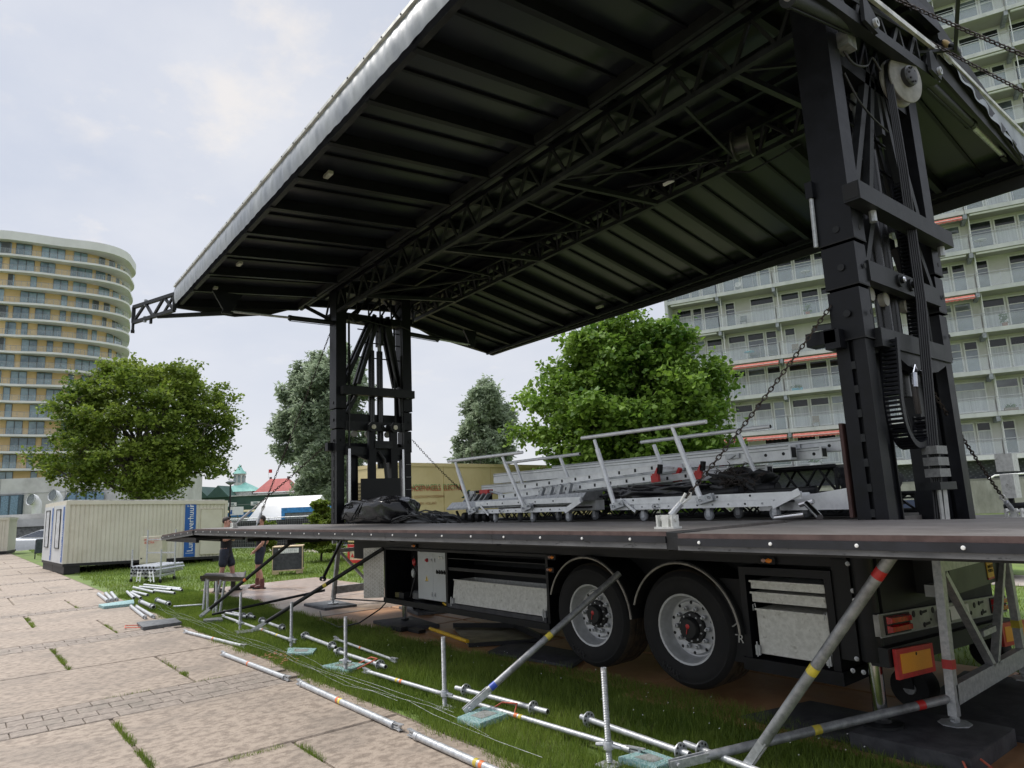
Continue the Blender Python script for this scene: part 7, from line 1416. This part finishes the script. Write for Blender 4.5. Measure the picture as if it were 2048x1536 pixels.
def at_arc(s):
    i = 0
    while ARC[i + 1] < s: i += 1
    f = (s - ARC[i]) / (ARC[i + 1] - ARC[i]); return CV[i] * (1 - f) + CV[(i + 1) % NC] * f, (NV[i] * (1 - f) + NV[(i + 1) % NC] * f).normalized()
ZT0, FH, NF = 8.2, 3.02, 15
def ring(off, zz): return [tw(CV[i] + NV[i] * (off(i) if callable(off) else off), zz) for i in range(NC)]
def band_(m, r0, r1):
    o = len(m.v); m.v += r0 + r1; n = len(r0)
    for i in range(n): m.f.append((o + i, o + (i + 1) % n, o + n + (i + 1) % n, o + n + i)); m.sm.append(False)
m = MB(); band_(m, ring(-1.6, ZT0), ring(-1.6, ZT0 + FH * NF)); m.build('tower_wall', OCH, TW)
for f in range(NF + 1):
    z = ZT0 + FH * f
    def off(i, f=f): return .25 + .62 * math.sin(ARC[i] * .36 + f * .22 + .6) * math.sin(ARC[i] * .11 + f * .15) + .3 * math.sin(ARC[i] * .23 - f * .2) + 1.0 * math.exp(-((ARC[i] - 52) / 7.0) ** 2)
    top = f == NF
    m = MB(); a, b = ring(off, z - .05), ring(off, z + (.34 if not top else 1.6)); ia, ib = ring(-1.7, z - .05), ring(-1.7, z + (.3 if not top else 1.6)); band_(m, a, b); band_(m, ia, a); band_(m, b, ib); m.build('balcony_slab' if not top else 'roof_parapet', SLABW, TW, fix=False)
    if top: break
    m = MB(); band_(m, ring(lambda i: off(i) - .12, z + .42), ring(lambda i: off(i) - .12, z + 1.32)); m.build('glass_railing', RGL, TW, fix=False)
    m = MB()
    for i in range(0, NC // 2 + 18, 2): p = CV[i] + NV[i] * (off(i) - .1); m.bar(tw(p, z + .4), tw(p, z + 1.34), .05, .05, (1, 0, 0))
    r = ring(lambda i: off(i) - .1, z + 1.34); [m.bar(r[i], r[i + 1], .05, .05) for i in range(NC // 2 + 18)]; m.build('railing_frame', GALVD, TW)
    s = 1.5 + (f % 3) * .8 - .5 * f * .3 + 3; rr = random.Random(f * 7 + 1)
    while s < 62:
        w = rr.choice((2.0, 3.8, 3.8, 1.0, 2.4)); a, na = at_arc(s); b, nb = at_arc(s + w)
        q = lambda p, n, o_: p + n * o_
        m = MB(); m.hexa([tw(q(a, na, -1.62), z + .32), tw(q(b, nb, -1.62), z + .32), tw(q(b, nb, -1.45), z + .32), tw(q(a, na, -1.45), z + .32), tw(q(a, na, -1.62), z + 2.9), tw(q(b, nb, -1.62), z + 2.9), tw(q(b, nb, -1.45), z + 2.9), tw(q(a, na, -1.45), z + 2.9)]); wf = m.build('window', TFR, TW)
        k = max(1, round(w / 1.2)); m = MB()
        for j in range(k):
            f0, f1 = (j + .06) / k, (j + .94) / k; pa, pb = a * (1 - f0) + b * f0, a * (1 - f1) + b * f1; n_ = (na + nb).normalized()
            m.add([tw(pa + n_ * -1.43, z + .42), tw(pb + n_ * -1.43, z + .42), tw(pb + n_ * -1.43, z + 2.8), tw(pa + n_ * -1.43, z + 2.8)], [(0, 1, 2, 3)])
        m.build('pane', TGL, wf); s += w + rr.choice((.9, 1.5, 2.6))
m = MB(); band_(m, ring(-1.2, 1.0), ring(-.6, ZT0 - .06)); m.build('podium', CONC, TW)
PD = thing('podium_building', 'pale concrete podium with slanted dark window below the tower block', 'building', (-112, 8, 1.5)); P = far((-120, -14))
m = MB(); fb_(m, P, -20, 46, 0, 6, 1.0, 7.4); pb = m.build('podium_wall', CONC, PD)
for a in (0, 8, 16, 24, 32, 40): m = MB(); fb_(m, P, a, a + .06, -.03, 0, 1.5, 7.4); m.build('panel_joint', M('joint grey', (.3, .3, .29), .8), pb)
m = MB(); fb_(m, P, -20, 46, -.04, 0, 5.5, 5.56); m.build('panel_joint', M('joint grey', (.3, .3, .29), .8), pb)
for a0, w in ((20.6, 6.4), (31, 5)):
    m = MB(); m.hexa([P(a0, -.3, 2.4), P(a0 + w, -.3, 2.4), P(a0 + w, .02, 2.4), P(a0, .02, 2.4), P(a0 + 1.5, -.3, 5.4), P(a0 + w, -.3, 5.4), P(a0 + w, .02, 5.4), P(a0 + 1.5, .02, 5.4)]); w_ = m.build('slanted_window', M('podium glass', (.04, .07, .09), .08), PD)
    for k in range(4): m = MB(); fb_(m, P, a0 + 1.6 + k * 1.15, a0 + 2.5 + k * 1.15, -.34, -.30, 2.5, 5.3); m.build('pane', M('podium pane', (.10, .17, .22) if k < 2 else (.05, .09, .10), .06, c2=(.16, .26, .36) if k < 2 else (.08, .14, .14)), w_)

# ------------------------------------------------------------------ long apartment block with glazed balconies, right
AB = thing('apartment_block', 'long grey apartment block with glazed balconies and red awnings behind the stage', 'apartment block', (-15.94, 54.89, 0))
ax = Vector((.92, .39)).normalized(); ay = Vector((-ax.y, ax.x)); a0_ = Vector((-15.94, 54.89))
def av(s, d, z): p = a0_ + ax * s + ay * d; return (p.x, p.y, z)
def abx(m, s0, s1, d0, d1, z0, z1): return m.hexa([av(s0, d0, z0), av(s1, d0, z0), av(s1, d1, z0), av(s0, d1, z0), av(s0, d0, z1), av(s1, d0, z1), av(s1, d1, z1), av(s0, d1, z1)])
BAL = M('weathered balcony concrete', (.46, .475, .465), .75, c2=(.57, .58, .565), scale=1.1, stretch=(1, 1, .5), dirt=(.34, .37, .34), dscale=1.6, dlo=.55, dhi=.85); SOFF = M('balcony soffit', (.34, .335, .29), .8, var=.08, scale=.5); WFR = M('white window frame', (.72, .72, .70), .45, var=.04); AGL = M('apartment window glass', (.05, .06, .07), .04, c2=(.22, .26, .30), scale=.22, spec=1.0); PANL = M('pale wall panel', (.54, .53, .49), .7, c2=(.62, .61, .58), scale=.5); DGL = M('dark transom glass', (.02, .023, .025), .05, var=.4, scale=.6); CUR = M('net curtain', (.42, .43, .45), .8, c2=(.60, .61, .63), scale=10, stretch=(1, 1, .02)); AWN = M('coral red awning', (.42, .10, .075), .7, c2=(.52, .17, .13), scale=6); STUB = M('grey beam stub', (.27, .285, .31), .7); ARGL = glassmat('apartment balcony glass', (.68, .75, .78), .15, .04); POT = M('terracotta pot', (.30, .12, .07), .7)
S0, S1, BAY = -21.2, 27.9, 4.465; ZF = [3.30 + 2.935 * k for k in range(14)]
m = MB(); abx(m, S0 + .1, S1, 1.75, 13, ZF[0], ZF[-1]); m.build('block_wall', PANL, AB)
m = MB(); abx(m, S0, S1, 1.2, 13, 2.06, 3.28); pl = m.build('brick_plinth', M('dark plinth brick', (.035, .038, .05), .7, c2=(.075, .078, .09), scale=5, stretch=(1, 1, 4)), AB)
rb = random.Random(3); bsh = None
for r_ in range(11):
    for c_ in range(150):
        s = -5.5 + c_ * .12 + .06 * (r_ % 2)
        if s > 7.5 or (c_ + r_ * 3) % 5: continue
        b_ = MB(); abx(b_, s, s + .112, 1.185, 1.21, 2.10 + r_ * .105, 2.10 + r_ * .105 + .085); b_.build('brick', M('glazed brick', (.10, .105, .125), .35, var=.4), pl)
m = MB(); abx(m, S0, S1, .9, 1.2, .0, 2.06); m.build('stained_base_wall', CONCS, AB)
m = MB(); abx(m, S0, S1, -.02, 1.3, 3.30, 3.62); m.build('white_fascia', M('white fascia', (.70, .70, .68), .6, var=.05), AB)
m = MB(); abx(m, S0, S0 + .25, -.02, 13, 3.3, ZF[-1] + 1.0); m.build('end_wall', BAL, AB)
rw = random.Random(11)
stubs = [-16.8 + 4.465 * k for k in range(10)]
for k, z in enumerate(ZF[:-1]):
    if k > 0:
        m = MB(); abx(m, S0, S1, 0, 1.8, z, z + .30); sl = m.build('balcony_slab', BAL, AB)
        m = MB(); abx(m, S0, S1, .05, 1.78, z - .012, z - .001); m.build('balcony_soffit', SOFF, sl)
        for s in stubs:
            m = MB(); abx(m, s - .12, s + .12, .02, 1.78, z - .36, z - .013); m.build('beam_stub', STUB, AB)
            m = MB(); abx(m, s - .03, s + .03, .0, .03, z, z + .33); m.build('slab_joint', SOFF, sl)
            m = MB(); m.tube([av(s + .22, .35, z - 2.6), av(s + .22, .35, z - .02)], .035, 8); m.build('drain_pipe', WFR, AB)
    zb = z + (.30 if k else .32)
    vis = k < 13
    for i, s in enumerate([S0 + .2] + stubs):
        e = stubs[i] if i < len(stubs) else S1
        if s >= S1 - .5: break
        e = min(e, S1)
        m = MB(); abx(m, s + .06, e - .06, .06, .075, zb + .04, zb + .88); m.build('railing_glass', ARGL, AB)
        m = MB(); m.tube([av(s, .05, zb + 1.05), av(e, .05, zb + 1.05)], .022, 6); m.tube([av(s, .06, zb + .90), av(e, .06, zb + .90)], .015, 6)
        for q in range(4): ss = s + (e - s) * q / 3; m.bar(av(ss, .06, zb), av(ss, .06, zb + 1.05), .03, .02, (1, 0, 0))
        m.build('railing', GALV, AB)
        # window wall of this bay
        if s < S0 + .5: lay = [('win', .35, 1.7), ('door', 1.75, 2.6), ('win', 2.7, e - s - .15)]
        elif (i + k) % 4 == 1: lay = [('door', .3, 1.15), ('pan', 1.2, 2.3), ('win', 2.35, e - s - .2)]
        elif (i + k) % 4 == 3: lay = [('win', .25, 1.5), ('win', 1.6, 3.0), ('door', 3.1, 4.2)]
        else: lay = [('win', .3, 1.75), ('win', 1.85, 3.2), ('door', 3.3, 4.2)]
        for kind, w0, w1 in lay:
            if kind == 'pan': continue
            m = MB(); x0, x1 = s + w0, s + w1; zt = z + 2.72; zl = zb + (.18 if kind == 'win' else .03); t_ = .085
            for q in ((x0, x0 + t_, zl, zt), (x1 - t_, x1, zl, zt), (x0 + t_, x1 - t_, zl, zl + t_), (x0 + t_, x1 - t_, zt - t_, zt), (x0 + t_, x1 - t_, zt - .66, zt - .60)): abx(m, q[0], q[1], 1.66, 1.75, q[2], q[3])
            wn_ = m.build('balcony_door' if kind == 'door' else 'window', WFR, AB)
            m = MB(); abx(m, x0 + t_, x1 - t_, 1.71, 1.72, zl + t_, zt - .66); m.build('pane', AGL if rw.random() > .38 else CUR, wn_)
            m = MB(); abx(m, x0 + t_, x1 - t_, 1.70, 1.71, zt - .60, zt - t_); m.build('transom_pane', DGL if rw.random() > .3 else AGL, wn_)
        # awnings, blinds, balcony furniture
        if (k in (0, 2) and i <= 3) or (k in (3, 5) and i == 4):
            m = MB(); zz = z + 2.935 - .12; x0, x1 = s + .22, e - .2; n = 26
            for j in range(n):
                f0, f1 = x0 + (x1 - x0) * j / n, x0 + (x1 - x0) * (j + 1) / n; dz = .06 if j % 2 else .0
                m.add([av(f0, .02, zz), av(f1, .02, zz), av(f1, -.22, zz - .20), av(f0, -.22, zz - .20)], [(0, 1, 2, 3)]); m.add([av(f0, -.22, zz - .20), av(f1, -.22, zz - .20), av(f1, -.225, zz - .37 + (.05 if j % 2 else 0)), av(f0, -.225, zz - .37 + (0 if j % 2 else .05))], [(0, 1, 2, 3)])
            aw = m.build('awning', AWN, AB, fix=False)
            m = MB(); m.bar(av(x0, -.225, zz - .2), av(x1, -.225, zz - .2), .03, .03); m.build('awning_bar', WFR, aw)
        elif k and rw.random() < .55:
            m = MB(); m.bar(av(s + .3, .18, z + 2.84), av(e - .3, .18, z + 2.84), .14, .12); m.build('awning_cassette', WFR, AB)
FURN = [M('garden chair grey', (.16, .17, .18), .6), M('white garden chair', (.6, .6, .58), .5), M('wicker', (.20, .15, .11), .7), M('blue plastic', (.10, .42, .55), .4)]
LEAFP = leafmat('potted leaf', (.03, .07, .015), (.09, .16, .04), 3, .2)
ORD = ('first', 'second', 'third', 'fourth', 'fifth', 'sixth', 'seventh', 'eighth', 'ninth')
for k in range(0, 9):
    for i in range(8):
        if rw.random() < .25: continue
        s = S0 + 1.2 + i * BAY * .95 + rw.random() * 2; z = ZF[k] + .31; typ = rw.choice(('chair', 'chair', 'pot', 'table', 'planter'))
        names = {'chair': 'balcony_chair', 'pot': 'potted_plant', 'table': 'balcony_table', 'planter': 'flower_box'}
        t = thing(names[typ], {'chair': 'small garden chair', 'pot': 'leafy potted plant', 'table': 'small round table', 'planter': 'low flower box'}[typ] + f' on the {ORD[k]} balcony row up, {ORD[i]} bay from its left corner', {'chair': 'chair', 'pot': 'plant', 'table': 'table', 'planter': 'flower box'}[typ], av(s, .8, z), typ + 's on the apartment balconies')
        if typ == 'chair':
            f_ = rw.choice(FURN[:3]); m = MB(); abx(m, s - .25, s + .25, .55, 1.05, z + .38, z + .45); m.build('seat', f_, t); m = MB(); abx(m, s - .25, s + .25, 1.0, 1.08, z + .45, z + .9); m.build('backrest', f_, t)
            for ds in (-.22, .22):
                for dd in (.58, 1.02): m = MB(); m.bar(av(s + ds, dd, z), av(s + ds, dd, z + .39), .03, .03); m.build('leg', f_, t)
        elif typ == 'table':
            m = MB(); m.lathe([(0, .68), (.4, .68), (.4, .72), (0, .72)], av(s, .8, z), (0, 0, 1), 14); m.build('table_top', rw.choice(FURN), t); m = MB(); m.tube([av(s, .8, z), av(s, .8, z + .68)], .04, 8); m.build('table_leg', GALVD, t)
        else:
            m = MB(); (m.lathe([(0, 0), (.13, 0), (.18, .3), (.15, .3)], av(s, .6, z), (0, 0, 1), 12) if typ == 'pot' else abx(m, s - .4, s + .4, .4, .62, z, z + .22)); m.build('pot', POT if typ == 'pot' else rw.choice(FURN), t)
            n = 70; c = np.array(av(s, .6 if typ == 'pot' else .5, z + (.62 if typ == 'pot' else .33))); p = c + rng.normal(0, 1, (n, 3)) * ((.13, .13, .2) if typ == 'pot' else (.2, .1, .07)); d1 = rng.normal(0, .05, (n, 3)); d2 = rng.normal(0, .05, (n, 3))
            v = np.stack([p - d1, p - d2, p + d1, p + d2], 1).reshape(-1, 3); npobj('foliage', v, np.arange(len(v)).reshape(-1, 4), LEAFP, t)
# low concrete retaining wall before the block and parked car
t = thing('retaining_wall', 'stained concrete wall with rounded handrail below the apartment block', 'wall', (-15, 48, 0)); m = MB(); m.hexa([(-60, 27.5, 0), (30, 65.7, 0), (30, 66, 0), (-60, 27.8, 0), (-60, 27.5, 1.9), (30, 65.7, 1.9), (30, 66, 1.9), (-60, 27.8, 1.9)]); m.build('wall_face', CONCS, t)
m = MB(); q = lambda f, d=0: (-60 + 90 * f + .4, 27.5 + 38.2 * f - .9, 0)
m.tube([(-13.5, 46.3, 1.95), (-13.2, 46.4, 2.15), (-11.5, 47.2, 2.2), (-10.6, 47.5, 2.1)], .05, 8); m.build('handrail', WHT, t)
t = thing('parked_car', 'dark blue estate car parked behind the stage on the right', 'car', (-4.6, 14.6, 0)); cx = Vector((.70, .715)); cy = Vector((-.715, .70)); cO = Vector((-7.4, 12.9))
CBL = M('dark blue car paint', (.020, .035, .085), .22, var=.1)
pv = lambda a, b, z: (cO.x + cx.x * a + cy.x * b, cO.y + cx.y * a + cy.y * b, z)
prof = [(0, .45), (0, .85), (.12, 1.02), (.35, 1.42), (.6, 1.52), (2.6, 1.55), (3.1, 1.48), (3.85, 1.05), (4.6, .92), (4.75, .7), (4.75, .4)]
m = MB(); n = len(prof)
L0 = [pv(a, .08 if z > 1.1 else 0, z) for a, z in prof]; L1 = [pv(a, 1.66 if z > 1.1 else 1.74, z) for a, z in prof]
m.add(L0 + L1, [tuple(range(n))[::-1], tuple(range(n, 2 * n))] + [(i, (i + 1) % n, n + (i + 1) % n, n + i) for i in range(n)]); cb = m.build('body', CBL, t)
for q in (((.45, 1.03), (.55, 1.40), (1.25, 1.43), (1.35, 1.03)), ((1.42, 1.03), (1.36, 1.43), (2.2, 1.44), (2.35, 1.03)), ((2.42, 1.03), (2.3, 1.44), (2.75, 1.42), (3.35, 1.03))):
    m = MB(); m.add([pv(a, .03 + (.04 if z > 1.2 else -.04), z) for a, z in q], [(0, 1, 2, 3)]); m.build('side_window', M('car glass', (.09, .11, .14), .05, spec=1), t)
for a in (.9, 3.8):
    m = MB(); m.lathe([(.1, -.1), (.3, -.1), (.32, -.05), (.32, .1), (.1, .1)], pv(a, .08, .32), (*cy, 0), 20); w = m.build('wheel', RUB, t); m = MB(); m.lathe([(0, -.11), (.2, -.11), (.2, -.08)], pv(a, .08, .32), (*cy, 0), 16); m.build('rim', RIM, w)
m = MB(); m.bar(pv(.5, .12, 1.58), pv(2.7, .12, 1.6), .04, .04); m.build('roof_rail', BLK, t)
t = thing('white_light_tower', 'pale floodlight unit half hidden behind the near tower posts', 'floodlight', (-2.5, 9.4, 1.46))
m = MB(); m.box(-2.62, -2.45, 9.3, 9.5, 1.95, 2.15); m.box(-2.6, -2.47, 9.3, 9.5, 1.65, 1.92); m.build('lamp_housing', LOCK, t); m = MB(); m.tube([(-2.55, 9.4, 1.46), (-2.55, 9.4, 1.7)], .03, 8); m.tube([(-2.6, 9.3, 1.55), (-2.3, 9.3, 1.57)], .04, 10); m.build('lamp_stand', BLK2, t)
# ------------------------------------------------------------------ trees
BARK = M('bark', (.045, .038, .03), .9, c2=(.10, .088, .07), scale=7, stretch=(1, 1, .25), bump=.6, bscale=18)
def leafset(centers, radii, per, size, drop=.0, flat=.6, long_=1.0, seed=1, lobes=False, shell=.5):
    rs = np.random.default_rng(seed); P = []
    for c, r_, n in zip(centers, radii, per):        # twigs spread through the lobe, leaves spread round each twig
        nt = max(3, n // 9); d = rs.normal(0, 1, (nt, 3)); d /= np.linalg.norm(d, axis=1)[:, None]; tw_ = d * (rs.uniform(0, 1, nt) ** .55)[:, None]
        k = rs.integers(0, nt, n); P.append(np.asarray(c) + (tw_[k] + rs.normal(0, .16, (n, 3)) + d[k] * rs.uniform(-.1, .3, n)[:, None]) * np.asarray(r_))
    p = np.concatenate(P); n = len(p); s = size * rs.uniform(.5, 1.25, n)
    a = rs.normal(0, 1, (n, 3)); a[:, 2] = a[:, 2] * flat - drop; a /= np.linalg.norm(a, axis=1)[:, None]
    b = np.cross(a, rs.normal(0, 1, (n, 3)) * (.5, .5, 1.2)); b /= np.linalg.norm(b, axis=1)[:, None]; nn = np.cross(a, b)
    a = a * (s * long_)[:, None]; b = b * (s / long_ ** .5 * .5)[:, None]; nn = nn * (s * .2)[:, None]
    if lobes:   # broad palmate leaf
        v = np.stack([p, p + a * .35 + b * 1.1 + nn, p + a * 1.0 + b * .55, p + a * 1.25, p + a * 1.0 - b * .55, p + a * .35 - b * 1.1 + nn], 1).reshape(-1, 3); return v, 6
    v = np.stack([p, p + a * .5 + b + nn, p + a, p + a * .5 - b + nn], 1).reshape(-1, 3); return v, 4
def limb(m, a, b, r0, r1, rs, wob=.12, n=5):
    a = Vector(a); b = Vector(b); l = (b - a).length; pts = []; rr = []
    for i in range(n + 1):
        f = i / n; o = Vector((rs.normal(), rs.normal(), rs.normal())) * wob * l * .25 * math.sin(math.pi * f); pts.append(a + (b - a) * f + o); rr.append(r0 + (r1 - r0) * f)
    m.tube(pts, rr, 8); return pts[-1]
def tree(label, kind, base, trunk_h, tr, lobes, leaf, mat, size, per, seed, cat='tree', **kw):
    rs = np.random.default_rng(seed); t = thing(kind, label, cat, base, None)
    m = MB(); top = Vector(base) + U * trunk_h; limb(m, Vector(base) - U * .1, top, tr, tr * .72, rs, .05)
    tk = m.build('trunk', BARK, t); C = []; Rr = []; N = []
    m = MB()
    for (dx, dy, dz, r_, rz) in lobes:
        c = Vector(base) + Vector((dx, dy, dz)); 
        e = limb(m, top - U * trunk_h * .12 * rs.random(), c, tr * .42, tr * .08, rs, .22)
        ns = kw.get('sub', 9)
        for k in range(ns):
            d = rs.normal(0, 1, 3); d /= np.linalg.norm(d); q = np.array(c) + d * np.array((r_, r_, rz)) * rs.uniform(.35, .95)
            if k < 4: limb(m, c, q, tr * .10, tr * .02, rs, .25, 3)
            f = rs.uniform(.22, .50); C.append(q); Rr.append((r_ * f * 1.1, r_ * f * 1.1, rz * f)); N.append(int(per * f * f * 5))
    m.build('branches', BARK, t)
    v, k = leafset(C, Rr, N, size, seed=seed, **leaf)
    npobj('crown', v, np.arange(len(v)).reshape(-1, k), mat, t); return t
def ring_lobes(n, R_, z0, z1, r_, rz, seed, prof):
    rs = np.random.default_rng(seed); out = []
    for i in range(n):
        f = (i + .5) / n; z = z0 + (z1 - z0) * f; a = i * 2.4; rad = R_ * prof(f) * rs.uniform(.55, 1.0); out.append((rad * math.cos(a), rad * math.sin(a), z, r_ * rs.uniform(.8, 1.15) * (.65 + .5 * prof(f)), rz * rs.uniform(.8, 1.1)))
    return out
PLANE = leafmat('plane tree leaf', (.06, .115, .010), (.25, .32, .05), .3, .45)
MAPLE = leafmat('maple leaf', (.045, .115, .01), (.22, .34, .05), .5, .42)
WILLOW = leafmat('silver willow leaf', (.17, .225, .135), (.42, .49, .34), .45, .5)
GINK = leafmat('fresh shrub leaf', (.07, .13, .012), (.24, .30, .05), 1.2, .4)
tree('broad plane tree in full leaf behind the cream cabin', 'plane_tree', (-51.3, 9.9, -.1), 4.0, .55, ring_lobes(34, 5.1, 4.0, 12.0, 1.9, 1.5, 4, lambda f: .82 + .5 * f if f < .3 else math.sqrt(max(.02, 1 - ((f - .3) / .76) ** 2))), {'lobes': False, 'shell': .55}, PLANE, .22, 250, 21, sub=10)
tree('dense maple with dark glossy leaves behind the stage load', 'maple_tree', (-16.4, 19.05, -.1), 2.2, .3, ring_lobes(26, 3.3, 2.2, 7.9, 1.55, 1.25, 8, lambda f: (.90 + .25 * f if f < .4 else 1.0 - (f - .4) ** 2 * 1.9)), {'lobes': True, 'drop': .35, 'shell': .6}, MAPLE, .15, 470, 31, sub=11)
tree('tall silver green willow left of the far tower', 'willow_tree', (-55.4, 25.2, -.1), 4.0, .5, ring_lobes(22, 2.9, 3.6, 14.8, 1.75, 1.9, 5, lambda f: (.75 + .5 * f if f < .5 else 1.0 - (f - .5) * .9)) + [(-3.2, -2.8, 10.2, 1.7, 2.2), (-2.4, -2.3, 12.6, 1.3, 1.6), (-3.0, -2.6, 8.3, 1.5, 1.7)], {'lobes': False, 'long_': 1.8, 'drop': .2, 'shell': .7}, WILLOW, .25, 480, 41, sub=11)
tree('smaller silver willow between yellow trailer and maple', 'willow_tree', (-53.0, 40.1, -.1), 4.0, .4, ring_lobes(16, 2.4, 4.0, 12.6, 1.6, 1.8, 6, lambda f: (.95 if f < .5 else 1.0 - (f - .5) * 1.3)), {'lobes': False, 'long_': 1.8, 'drop': .2, 'shell': .7}, WILLOW, .26, 420, 51, sub=10)
tree('young bright green shrub tree behind the black road case', 'young_tree', (-25.3, 11.1, -.03), .7, .05, ring_lobes(16, .85, .45, 2.2, .42, .22, 7, lambda f: 1.05 - f * .95), {'lobes': False, 'flat': .25, 'shell': .7}, GINK, .085, 420, 61, 'tree', sub=8)
tree('bright green bush right of the far tower foot', 'bush', (-24.4, 12.4, -.03), .4, .05, ring_lobes(10, .6, .35, 1.7, .45, .3, 9, lambda f: 1 - f * .6), {'lobes': False, 'flat': .3, 'shell': .7}, GINK, .085, 330, 71, 'bush', sub=8)
tree('low bushy plant beside the fence and the two men', 'bush', (-34.5, 12.2, -.03), .3, .04, ring_lobes(7, .5, .3, 1.5, .4, .35, 10, lambda f: 1 - f * .5), {'lobes': False, 'shell': .7}, GINK, .11, 200, 81, 'bush', sub=6)
# bare twigs over the yellow trailer
t = thing('bare_saplings', 'thin leafless saplings rising behind the yellow trailer', 'saplings', (-30, 24, 0)); rs = np.random.default_rng(5); m = MB()
for k in range(14):
    p = Vector((-34.5 + rs.uniform(-2.5, 2.5), 24.5 + rs.uniform(-3, 3), 0)); q = p + Vector((rs.normal() * .15, rs.normal() * .15, rs.uniform(4.2, 6.2))); limb(m, p, q, .022, .006, rs, .02, 4)
    for j in range(5): f = rs.uniform(.5, .95); a = p + (q - p) * f; m.tube([a, a + Vector((rs.normal() * .15, rs.normal() * .15, .35))], .006, 4)
m.build('twigs', BARK, t)
# distant green mass behind the buildings
v, k = leafset([(-75 + 3 * i, 42 + 1.2 * i, 1.5) for i in range(12)], [(2.2, 2.2, 1.6)] * 12, [900] * 12, .3, seed=91)
npobj('far_shrubbery', v, np.arange(len(v)).reshape(-1, k), WILLOW, kind='stuff')
